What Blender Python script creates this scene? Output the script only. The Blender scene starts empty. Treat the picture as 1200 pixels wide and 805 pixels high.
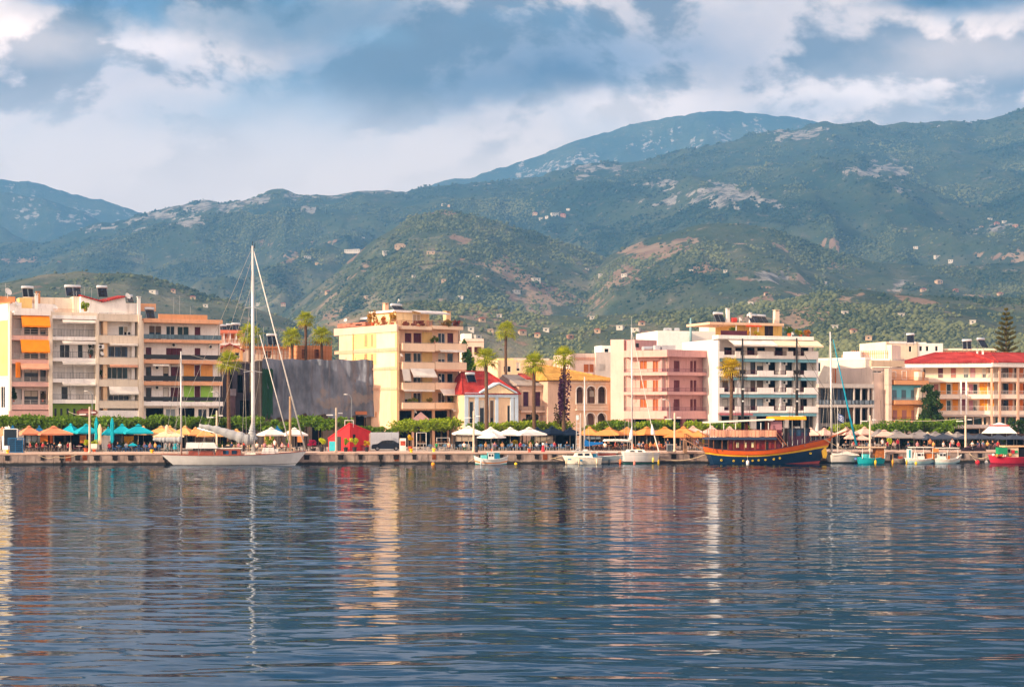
import bpy, math, random
import numpy as np
from mathutils import Vector, Matrix
random.seed(7)
rng = np.random.default_rng(11)
scene = bpy.context.scene
col = scene.collection
R = math.radians

# ------------------------------------------------------------------ camera
F, YH, CH = 2000.0, 490.0, 6.0          # focal length in photo pixels, horizon row, eye height (m)
cam_d = bpy.data.cameras.new('camera')
cam = bpy.data.objects.new('camera', cam_d)
col.objects.link(cam)
cam.location = (0, 0, CH)
cam.rotation_euler = (R(90), 0, 0)
cam_d.sensor_fit = 'HORIZONTAL'
cam_d.sensor_width = 36
cam_d.lens = F / 1200 * 36
cam_d.shift_y = (YH - 402.5) / 1200
cam_d.clip_start = 0.5
cam_d.clip_end = 40000
scene.camera = cam

# ------------------------------------------------------------------ sun and sky
SUN = Vector((-1.0, -0.54, 0.42)).normalized()
sun_el = math.asin(SUN.z)
sun_d = bpy.data.lights.new('sun', 'SUN')
sun_d.energy = 4.1
sun_d.angle = R(0.5)
sun_d.color = (1.0, 0.775, 0.54)
sun = bpy.data.objects.new('sun', sun_d)
col.objects.link(sun)
sun.rotation_euler = SUN.to_track_quat('Z', 'Y').to_euler()
sun.location = (-60, 150, 90)

world = bpy.data.worlds.new('World')
scene.world = world
world.use_nodes = True
scene.view_settings.view_transform = 'Standard'
scene.view_settings.look = 'None'
scene.view_settings.gamma = 1
scene.view_settings.use_curve_mapping = False
scene.view_settings.exposure = 0.80
cy = scene.cycles
cy.use_denoising = True
cy.max_bounces = 6
cy.diffuse_bounces = 3
cy.glossy_bounces = 3
cy.transmission_bounces = 2
cy.transparent_max_bounces = 6
cy.volume_bounces = 1
cy.caustics_reflective = False
cy.caustics_refractive = False
cy.sample_clamp_indirect = 6

class NT:
    """short hand for building a node tree"""
    def __init__(s, tree):
        s.t = tree
        s.n = tree.nodes
        s.l = tree.links
    def new(s, typ, **kw):
        n = s.n.new(typ)
        for k, v in kw.items():
            setattr(n, k, v)
        return n
    def put(s, sock, v):
        if isinstance(v, bpy.types.NodeSocket):
            s.l.new(v, sock)
        elif v is not None:
            if isinstance(v, (tuple, list)) and len(v) == 3 and sock.type == 'RGBA':
                v = (*v, 1)
            sock.default_value = v
    def math(s, op, a, b=None, c=None, clamp=False):
        n = s.new('ShaderNodeMath', operation=op, use_clamp=clamp)
        s.put(n.inputs[0], a)
        if b is not None: s.put(n.inputs[1], b)
        if c is not None: s.put(n.inputs[2], c)
        return n.outputs[0]
    def vec(s, op, a, b=None, out=0):
        n = s.new('ShaderNodeVectorMath', operation=op)
        s.put(n.inputs[0], a)
        if b is not None: s.put(n.inputs[1], b)
        return n.outputs[out]
    def mix(s, fac, a, b, blend='MIX'):
        n = s.new('ShaderNodeMix', data_type='RGBA', blend_type=blend)
        s.put(n.inputs[0], fac); s.put(n.inputs[6], a); s.put(n.inputs[7], b)
        return n.outputs[2]
    def noise(s, vec, scale, detail=3, rough=0.5, dist=0, col=False):
        n = s.new('ShaderNodeTexNoise')
        s.put(n.inputs['Vector'], vec)
        n.inputs['Scale'].default_value = scale
        n.inputs['Detail'].default_value = detail
        n.inputs['Roughness'].default_value = rough
        n.inputs['Distortion'].default_value = dist
        return n.outputs[1] if col else n.outputs[0]
    def rng(s, v, a, b, c=0.0, d=1.0, smooth=True):
        n = s.new('ShaderNodeMapRange', interpolation_type='SMOOTHSTEP' if smooth else 'LINEAR')
        s.put(n.inputs[0], v)
        for i, q in enumerate((a, b, c, d)):
            n.inputs[1 + i].default_value = q
        return n.outputs[0]

def build_world():
    w = NT(world.node_tree)
    bg = w.n['Background']
    sky = w.new('ShaderNodeTexSky', sky_type='NISHITA')
    sky.sun_disc = False
    sky.sun_elevation = sun_el
    sky.sun_rotation = math.atan2(SUN.x, SUN.y)
    sky.air_density = 1.0
    sky.dust_density = 1.5
    d = w.new('ShaderNodeTexCoord').outputs['Generated']
    sep = w.new('ShaderNodeSeparateXYZ'); w.put(sep.inputs[0], d)
    el = sep.outputs[2]
    st = w.vec('MULTIPLY', d, (7.0, 7.0, 11.0))
    big = w.noise(st, 0.95, 7, 0.52, 0.4)
    fine = w.noise(w.vec('ADD', st, (7.3, 2.1, 4.4)), 1.55, 8, 0.56, 0.25)
    def blob(px, py, sx, sy):
        c = Vector(((px - 600) / F, 1, (YH - py) / F)).normalized()
        o = w.vec('MULTIPLY', w.vec('SUBTRACT', d, tuple(c)), (F / sx, F / sx, F / sy))
        wob = w.vec('ADD', o, w.vec('MULTIPLY', w.vec('SUBTRACT', w.noise(st, 2.2, 4, 0.6, 0, True), (0.5, 0.5, 0.5)), (1.5, 1.5, 1.5)))
        return w.rng(w.vec('LENGTH', wob, out=1), 0.15, 1.25, 1.0, 0.0)
    # colours of the cloud deck, in the same units as the sky texture
    K = SKYK
    def c3(r, g, b): return (r * K * 1.18, g * K * 1.0, b * K * 0.85)
    # clear sky: pale near the horizon, clean blue in the gaps
    clear = w.mix(w.rng(el, 0.10, 0.24), c3(0.52, 0.62, 0.74), c3(0.09, 0.27, 0.52))
    # billows: the same noise looked up a little towards the sun gives lit and shaded sides
    sh = w.noise(w.vec('ADD', st, (7.3 - 0.14, 2.1, 4.4 + 0.20)), 1.55, 8, 0.56, 0.25)
    relief = w.math('ADD', 0.5, w.math('MULTIPLY', w.math('SUBTRACT', fine, sh), 5.5))
    tone = w.math('ADD', w.math('MULTIPLY', fine, 0.55), w.math('MULTIPLY', relief, 0.45))
    cloud = w.mix(w.rng(tone, 0.32, 0.68), c3(0.17, 0.19, 0.25), c3(1.05, 0.93, 0.88))
    cover = w.rng(big, 0.34, 0.50)
    s = w.mix(cover, clear, cloud)
    def over(s, f, c, k, amt=0.45):
        v = w.math('MULTIPLY', f, k)
        lit = w.mix(w.rng(tone, 0.34, 0.66), tuple(x * (1 - amt) for x in c), tuple(x * (1 + amt) for x in c))
        return w.mix(v, s, lit)
    s = over(s, blob(330, 22, 260, 44), c3(0.07, 0.11, 0.17), 0.85)
    s = over(s, blob(560, 78, 330, 70), c3(0.15, 0.16, 0.22), 0.9)
    s = over(s, blob(850, 45, 190, 66), c3(0.34, 0.33, 0.39), 0.75)
    s = over(s, blob(655, 92, 95, 28), c3(0.0, 0.02, 0.10), 1.0, 0.0)
    s = over(s, blob(540, 108, 90, 22), c3(0.04, 0.07, 0.14), 0.8)
    s = over(s, blob(740, 66, 130, 24), c3(0.19, 0.22, 0.32), 0.7)
    s = over(s, blob(1130, 0, 120, 18), c3(0.0, 0.04, 0.12), 0.97)
    s = over(s, blob(100, 0, 70, 12), c3(0.03, 0.12, 0.28), 0.9)
    s = over(s, blob(235, 132, 130, 24), c3(0.17, 0.34, 0.52), 0.7, 0.1)
    s = over(s, blob(300, 100, 60, 18), c3(0.18, 0.33, 0.50), 0.5, 0.1)
    s = over(s, blob(440, 45, 60, 16), c3(0.20, 0.36, 0.54), 0.5, 0.2)
    s = over(s, blob(90, 100, 170, 46), c3(0.60, 0.54, 0.56), 0.8)
    s = over(s, blob(40, 45, 130, 32), c3(1.25, 1.08, 1.00), 0.9, 0.35)
    s = over(s, blob(170, 60, 70, 26), c3(0.95, 0.85, 0.84), 0.7, 0.4)
    s = over(s, blob(1130, 70, 130, 38), c3(1.22, 1.06, 1.00), 0.9, 0.35)
    s = over(s, blob(1000, 108, 110, 32), c3(1.0, 0.92, 0.92), 0.7, 0.35)
    s = over(s, blob(740, 128, 150, 30), c3(1.1, 0.98, 0.95), 0.9, 0.25)
    s = over(s, blob(930, 128, 90, 16), c3(0.42, 0.44, 0.53), 0.6, 0.3)
    # bright haze low over the hills
    low = w.rng(w.math('ADD', el, w.math('MULTIPLY', w.math('SUBTRACT', big, 0.5), 0.07)), 0.135, 0.195, 1.0, 0.0)
    s = w.mix(w.math('MULTIPLY', low, 0.92), s, c3(1.10, 0.98, 0.92))
    # the half of the sky behind the viewer and overhead: unseen cloud brightened to fill the shaded fronts
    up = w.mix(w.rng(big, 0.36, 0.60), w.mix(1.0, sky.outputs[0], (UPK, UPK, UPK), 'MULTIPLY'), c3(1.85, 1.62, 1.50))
    # unseen dark blue-grey cloud added above the hills to darken the water's reflections
    up = w.mix(w.math('MULTIPLY', w.rng(sep.outputs[1], 0.0, 0.5), w.rng(el, 0.55, 0.85, 1.0, 0.0)), up, w.mix(w.rng(fine, 0.35, 0.65), c3(0.004, 0.04, 0.11), c3(0.02, 0.09, 0.19)))
    front = w.math('MULTIPLY', w.rng(sep.outputs[1], 0.35, 0.75), w.rng(el, 0.235, 0.32, 1.0, 0.0))
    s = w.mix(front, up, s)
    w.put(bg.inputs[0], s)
    bg.inputs[1].default_value = 0.10
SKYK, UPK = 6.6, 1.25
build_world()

# ------------------------------------------------------------------ pixel helpers (photo pixel + distance -> point)
def PX(px, Y): return (px - 600) / F * Y
def PZ(py, Y): return CH + (YH - py) / F * Y
GZ = 1.5                                   # height of the quay and the town above the water
def quayY(x): return 225.3 + 0.111 * x     # the quay edge
def qy(px, off=0.0):
    """distance of the point `off` metres behind the quay edge on the line of sight px"""
    k = (px - 600) / F
    return (225.3 + off) / (1 - 0.111 * k)
QROT = math.atan(0.111)

# ------------------------------------------------------------------ materials
def lin(h):
    if isinstance(h, str):
        v = [int(h[i:i + 2], 16) / 255 for i in (0, 2, 4)]
        return tuple(((c + 0.055) / 1.055) ** 2.4 if c > 0.04045 else c / 12.92 for c in v)
    return h
MATS = {}
def M(h, rough=0.8, var=0.12, scale=0.8, dirt=0.0, metal=0.0, spec=0.3, fine=0.0):
    """procedural paint, plaster, cloth ...: base colour, blotches, optional rain streaks, fine grain"""
    key = (h, rough, var, scale, dirt, metal, spec, fine)
    if key in MATS: return MATS[key]
    m = bpy.data.materials.new('surface_%03d' % len(MATS))
    m.use_nodes = True
    t = NT(m.node_tree)
    b = t.n['Principled BSDF']
    c = lin(h)
    co = t.new('ShaderNodeTexCoord').outputs['Object']
    n = t.noise(co, scale, 5, 0.6)
    lo = tuple(x * (1 - var) for x in c); hi = tuple(min(1, x * (1 + var)) for x in c)
    out = t.mix(t.rng(n, 0.3, 0.7), lo, hi)
    if fine:
        f = t.noise(co, scale * 14, 3, 0.6)
        out = t.mix(t.rng(f, 0.3, 0.7), t.mix(1.0, out, (1 - fine,) * 3, 'MULTIPLY'), out)
    if dirt:
        s = t.noise(t.vec('MULTIPLY', co, (2.6, 2.6, 0.35)), 1.0, 5, 0.65)
        s = t.math('MULTIPLY', t.rng(s, 0.47, 0.78), dirt * 0.6)
        out = t.mix(s, out, tuple(x * k for x, k in zip(c, (0.42, 0.38, 0.36))))
    t.put(b.inputs['Base Color'], out)
    t.put(b.inputs['Roughness'], rough)
    t.put(b.inputs['Metallic'], metal)
    t.put(b.inputs['Specular IOR Level'], spec)
    MATS[key] = m
    return m
def wallm(h, dirt=0.7): return M(h, 0.88, 0.07, 0.35, dirt, 0, 0.2, 0.06)
def cloth(h): return M(h, 0.9, 0.10, 0.9, 0.0, 0, 0.15, 0.05)
def paint(h, rough=0.4): return M(h, rough, 0.08, 0.8, 0.15, 0, 0.45)
def glassm(h, rough=0.08):
    key = ('glass', h, rough)
    if key in MATS: return MATS[key]
    m = bpy.data.materials.new('window_glass_%03d' % len(MATS))
    m.use_nodes = True
    t = NT(m.node_tree)
    b = t.n['Principled BSDF']
    rnd = t.new('ShaderNodeObjectInfo').outputs['Random']
    co = t.new('ShaderNodeTexCoord').outputs['Object']
    x = t.noise(t.vec('MULTIPLY', co, (3.0, 3.0, 0.15)), 1.0, 2, 0.5)
    c = lin(h)
    dark = tuple(v * 0.25 for v in c)
    t.put(b.inputs['Base Color'], t.mix(t.math('MULTIPLY', rnd, t.rng(x, 0.4, 0.6)), dark, tuple(v * 1.3 for v in c)))
    t.put(b.inputs['Roughness'], rough)
    t.put(b.inputs['Specular IOR Level'], 0.22)
    MATS[key] = m
    return m
def leafm(h, var=0.45, key2=0):
    key = ('leaf', h, var, key2)
    if key in MATS: return MATS[key]
    m = bpy.data.materials.new('leaves_%03d' % len(MATS))
    m.use_nodes = True
    t = NT(m.node_tree)
    b = t.n['Principled BSDF']
    c = lin(h)
    co = t.new('ShaderNodeTexCoord').outputs['Object']
    n = t.noise(co, 1.1, 4, 0.7)
    f = t.noise(co, 7.0, 2, 0.6)
    k = t.math('ADD', t.math('MULTIPLY', n, 0.6), t.math('MULTIPLY', f, 0.4))
    a = (c[0] * (1 - var), c[1] * (1 - var * 0.8), c[2] * (1 - var)); z = (c[0] * (1 + var * 1.1), c[1] * (1 + var * 0.8), c[2] * (1 + var * 0.3))
    t.put(b.inputs['Base Color'], t.mix(t.rng(k, 0.35, 0.65), a, z))
    t.put(b.inputs['Roughness'], 0.6)
    t.put(b.inputs['Specular IOR Level'], 0.25)
    tr = t.new('ShaderNodeBsdfTranslucent')
    t.put(tr.inputs[0], (c[0] * 1.5, c[1] * 1.6, c[2] * 0.8))
    mx = t.new('ShaderNodeMixShader'); mx.inputs[0].default_value = 0.28
    t.l.new(b.outputs[0], mx.inputs[1]); t.l.new(tr.outputs[0], mx.inputs[2])
    t.l.new(mx.outputs[0], t.n['Material Output'].inputs[0])
    MATS[key] = m
    return m

# ------------------------------------------------------------------ mesh building
class MB:
    def __init__(s):
        s.v = []; s.f = []; s.mi = []
    def add(s, vs, fs, m=0):
        o = len(s.v)
        s.v += [tuple(v) for v in vs]
        for f in fs:
            s.f.append(tuple(i + o for i in f)); s.mi.append(m)
    def box(s, x0, x1, y0, y1, z0, z1, m=0):
        s.add([(x0, y0, z0), (x1, y0, z0), (x1, y1, z0), (x0, y1, z0), (x0, y0, z1), (x1, y0, z1), (x1, y1, z1), (x0, y1, z1)],
              [(0, 3, 2, 1), (4, 5, 6, 7), (0, 1, 5, 4), (1, 2, 6, 5), (2, 3, 7, 6), (3, 0, 4, 7)], m)
    def poly(s, pts, m=0): s.add(pts, [tuple(range(len(pts)))], m)
    def hexa(s, p, m=0):
        """eight corners: four below (ccw from above), four above"""
        s.add(p, [(0, 3, 2, 1), (4, 5, 6, 7), (0, 1, 5, 4), (1, 2, 6, 5), (2, 3, 7, 6), (3, 0, 4, 7)], m)
    def bar(s, a, b, w, m=0, h=None):
        """square bar from a to b"""
        s.tube([a, b], [w * 0.5 * 1.2, w * 0.5 * 1.2], 4, m)
    def tube(s, pts, rad, n=8, m=0, cap=True):
        pts = [Vector(p) for p in pts]
        if not isinstance(rad, (list, tuple)): rad = [rad] * len(pts)
        o = len(s.v)
        up = None
        for i, p in enumerate(pts):
            t = (pts[min(i + 1, len(pts) - 1)] - pts[max(i - 1, 0)])
            t = t.normalized() if t.length > 1e-9 else Vector((0, 0, 1))
            if up is None:
                up = Vector((0, 0, 1)) if abs(t.z) < 0.9 else Vector((1, 0, 0))
            a = t.cross(up)
            if a.length < 1e-6: a = t.orthogonal()
            a.normalize(); b = t.cross(a); b.normalize(); up = -b if False else up
            for k in range(n):
                q = 2 * math.pi * (k + 0.5) / n
                s.v.append(tuple(p + (a * math.cos(q) + b * math.sin(q)) * rad[i]))
        for i in range(len(pts) - 1):
            for k in range(n):
                k2 = (k + 1) % n
                s.f.append((o + i * n + k, o + i * n + k2, o + (i + 1) * n + k2, o + (i + 1) * n + k)); s.mi.append(m)
        if cap:
            s.f.append(tuple(o + k for k in reversed(range(n)))); s.mi.append(m)
            e = o + (len(pts) - 1) * n
            s.f.append(tuple(e + k for k in range(n))); s.mi.append(m)
    def lathe(s, prof, n=12, c=(0, 0, 0), m=0):
        s.tube([(c[0], c[1], c[2] + z) for r, z in prof], [max(r, 0.001) for r, z in prof], n, m)
    def ball(s, c, r, m=0, n=8, sq=(1, 1, 1)):
        rows = max(3, n // 2)
        vs = [(c[0], c[1], c[2] - r * sq[2])]
        for i in range(1, rows):
            a = math.pi * i / rows
            for k in range(n):
                q = 2 * math.pi * k / n
                vs.append((c[0] + r * sq[0] * math.sin(a) * math.cos(q), c[1] + r * sq[1] * math.sin(a) * math.sin(q), c[2] - r * sq[2] * math.cos(a)))
        vs.append((c[0], c[1], c[2] + r * sq[2]))
        fs = []
        for k in range(n): fs.append((0, 1 + (k + 1) % n, 1 + k))
        for i in range(rows - 2):
            for k in range(n):
                a, b2 = 1 + i * n + k, 1 + i * n + (k + 1) % n
                fs.append((a, b2, b2 + n, a + n))
        t = len(vs) - 1
        for k in range(n): fs.append((1 + (rows - 2) * n + k, 1 + (rows - 2) * n + (k + 1) % n, t))
        s.add(vs, fs, m)
    def leaf(s, c, size, m=0, rnd=random, flat=0.0):
        """one leaf-sized diamond turned at random"""
        a = Vector((rnd.uniform(-1, 1), rnd.uniform(-1, 1), rnd.uniform(-1, 1) * (1 - flat)))
        if a.length < 0.05: a = Vector((1, 0, 0))
        a.normalize()
        b = a.orthogonal().normalized()
        b = (b * math.cos(q := rnd.uniform(0, 6.3)) + a.cross(b) * math.sin(q))
        c = Vector(c)
        s.add([c - a * size, c - b * size * 0.55, c + a * size, c + b * size * 0.55], [(0, 1, 2, 3)], m)
    def mesh(s, name, mats):
        me = bpy.data.meshes.new(name)
        me.from_pydata(s.v, [], s.f)
        if not isinstance(mats, (list, tuple)): mats = [mats]
        for m in mats: me.materials.append(m)
        if len(mats) > 1: me.polygons.foreach_set('material_index', s.mi)
        return me
    def build(s, name, mats, parent=None, smooth=False):
        me = s.mesh(name, mats)
        if smooth: me.polygons.foreach_set('use_smooth', [True] * len(me.polygons))
        me.update()
        o = bpy.data.objects.new(name, me)
        col.objects.link(o)
        if parent is not None: o.parent = parent
        return o

def tag(o, label=None, cat=None, group=None, kind=None):
    if label: o['label'] = label
    if cat: o['category'] = cat
    if group: o['group'] = group
    if kind: o['kind'] = kind
    return o
def empty(name, loc=(0, 0, 0), rz=0.0, label=None, cat=None, group=None):
    o = bpy.data.objects.new(name, None)
    o.empty_display_size = 0.3
    col.objects.link(o)
    o.location = loc
    o.rotation_euler = (0, 0, rz)
    return tag(o, label, cat, group)
KIDS = {}
def kids(o): return [c for c in bpy.data.objects if c.parent == o]
def dup(o, loc=None, rz=None, label=None, group=None, scale=None, tree=None):
    """copy of a thing with copies of its parts and sub-parts (mesh data shared)"""
    if o.name not in KIDS: KIDS[o.name] = [(k, kids(k)) for k in kids(o)]
    r = o.copy(); col.objects.link(r)
    if loc is not None: r.location = loc
    if rz is not None: r.rotation_euler = (0, 0, rz)
    if scale is not None: r.scale = scale if isinstance(scale, (tuple, list)) else (scale,) * 3
    if label: r['label'] = label
    if group: r['group'] = group
    for k, sub in KIDS[o.name]:
        c = k.copy(); col.objects.link(c); c.parent = r
        for g in sub:
            e = g.copy(); col.objects.link(e); e.parent = c
    return r
ORD = ('first second third fourth fifth sixth seventh eighth ninth tenth eleventh twelfth thirteenth fourteenth fifteenth sixteenth seventeenth '
       'eighteenth nineteenth twentieth').split()
def nth(i):
    if i < 20: return ORD[i]
    t = ('twenty', 'thirty', 'forty', 'fifty', 'sixty', 'seventy', 'eighty', 'ninety')[(i + 1) // 10 - 2]
    u = (i + 1) % 10
    if u == 0: return t[:-1] + 'ieth'
    return t + '-' + ORD[u - 1]
# ------------------------------------------------------------------ terrain
def hash2(ix, iy, seed):
    h = (ix.astype(np.int64) * 374761393 + iy.astype(np.int64) * 668265263 + seed * 1442695041) & 0xFFFFFFFF
    h = ((h ^ (h >> 13)) * 1274126177) & 0xFFFFFFFF
    return ((h ^ (h >> 16)) & 0xFFFFFF) / float(0xFFFFFF)
def vnoise(x, y, seed=0):
    ix, iy = np.floor(x), np.floor(y)
    fx, fy = x - ix, y - iy
    u, v = fx * fx * fx * (fx * (fx * 6 - 15) + 10), fy * fy * fy * (fy * (fy * 6 - 15) + 10)
    a, b = hash2(ix, iy, seed), hash2(ix + 1, iy, seed)
    c, d = hash2(ix, iy + 1, seed), hash2(ix + 1, iy + 1, seed)
    return (a + (b - a) * u) * (1 - v) + (c + (d - c) * u) * v
def fbm(x, y, oct=5, seed=0, rough=0.5):
    s, a, n = 0, 1.0, 0.0
    for o in range(oct):
        s = s + a * vnoise(x * 2 ** o + 17.3 * o, y * 2 ** o - 9.1 * o, seed + o); n += a; a *= rough
    return s / n
def ridged(x, y, oct=4, seed=0):
    s, a, n = 0, 1.0, 0.0
    for o in range(oct):
        s = s + a * (1 - np.abs(2 * vnoise(x * 2 ** o + 5.7 * o, y * 2 ** o + 3.3 * o, seed + o) - 1)); n += a; a *= 0.5
    return s / n
# each ridge: skyline (px, py), distance of its crest, how far its slope reaches towards us, gully strength
RIDGES = [
    ([-700, -300, -80, 0, 35, 60, 100, 128, 150, 168, 230, 330, 420], [236, 205, 203, 207, 211, 219, 229, 235, 242, 249, 275, 330, 480], 7000, 2000, 0.55),
    ([-700, -200, 0, 30, 62, 95, 118, 140, 180, 260], [300, 240, 222, 228, 232, 243, 255, 268, 300, 470], 6300, 1300, 0.6),
    ([-400, -60, 0, 18, 34, 80, 150], [330, 268, 265, 272, 280, 300, 470], 5400, 900, 0.3),
    ([330, 440, 480, 520, 560, 610, 650, 690, 740, 790, 830, 880, 920, 970, 1040, 1120, 1300], [470, 240, 221, 210, 201, 186, 172, 158, 143, 133, 128, 128, 132, 142, 160, 180, 260], 7300, 2300, 1.6),
    ([-800, -300, 0, 50, 90, 120, 160, 200, 225, 243, 270, 300, 322, 333, 345, 365, 390, 425, 480, 520, 560, 600, 645, 680, 700, 730, 780, 840, 890, 930, 970, 1010, 1050, 1090, 1115, 1140, 1170, 1200, 1400, 1800, 2200],
     [330, 300, 285, 282, 271, 262, 253, 244, 239, 236, 235, 230, 224, 222, 227, 230, 226, 222, 223, 217, 213, 210, 201, 192, 191, 190, 180, 168, 157, 150, 143, 142, 144, 142, 139, 144, 138, 130, 100, 120, 200], 4700, 3000, 1.0),
    ([560, 640, 700, 760, 800, 850, 900, 960, 1015, 1035, 1060, 1100, 1150, 1260], [420, 300, 268, 245, 232, 222, 216, 205, 194, 193, 202, 225, 262, 380], 3900, 1500, 0.7),
    ([250, 330, 390, 440, 485, 520, 560, 600, 640, 680, 720, 770, 830, 900], [470, 370, 320, 280, 251, 243, 250, 262, 276, 290, 306, 330, 380, 470], 2700, 1400, 0.8),
    ([620, 680, 720, 770, 820, 870, 900, 940, 990, 1050, 1120, 1200, 1300, 1700], [430, 330, 296, 276, 264, 262, 266, 282, 300, 308, 312, 306, 290, 330], 2500, 1300, 0.9),
    ([-700, -200, -40, 0, 45, 90, 150, 190, 230, 280, 340, 420, 520], [380, 345, 335, 330, 322, 318, 320, 330, 341, 356, 376, 410, 470], 1700, 900, 0.7),
    ([300, 380, 430, 480, 520, 560, 620, 690, 740, 830, 900, 960, 1010, 1080, 1160, 1240, 1400, 1700], [440, 380, 362, 352, 350, 356, 368, 372, 365, 360, 352, 345, 342, 348, 352, 350, 348, 380], 1550, 800, 1.1),
]
def hill_height(px, Y):
    X = (px - 600) / F * Y
    z = np.maximum(0.0, (Y - 500)) * 0.012 + 0.6
    warp = fbm(X / 420, Y / 420, 3, 3) * 160
    g = ridged((X + warp) / 620, (Y + warp) / 900, 4, 21)
    g2 = ridged((X - warp) / 210, (Y + warp) / 300, 4, 44)
    f = fbm(X / 60, Y / 60, 4, 61)
    for k, (pxs, pys, Yc, W, gul) in enumerate(RIDGES):
        H = CH + (YH - np.interp(px, pxs, pys)) / F * Yc
        t = np.clip((Y - (Yc - W)) / W, 0, 1)
        sh = np.where(Y < Yc, t ** 1.12, np.maximum(0, 1 - (Y - Yc) / (W * 0.9)))
        mid = t * (1 - t) * 4 * (Y < Yc)
        zz = H * sh + gul * (mid * (np.minimum(H, 400) * 0.20 * (g - 0.72) * 2.2 + np.minimum(H, 300) * 0.13 * (g2 - 0.7) * 2.0) )
        zz = zz + sh ** 2 * (f - 0.5) * min(26, Yc / 190)
        z = np.maximum(z, zz)
    return z
P_ = np.concatenate([np.arange(-700, -60, 22), np.arange(-60, 1260, 2.6), np.arange(1262, 1900, 22)])
Y_ = 500 * (8000 / 500) ** (np.linspace(0, 1, 380))
PG, YG = np.meshgrid(P_, Y_)
ZG = hill_height(PG, YG)
ELEV = (ZG - CH) / YG                               # tangent of the elevation of every grid point
def ground_at(px, py):
    """where the line of sight through a pixel meets the hills"""
    k = int(np.argmin(np.abs(P_ - px)))
    e = (YH - py) / F
    hit = np.nonzero(ELEV[:, k] >= e)[0]
    j = int(hit[0]) if len(hit) else int(np.argmax(ELEV[:, k]))
    Y = Y_[j]
    return Vector(((px - 600) / F * Y, Y, float(ZG[j, k])))

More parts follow.
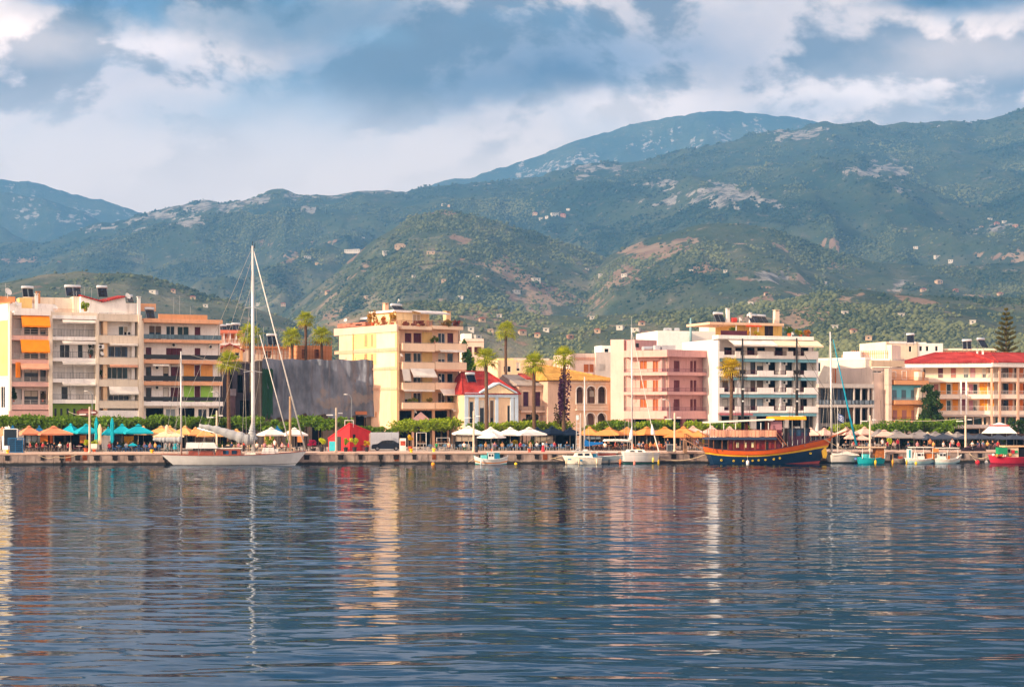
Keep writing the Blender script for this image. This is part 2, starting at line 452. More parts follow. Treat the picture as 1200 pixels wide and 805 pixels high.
def build_terrain():
    nY, nP = PG.shape
    XG = (PG - 600) / F * YG
    v = np.stack([XG, YG, ZG], -1).reshape(-1, 3)
    a = np.arange(nY * nP).reshape(nY, nP)
    f = np.stack([a[:-1, :-1], a[:-1, 1:], a[1:, 1:], a[1:, :-1]], -1).reshape(-1, 4)
    me = bpy.data.meshes.new('hills')
    me.vertices.add(len(v)); me.vertices.foreach_set('co', v.astype(np.float32).ravel())
    me.loops.add(f.size); me.loops.foreach_set('vertex_index', f.astype(np.int32).ravel())
    me.polygons.add(len(f)); me.polygons.foreach_set('loop_start', np.arange(0, f.size, 4, dtype=np.int32))
    me.polygons.foreach_set('use_smooth', np.ones(len(f), bool))
    me.update(calc_edges=True)
    # bare rock and bare earth: patches of the ground itself
    PYG = YH - ELEV * F
    n1 = fbm(XG / 110, YG / 160, 5, 71, 0.6); n2 = fbm(XG / 35, YG / 55, 4, 83, 0.65)
    def patch(lst):
        s = np.zeros_like(XG)
        for (px, py, sx, sy, k, y0, y1) in lst:
            d = ((PG - px) / sx) ** 2 + ((PYG - py) / sy) ** 2
            s = np.maximum(s, k * np.exp(-d) * (YG > y0) * (YG < y1))
        return s
    rock = patch([(765, 168, 34, 17, 1.0, 5200, 9000), (812, 172, 26, 10, .9, 5200, 9000), (690, 190, 30, 9, .9, 5200, 9000), (640, 196, 25, 9, .9, 5200, 9000), (612, 203, 25, 7, .9, 5200, 9000),
                  (720, 160, 40, 6, .6, 5200, 9000), (870, 160, 60, 14, .6, 5200, 9000),
                  (85, 252, 50, 10, .8, 4950, 9900), (30, 250, 40, 12, .8, 4950, 9900), (140, 248, 20, 14, .6, 4950, 9900), (40, 222, 40, 9, .5, 4950, 9900),
                  (255, 241, 45, 8, .95, 2500, 5200), (310, 238, 45, 6, .9, 2500, 5200), (200, 256, 60, 6, .7, 2500, 5200), (120, 268, 60, 5, .7, 2500, 5200), (345, 230, 40, 6, .7, 2500, 5200), (240, 262, 25, 5, .5, 2500, 5200),
                  (440, 224, 40, 4, .6, 2500, 5200), (560, 214, 20, 4, .7, 2500, 5200), (690, 198, 40, 8, .8, 2500, 5200), (1030, 200, 32, 9, 1., 2500, 5200), (1000, 205, 20, 6, .8, 2500, 5200),
                  (860, 228, 60, 11, 1., 2500, 5200), (780, 235, 28, 16, .8, 2500, 5200), (770, 215, 20, 8, .7, 2500, 5200), (1050, 225, 20, 14, .6, 2500, 5200), (950, 160, 40, 8, .6, 2500, 5200),
                  (900, 245, 50, 6, .4, 2500, 5200), (1115, 142, 30, 5, .7, 2500, 5200), (1050, 327, 20, 9, .45, 900, 2700), (902, 326, 16, 7, .6, 900, 2700), (1170, 268, 40, 8, .5, 900, 5200)])
    earth = patch([(530, 250, 45, 6, 1., 1500, 3500), (495, 246, 20, 5, .8, 1500, 3500), (535, 281, 30, 11, 1., 1000, 2800), (745, 292, 55, 14, 1.0, 1000, 2900), (700, 312, 45, 12, .7, 900, 2900), (630, 290, 40, 7, .7, 1000, 2900), (735, 320, 30, 9, .8, 900, 2900),
                   (790, 275, 60, 8, .8, 1000, 3000), (980, 286, 20, 7, .8, 1000, 5000), (560, 320, 90, 20, .6, 900, 2900), (640, 345, 70, 20, .5, 600, 2900), (1000, 345, 50, 12, .8, 600, 2600), (930, 362, 60, 12, .7, 600, 2600), (1080, 350, 60, 12, .6, 600, 2600),
                   (215, 327, 14, 3, 1., 900, 1800), (490, 290, 60, 10, .5, 900, 2900), (840, 335, 60, 16, .6, 600, 2900), (1150, 345, 50, 14, .6, 600, 2600), (395, 372, 20, 12, .9, 500, 2600), (700, 262, 60, 6, .5, 900, 5000),
                   (1160, 300, 60, 10, .6, 900, 5000), (350, 300, 70, 8, .5, 900, 3800), (60, 305, 90, 3, .7, 900, 5000), (300, 285, 120, 2.5, .6, 900, 5000)])
    rock = np.clip((rock * 1.2 + (n1 - 0.5) * 1.2 + (n2 - 0.5) * 2.6 - 0.42) * 2.6, 0, 1) * (rock > 0.08)
    rock = rock * np.where(YG > 5200, 0.62, 1.0)
    low = np.clip((330 - np.abs(PYG - 330)) / 330, 0, 1)
    earth = np.clip((earth * 1.0 + (n1 - 0.5) * 2.0 + (n2 - 0.5) * 2.0 - 0.42) * 2.0, 0, 0.9) * (earth > 0.10)
    gen = np.clip((n1 + (n2 - 0.5) * 0.9 - 0.60) * 4, 0, 1) * (YG < 2900) * 0.75
    earth = np.maximum(earth, gen)
    dry = np.clip(0.95 - (ZG + (n1 - 0.5) * 420) / 430, 0, 0.8) * (1 - 0.62 * np.clip((PG - 700) / 200, 0, 1)) * (1 - 0.25 * np.clip((330 - PG) / 150, 0, 1)) * np.clip(0.55 + (n2 - 0.45) * 3, 0.3, 1.15)  # dry pale ground, with the hazy lightening of low slopes mixed in
    for nm, arr in (('rock', rock), ('earth', earth), ('dry', dry)):
        at = me.attributes.new(nm, 'FLOAT', 'POINT')
        at.data.foreach_set('value', arr.astype(np.float32).ravel())
    m = bpy.data.materials.new('hill_ground'); m.use_nodes = True
    t = NT(m.node_tree); b = t.n['Principled BSDF']
    pos = t.new('ShaderNodeNewGeometry').outputs['Position']
    ra = t.new('ShaderNodeAttribute', attribute_name='rock').outputs['Fac']
    ea = t.new('ShaderNodeAttribute', attribute_name='earth').outputs['Fac']
    nA = t.noise(pos, 1 / 240, 6, 0.62); nB = t.noise(pos, 1 / 26, 5, 0.7); nC = t.noise(pos, 1 / 70, 4, 0.6)
    green = t.mix(t.rng(nA, 0.35, 0.65), (0.014, 0.032, 0.018), (0.050, 0.064, 0.026))
    green = t.mix(t.math('MULTIPLY', t.rng(nB, 0.56, 0.68), 0.5), green, (0.15, 0.11, 0.065))
    green = t.mix(t.math('MULTIPLY', t.rng(nB, 0.50, 0.36), 0.75), green, (0.020, 0.040, 0.018))
    dry_haze = t.new('ShaderNodeAttribute', attribute_name='dry').outputs['Fac']
    green = t.mix(dry_haze, green, t.mix(t.rng(nC, 0.35, 0.65), (0.10, 0.12, 0.055), (0.25, 0.21, 0.13)))
    earthc = t.mix(t.rng(nC, 0.35, 0.65), (0.19, 0.115, 0.07), (0.29, 0.205, 0.13))
    rockc = t.mix(t.rng(nB, 0.40, 0.62), (0.07, 0.067, 0.058), (0.29, 0.265, 0.235))
    br = t.rng(t.math('ADD', ea, t.math('MULTIPLY', t.math('SUBTRACT', nB, 0.5), 2.6)), 0.46, 0.72)
    c = t.mix(br, green, earthc)
    rr = t.rng(t.math('ADD', ra, t.math('MULTIPLY', t.math('SUBTRACT', nB, 0.5), 3.4)), 0.52, 0.80)
    c = t.mix(rr, c, rockc)
    t.put(b.inputs['Base Color'], c)
    b.inputs['Roughness'].default_value = 0.95
    b.inputs['Specular IOR Level'].default_value = 0.1
    bm = t.new('ShaderNodeBump'); bm.inputs['Strength'].default_value = 0.9; bm.inputs['Distance'].default_value = 6
    t.put(bm.inputs['Height'], t.math('ADD', nB, t.math('MULTIPLY', nC, 1.5)))
    t.l.new(bm.outputs[0], b.inputs['Normal'])
    me.materials.append(m)
    o = bpy.data.objects.new('hills', me); col.objects.link(o)
    tag(o, kind='structure')
    return rock, earth, dry
ROCK, EARTH, DRY_HAZE = build_terrain()

def blob_tris(sub):
    import bmesh
    bm = bmesh.new()
    bmesh.ops.create_icosphere(bm, subdivisions=sub, radius=1)
    v = np.array([q.co[:] for q in bm.verts]); bm.verts.index_update()
    f = np.array([[q.index for q in fa.verts] for fa in bm.faces])
    bm.free()
    return v, f
def scrub(n):
    """bushes and trees spread over the slopes that face us"""
    run = np.maximum.accumulate(ELEV, 0)
    vis = (ELEV >= run - 1e-4)
    dE = np.zeros_like(ELEV); dE[1:] = np.maximum(0, ELEV[1:] - run[:-1])
    XG_ = (PG - 600) / F * YG
    wgt = dE * np.gradient(P_)[None, :]
    wgt[:, (P_ < -130) | (P_ > 1330)] = 0
    wgt *= (1 - 0.92 * ROCK) * (1 - 0.55 * EARTH) * (1 - 0.55 * DRY_HAZE)
    wgt *= (YG < 5300) * np.clip((fbm(XG_ / 110, YG / 190, 5, 17, 0.6) - 0.42) * 8, 0.06, 1.5)
    pr = (wgt / wgt.sum()).ravel()
    idx = rng.choice(pr.size, n, p=pr)
    j, k = np.divmod(idx, len(P_))
    px = P_[k] + (rng.random(n) - .5) * 2.6
    Y = Y_[j] * (1 + (rng.random(n) - .5) * 0.008)
    z = hill_height(px, Y)
    X = (px - 600) / F * Y
    sz = (0.75 + 1.9 * rng.random(n) ** 3.0 + 1.2 * (rng.random(n) > 0.94)) * np.clip((Y / 2000) ** 0.45, 0.6, 1.35)
    tone = fbm(X / 190, Y / 190, 4, 91) + (rng.random(n) - .5) * 0.28
    tone = tone - 0.02 + DRY_HAZE[j, k] * 0.5
    vs, fs, cs = [], [], []
    off = 0
    for sub, sel in ((2, Y < 1150), (1, Y >= 1150)):
        bv, bf = blob_tris(sub)
        m = int(sel.sum())
        if not m: continue
        V = bv[None] * (1 + (rng.random((m, len(bv))) - .5) * 0.65)[..., None]
        V = V * (sz[sel][:, None, None] * np.array([1, 1, .85])) * (0.8 + 0.4 * rng.random((m, 1, 3)))
        V = V + np.stack([X[sel], Y[sel], z[sel] + sz[sel] * 0.35], -1)[:, None, :]
        Fc = bf[None] + (off + np.arange(m) * len(bv))[:, None, None]
        vs.append(V.reshape(-1, 3)); fs.append(Fc.reshape(-1, 3)); cs.append(np.repeat(tone[sel], len(bv)))
        off += m * len(bv)
    v = np.concatenate(vs); f = np.concatenate(fs); c = np.concatenate(cs)
    me = bpy.data.meshes.new('hillside_scrub')
    me.vertices.add(len(v)); me.vertices.foreach_set('co', v.astype(np.float32).ravel())
    me.loops.add(f.size); me.loops.foreach_set('vertex_index', f.astype(np.int32).ravel())
    me.polygons.add(len(f)); me.polygons.foreach_set('loop_start', np.arange(0, f.size, 3, dtype=np.int32))
    me.update(calc_edges=True)
    at = me.attributes.new('tone', 'FLOAT', 'POINT'); at.data.foreach_set('value', c.astype(np.float32))
    m = bpy.data.materials.new('scrub_leaves'); m.use_nodes = True
    t = NT(m.node_tree); b = t.n['Principled BSDF']
    a = t.new('ShaderNodeAttribute', attribute_name='tone').outputs['Fac']
    cc = t.mix(t.rng(a, 0.25, 1.05), (0.014, 0.034, 0.018), (0.17, 0.18, 0.075))
    t.put(b.inputs['Base Color'], cc)
    b.inputs['Roughness'].default_value = 0.9; b.inputs['Specular IOR Level'].default_value = 0.1
    me.materials.append(m)
    o = bpy.data.objects.new('hillside_scrub', me); col.objects.link(o)
    tag(o, 'green scrub and olive trees covering the hillsides', kind='stuff')
scrub(125000)

# ------------------------------------------------------------------ ground, quay, water
def build_ground():
    mb = MB()
    xs = [-1100, -420, -180, 0, 180, 420, 1100]
    a = [(x, quayY(x) + 0.9, GZ) for x in xs]; b = [(x, 1600 if False else 640, GZ) for x in xs]
    mb.add(a + b, [(i, i + 1, len(xs) + i + 1, len(xs) + i) for i in range(len(xs) - 1)])
    o = mb.build('ground', M('b9a79a', 0.9, 0.10, 0.05, 0, 0, 0.2, 0.10)); tag(o, kind='structure')
    mb = MB()
    L = 92
    def q(x, off, z): return (x, quayY(x) + off, z)
    mb.add([q(-L, .9, GZ + .004), q(L, .9, GZ + .004), q(L, 9.5, GZ + .004), q(-L, 9.5, GZ + .004)], [(0, 1, 2, 3)])
    o = mb.build('promenade', M('d8b8a4', 0.85, 0.10, 0.25, 0, 0, 0.2, 0.08)); tag(o, kind='structure')
    # the road behind the cafes, with a kerb
    mb = MB()
    mb.add([q(-L, 20, GZ + .008), q(L, 20, GZ + .008), q(L, 26, GZ + .008), q(-L, 26, GZ + .008)], [(0, 1, 2, 3)])
    o = mb.build('road', M('4a4848', 0.9, 0.1, 0.3)); tag(o, kind='structure')
    mb = MB()
    mb.add([q(-L, 19.6, GZ - .1), q(L, 19.6, GZ - .1), q(L, 20, GZ - .1), q(-L, 20, GZ - .1), q(-L, 19.6, GZ + .13), q(L, 19.6, GZ + .13), q(L, 20, GZ + .13), q(-L, 20, GZ + .13)],
           [(0, 3, 2, 1), (4, 5, 6, 7), (0, 1, 5, 4), (1, 2, 6, 5), (2, 3, 7, 6), (3, 0, 4, 7)])
    o = mb.build('kerb', M('aaa29a')); tag(o, kind='structure')

def build_quay():
    root = empty('quay_wall', (0, 225.3, 0), QROT, 'long weathered concrete quay wall with dark fender sockets along the harbour water', 'quay wall')
    m = bpy.data.materials.new('quay_concrete'); m.use_nodes = True
    t = NT(m.node_tree); b = t.n['Principled BSDF']
    co = t.new('ShaderNodeTexCoord').outputs['Object']
    sep = t.new('ShaderNodeSeparateXYZ'); t.put(sep.inputs[0], co)
    n = t.noise(co, 0.7, 6, 0.65); st = t.noise(t.vec('MULTIPLY', co, (1.6, 1, 0.25)), 1.0, 5, 0.65)
    c = t.mix(t.rng(n, 0.32, 0.68), (0.22, 0.155, 0.13), (0.40, 0.30, 0.255))
    c = t.mix(t.math('MULTIPLY', t.rng(st, 0.5, 0.68), 0.7), c, (0.07, 0.055, 0.05))
    # weed and wet concrete just above the waterline
    wl = t.rng(t.math('ADD', sep.outputs[2], t.math('MULTIPLY', t.math('SUBTRACT', n, 0.5), 0.35)), 0.20, 0.42, 1.0, 0.0)
    c = t.mix(wl, c, (0.012, 0.012, 0.012))
    t.put(b.inputs['Base Color'], c); b.inputs['Roughness'].default_value = 0.85
    L = 94
    mb = MB()
    # blocks with open joints so the wall reads as castings
    x = -L; k = 0
    r = random.Random(5)
    while x < L:
        w = r.uniform(4.6, 6.4)
        mb.box(x + 0.02, x + w - 0.02, r.uniform(-.03, .03), 1.05, -1.0, GZ - 0.20)
        x += w
    mb.box(-L, L, 0.35, 1.0, -1.2, GZ - 0.22)
    w = mb.build('wall', m, root)
    mb = MB(); mb.box(-L, L, -0.10, 0.95, GZ - 0.197, GZ + 0.012)
    mb.build('coping', M('c4a594', 0.85, 0.12, 0.5, 0.35, 0, 0.2, 0.1), root)
    dark = M('1c191a', 0.9, 0.2, 2)
    x = -L + 2; i = 0
    while x < L:
        x += r.choice((2.0, 2.3, 2.4, 2.6, 4.4))
        s = r.uniform(.22, .34)
        mb = MB()
        # a rubber fender block held in an iron bracket
        mb.box(x - s, x + s, -0.14, 0.03, 0.62, 1.12)
        mb.box(x - s - .08, x + s + .08, -0.07, 0.03, 1.12, 1.22)
        if i % 5 == 2:
            mb.box(x - .13, x + .13, -0.2, 0.03, 0.1, 0.62)
        if i < 96: mb.build('fender', dark, w)
        i += 1
    mbr = MB()
    for (xx, ww, d) in ((-57.3, .35, .8), (-55.2, .3, .7), (-45.0, .25, .6), (-15.2, .3, .9), (-10.3, .25, .7), (4.4, .3, .8)):
        mbr.box(xx - ww, xx + ww, -.05, 0, GZ - 0.2 - d, GZ - .2)
    mbr.build('rust_stain', M('7a3a1c', 0.9, 0.35, 3), w)

def build_water():
    m = bpy.data.materials.new('harbour_water'); m.use_nodes = True
    t = NT(m.node_tree); b = t.n['Principled BSDF']
    pos = t.new('ShaderNodeNewGeometry').outputs['Position']
    def slope(sx, sy, scale, detail, rough, seed):
        v = t.vec('ADD', t.vec('MULTIPLY', pos, (sx, sy, 1)), (seed, seed * 1.7, seed * .3))
        v = t.noise(v, scale, detail, rough, 0.3, True)
        return t.vec('SUBTRACT', v, (0.5, 0.5, 0.5))
    # fine wind ripples on top of the modelled waves
    c = slope(0.35, 1.0, 3.2, 3, 0.6, 11.0)
    nrm = t.vec('NORMALIZE', t.vec('ADD', t.vec('MULTIPLY', c, (0.05, RIP, 0)), t.new('ShaderNodeNewGeometry').outputs['Normal']))
    # murky green-blue water under a clear reflecting surface
    t.n.remove(b)
    df = t.new('ShaderNodeBsdfDiffuse'); df.inputs[0].default_value = (0.001, 0.018, 0.036, 1)
    gl = t.new('ShaderNodeBsdfGlossy'); gl.inputs[0].default_value = (0.57, 0.65, 0.76, 1); gl.inputs['Roughness'].default_value = 0.03
    t.put(gl.inputs['Normal'], nrm)
    fr = t.new('ShaderNodeFresnel'); fr.inputs[0].default_value = 1.333; t.put(fr.inputs['Normal'], nrm)
    mx = t.new('ShaderNodeMixShader'); t.put(mx.inputs[0], fr.outputs[0]); t.l.new(df.outputs[0], mx.inputs[1]); t.l.new(gl.outputs[0], mx.inputs[2])
    t.l.new(mx.outputs[0], t.n['Material Output'].inputs[0])
    # wave field: many small waves running roughly towards and away from the quay
    r = np.random.default_rng(4)
    X1 = np.arange(-86, 86.01, 0.22); Y1 = np.concatenate([np.arange(22, 95, 0.10), np.arange(95, 236, 0.16)])
    X, Y = np.meshgrid(X1, Y1)
    H = np.zeros_like(X)
    n = 90
    for i in range(n):
        lam = 0.45 * (5.0 / 0.45) ** ((i + r.random()) / n)
        th = r.normal(0, 0.34) + math.pi / 2 + (0.12 if i % 2 else -0.16)
        k = 2 * math.pi / lam
        H += (SLP * math.sqrt(2 / n)) / k * np.sin(k * (X * math.cos(th) + Y * math.sin(th)) + r.random() * 6.283)
    calm = fbm(X / 30, Y / 14, 3, 5); calm2 = fbm(X / 9, Y / 5, 3, 15)
    H *= np.clip(0.55 + 1.3 * (calm - 0.3) + 0.7 * (calm2 - 0.5), 0.35, 1.6)
    edge = np.minimum(np.minimum(X + 86, 86 - X), np.minimum(Y - 22, 40)) / 4
    H *= np.clip(edge, 0, 1)
    v = np.stack([X, Y, H], -1).reshape(-1, 3)
    q = np.arange(X.size).reshape(X.shape)
    keep = (Y[:-1, :-1] < 226.4 + 0.111 * X[:-1, :-1])
    f = np.stack([q[:-1, :-1], q[:-1, 1:], q[1:, 1:], q[1:, :-1]], -1)[keep].reshape(-1, 4)
    o4 = len(v)
    ext = np.array([(-1100, -60, 0), (1100, -60, 0), (1100, 22, 0), (-1100, 22, 0), (-1100, 340, 0), (-86, 22, 0), (-86, 340, 0), (86, 22, 0), (1100, 340, 0), (86, 340, 0)], float)
    ef = np.array([(0, 1, 2, 3), (3, 5, 6, 4), (7, 2, 8, 9)]) + o4
    v = np.concatenate([v, ext]); f = np.concatenate([f, ef])
    me = bpy.data.meshes.new('water')
    me.vertices.add(len(v)); me.vertices.foreach_set('co', v.astype(np.float32).ravel())
    me.loops.add(f.size); me.loops.foreach_set('vertex_index', f.astype(np.int32).ravel())
    me.polygons.add(len(f)); me.polygons.foreach_set('loop_start', np.arange(0, f.size, 4, dtype=np.int32))
    me.polygons.foreach_set('use_smooth', np.ones(len(f), bool))
    me.update(calc_edges=True)
    me.materials.append(m)
    o = bpy.data.objects.new('water', me); col.objects.link(o); tag(o, kind='structure')
SLP, RIP = 0.041, 0.045
build_ground(); build_quay(); build_water()

def build_haze():
    mb = MB(); mb.box(-5200, 5200, -120, 8300, -1.4, 1480)
    m = bpy.data.materials.new('haze'); m.use_nodes = True
    t = NT(m.node_tree)
    t.n.remove(t.n['Principled BSDF'])
    v = t.new('ShaderNodeVolumePrincipled')
    v.inputs['Color'].default_value = (0.21, 0.53, 1.0, 1)
    v.inputs['Density'].default_value = HAZE
    v.inputs['Anisotropy'].default_value = 0.0
    t.l.new(v.outputs[0], t.n['Material Output'].inputs['Volume'])
    o = mb.build('haze', m); tag(o, 'pale summer haze in the air over the bay', kind='stuff')
HAZE = 1.1e-4
build_haze()
# ------------------------------------------------------------------ buildings
C1 = (0, 320, 3.354); C2 = (150, 320, 3.354); C3 = (300, 320, 3.354); C4 = (450, 320, 3.354)
C5 = (600, 340, 3.66); C6 = (720, 340, 3.66); C7 = (870, 340, 3.66); C8 = (1020, 340, 3.66)
WHITE = paint('e8e4de'); DARK = M('15161a', 0.5, 0.2); STEEL = M('8d9094', 0.4, 0.1, 1, 0, 0.6)
GLASS = glassm('202c38'); GLASSB = glassm('1d4468'); GLASST = glassm('1d5a62'); INSIDE_SHADE = M('131318', 0.95, 0.25, 1.2, 0, 0, 0.05)
TANK = M('c9cbce', 0.35, 0.08, 1, 0, 0.5); PANEL = glassm('0c1830', 0.12)
BL = random.Random(77); BLM = [M(q, .8, .08) for q in ('d8cfc2', 'b8a894', '8d99a2', '6a5648')]
def gridwall(mb, u0, u1, z0, z1, y, ops, rev=0.18, m=0):
    ops = [(max(u0, a), min(u1, b), max(z0, c), min(z1, d)) for a, b, c, d in ops]
    ops = [o for o in ops if o[1] - o[0] > 0.05 and o[3] - o[2] > 0.05]
    us = sorted({u0, u1, *[o[0] for o in ops], *[o[1] for o in ops]})
    zs = sorted({z0, z1, *[o[2] for o in ops], *[o[3] for o in ops]})
    for a, b in zip(us, us[1:]):
        for c, d in zip(zs, zs[1:]):
            mu, mz = (a + b) / 2, (c + d) / 2
            if any(o[0] < mu < o[1] and o[2] < mz < o[3] for o in ops): continue
            mb.poly([(a, y, c), (b, y, c), (b, y, d), (a, y, d)], m)
    for a, b, c, d in ops:
        r = y + rev
        mb.poly([(a, y, c), (a, y, d), (a, r, d), (a, r, c)], m); mb.poly([(b, y, c), (b, r, c), (b, r, d), (b, y, d)], m)
        mb.poly([(a, y, c), (a, r, c), (b, r, c), (b, y, c)], m); mb.poly([(a, y, d), (b, y, d), (b, r, d), (a, r, d)], m)

class Bld:
    def __init__(s, name, label, A, B, zoom, d=1.4, depth=11, top=None, mat=None, cat='building', root=None, ztop=None, base=0.0):
        ax, ay = PX(A[0], A[1]), A[1]; bx, by = PX(B[0], B[1]), B[1]
        s.A = Vector((ax, ay)); s.ux = Vector((bx - ax, by - ay)); s.W = s.ux.length; s.ux.normalize()
        s.n = Vector((s.ux.y, -s.ux.x)); s.zoom = zoom; s.d = d; s.depth = depth; s.mat = mat
        s.ang = math.atan2(s.ux.y, s.ux.x); s.base = base
        if root is None:
            s.root = empty(name, (ax, ay, GZ), s.ang, label, cat); s.T = None
        else:
            s.root = root.root
            off = Matrix.Rotation(-root.ang, 2) @ (s.A - root.A)
            s.T = (Matrix.Rotation(s.ang - root.ang, 2), off)
        s.ops = []; s.top = s.z(s.W / 2, top) if top is not None else ztop
        s.r = random.Random(name + label if label else name)
    def loc(s, zx, zy, d=0.0):
        ox, oy, k = s.zoom
        px, py = ox + zx / k, oy + zy / k
        D = Vector(((px - 600) / F, 1.0)); A = s.A - s.n * d
        t = A.dot(s.n) / D.dot(s.n)
        P = D * t
        return (P - A).dot(s.ux), CH + (YH - py) / F * t - GZ
    def z(s, u, zy):
        # height of a photo row at the middle of the front
        P = s.A + s.ux * u
        return CH + (YH - (s.zoom[1] + zy / s.zoom[2])) / F * P.y - GZ
    def put(s, mb, name, mats, parent=None, smooth=False):
        if s.T:
            Rm, off = s.T
            mb.v = [(*(Rm @ Vector((v[0], v[1])) + off), v[2]) for v in mb.v]
        return mb.build(name, mats, parent or s.root, smooth)
    def rect(s, x0, y0, x1, y1, d):
        u0, _ = s.loc(x0, (y0 + y1) / 2, d); u1, _ = s.loc(x1, (y0 + y1) / 2, d)
        xm = (x0 + x1) / 2
        return u0, u1, s.loc(xm, y1, d)[1], s.loc(xm, y0, d)[1]
    def win(s, x0, y0, x1, y1, kind='glass', c=None, d=None, op=True):
        d = s.d if d is None else d
        u0, u1, z0, z1 = s.rect(x0, y0, x1, y1, d)
        s.winu(u0, u1, z0, z1, kind, c, d, op)
    def winu(s, u0, u1, z0, z1, kind='glass', c=None, d=None, op=True):
        d = s.d if d is None else d
        if op: s.ops.append((u0, u1, z0, z1))
        y = d + (0.10 if op else -0.05)
        w = u1 - u0
        if kind == 'glass' or kind == 'blue' or kind == 'teal':
            mb = MB(); f = min(0.07, w * .1)
            mb.box(u0, u1, y, y + .07, z0, z0 + f); mb.box(u0, u1, y, y + .07, z1 - f, z1)
            n = max(1, round(w / 0.85))
            for i in range(n + 1):
                x = u0 + (w - f) * i / n
                mb.box(x, x + f, y, y + .07, z0 + f, z1 - f)
            o = s.put(mb, 'window', c or WHITE)
            mb = MB(); mb.box(u0 + f * .5, u1 - f * .5, y + .075, y + .1, z0 + f * .5, z1 - f * .5)
            s.put(mb, 'pane', {'glass': GLASS, 'blue': GLASSB, 'teal': GLASST}[kind], o)
            if BL.random() < .42 and z1 - z0 > 1.2:
                mb = MB(); h = (z1 - z0) * BL.uniform(.2, .75)
                for i in range(max(2, int(h / .16))): q = z1 - f - .16 * i; mb.box(u0 + f, u1 - f, y + .02, y + .06, max(z0, q - .15), q)
                s.put(mb, 'blind', BL.choice(BLM), o)
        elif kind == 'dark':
            # a deep loggia or shop opening: near-black faces paint in the room's shade
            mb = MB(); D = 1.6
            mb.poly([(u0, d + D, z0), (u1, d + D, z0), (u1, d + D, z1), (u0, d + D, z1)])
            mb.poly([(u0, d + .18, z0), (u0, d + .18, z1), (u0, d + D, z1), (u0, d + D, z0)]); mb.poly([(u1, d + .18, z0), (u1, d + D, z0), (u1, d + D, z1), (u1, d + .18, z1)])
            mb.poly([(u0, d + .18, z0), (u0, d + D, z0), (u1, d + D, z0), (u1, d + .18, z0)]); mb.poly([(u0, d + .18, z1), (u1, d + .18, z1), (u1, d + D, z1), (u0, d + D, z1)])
            s.put(mb, 'opening', INSIDE_SHADE)
        else:   # shutters
            mb = MB(); n = max(1, round(w / 0.75)); h = z1 - z0
            for i in range(n):
                a, b = u0 + w * i / n + .015, u0 + w * (i + 1) / n - .015
                mb.box(a, b, y + .03, y + .07, z0, z1)
                k = max(4, int(h / 0.14))
                for j in range(k):
                    zz = z0 + .05 + (h - .1) * j / k
                    mb.box(a + .06, b - .06, y - .002, y + .032, zz, zz + (h - .1) / k * .6)
            s.put(mb, 'shutter', c)
    def bal(s, x0, x1, yr, ys0, ys1, kind='bars', mat=None, rail=None, out=0.0, d=None):
        """balcony: photo rows of rail top, slab top, slab underside"""
        d = s.d if d is None else d
        xm = (x0 + x1) / 2
        u0, u1 = s.loc(x0, ys0)[0], s.loc(x1, ys0)[0]
        zr, z1, z0 = s.loc(xm, yr)[1], s.loc(xm, ys0)[1], s.loc(xm, ys1)[1]
        mat = mat or WHITE
        mb = MB()
        mb.box(u0, u1, -out, d, z0, z1)
        if kind == 'solid':
            mb.box(u0, u1, -out, -out + .12, z1, zr); mb.box(u0, u0 + .12, -out + .12, d, z1, zr); mb.box(u1 - .12, u1, -out + .12, d, z1, zr)
            mb.box(u0 - .03, u1 + .03, -out - .03, -out + .15, zr, zr + .05)
        o = s.put(mb, 'balcony', mat)
        if kind == 'solid':
            mb = MB(); mb.tube([(u0 + .1, -out + .06, zr + .18), (u1 - .1, -out + .06, zr + .18)], .025, 5)
            for i in range(int((u1 - u0) / 1.2) + 1):
                x = u0 + .12 + i * 1.2
                if x < u1 - .1: mb.box(x - .02, x + .02, -out + .04, -out + .08, zr + .04, zr + .18)
            s.put(mb, 'handrail', rail or STEEL, o)
        else:
            mb = MB(); rm = rail or STEEL
            def run(a, b):
                L = (Vector(b) - Vector(a)).length
                A_, B_ = Vector(a), Vector(b)
                up = Vector((0, 0, zr - z1))
                mb.bar(A_ + up, B_ + up, .055)
                if kind == 'glass':
                    return
                if kind == 'rail':
                    for q in (.28, .62): mb.bar(A_ + up * q, B_ + up * q, .05)
                    n = max(1, int(L / 1.1))
                    for i in range(n + 1): P = A_ + (B_ - A_) * (i / n); mb.bar(P, P + up, .07)
                    return
                mb.bar(A_ + up * .1, B_ + up * .1, .04)
                n = max(1, int(L / .21))
                for i in range(n + 1): P = A_ + (B_ - A_) * (i / n); mb.bar(P, P + up, .032 if i % 6 else .06)
            e = .06
            if kind == 'glass':
                mb.box(u0 + e, u1 - e, -out + .04, -out + .07, z1 + .08, zr)
            run((u0 + e, -out + e, z1), (u1 - e, -out + e, z1)); run((u0 + e, -out + e, z1), (u0 + e, d, z1)); run((u1 - e, -out + e, z1), (u1 - e, d, z1))
            s.put(mb, 'railing', rm, o)
        return o
    def blk(s, name, x0, x1, y0, y1, ya, yb, mat, parent=None):
        """block seen between photo columns x0..x1 and rows y0..y1, ya..yb metres behind the front"""
        u0, u1, z0, z1 = s.rect(x0, y0, x1, y1, ya)
        mb = MB(); mb.box(u0, u1, ya, yb, z0, z1)
        return s.put(mb, name, mat, parent)
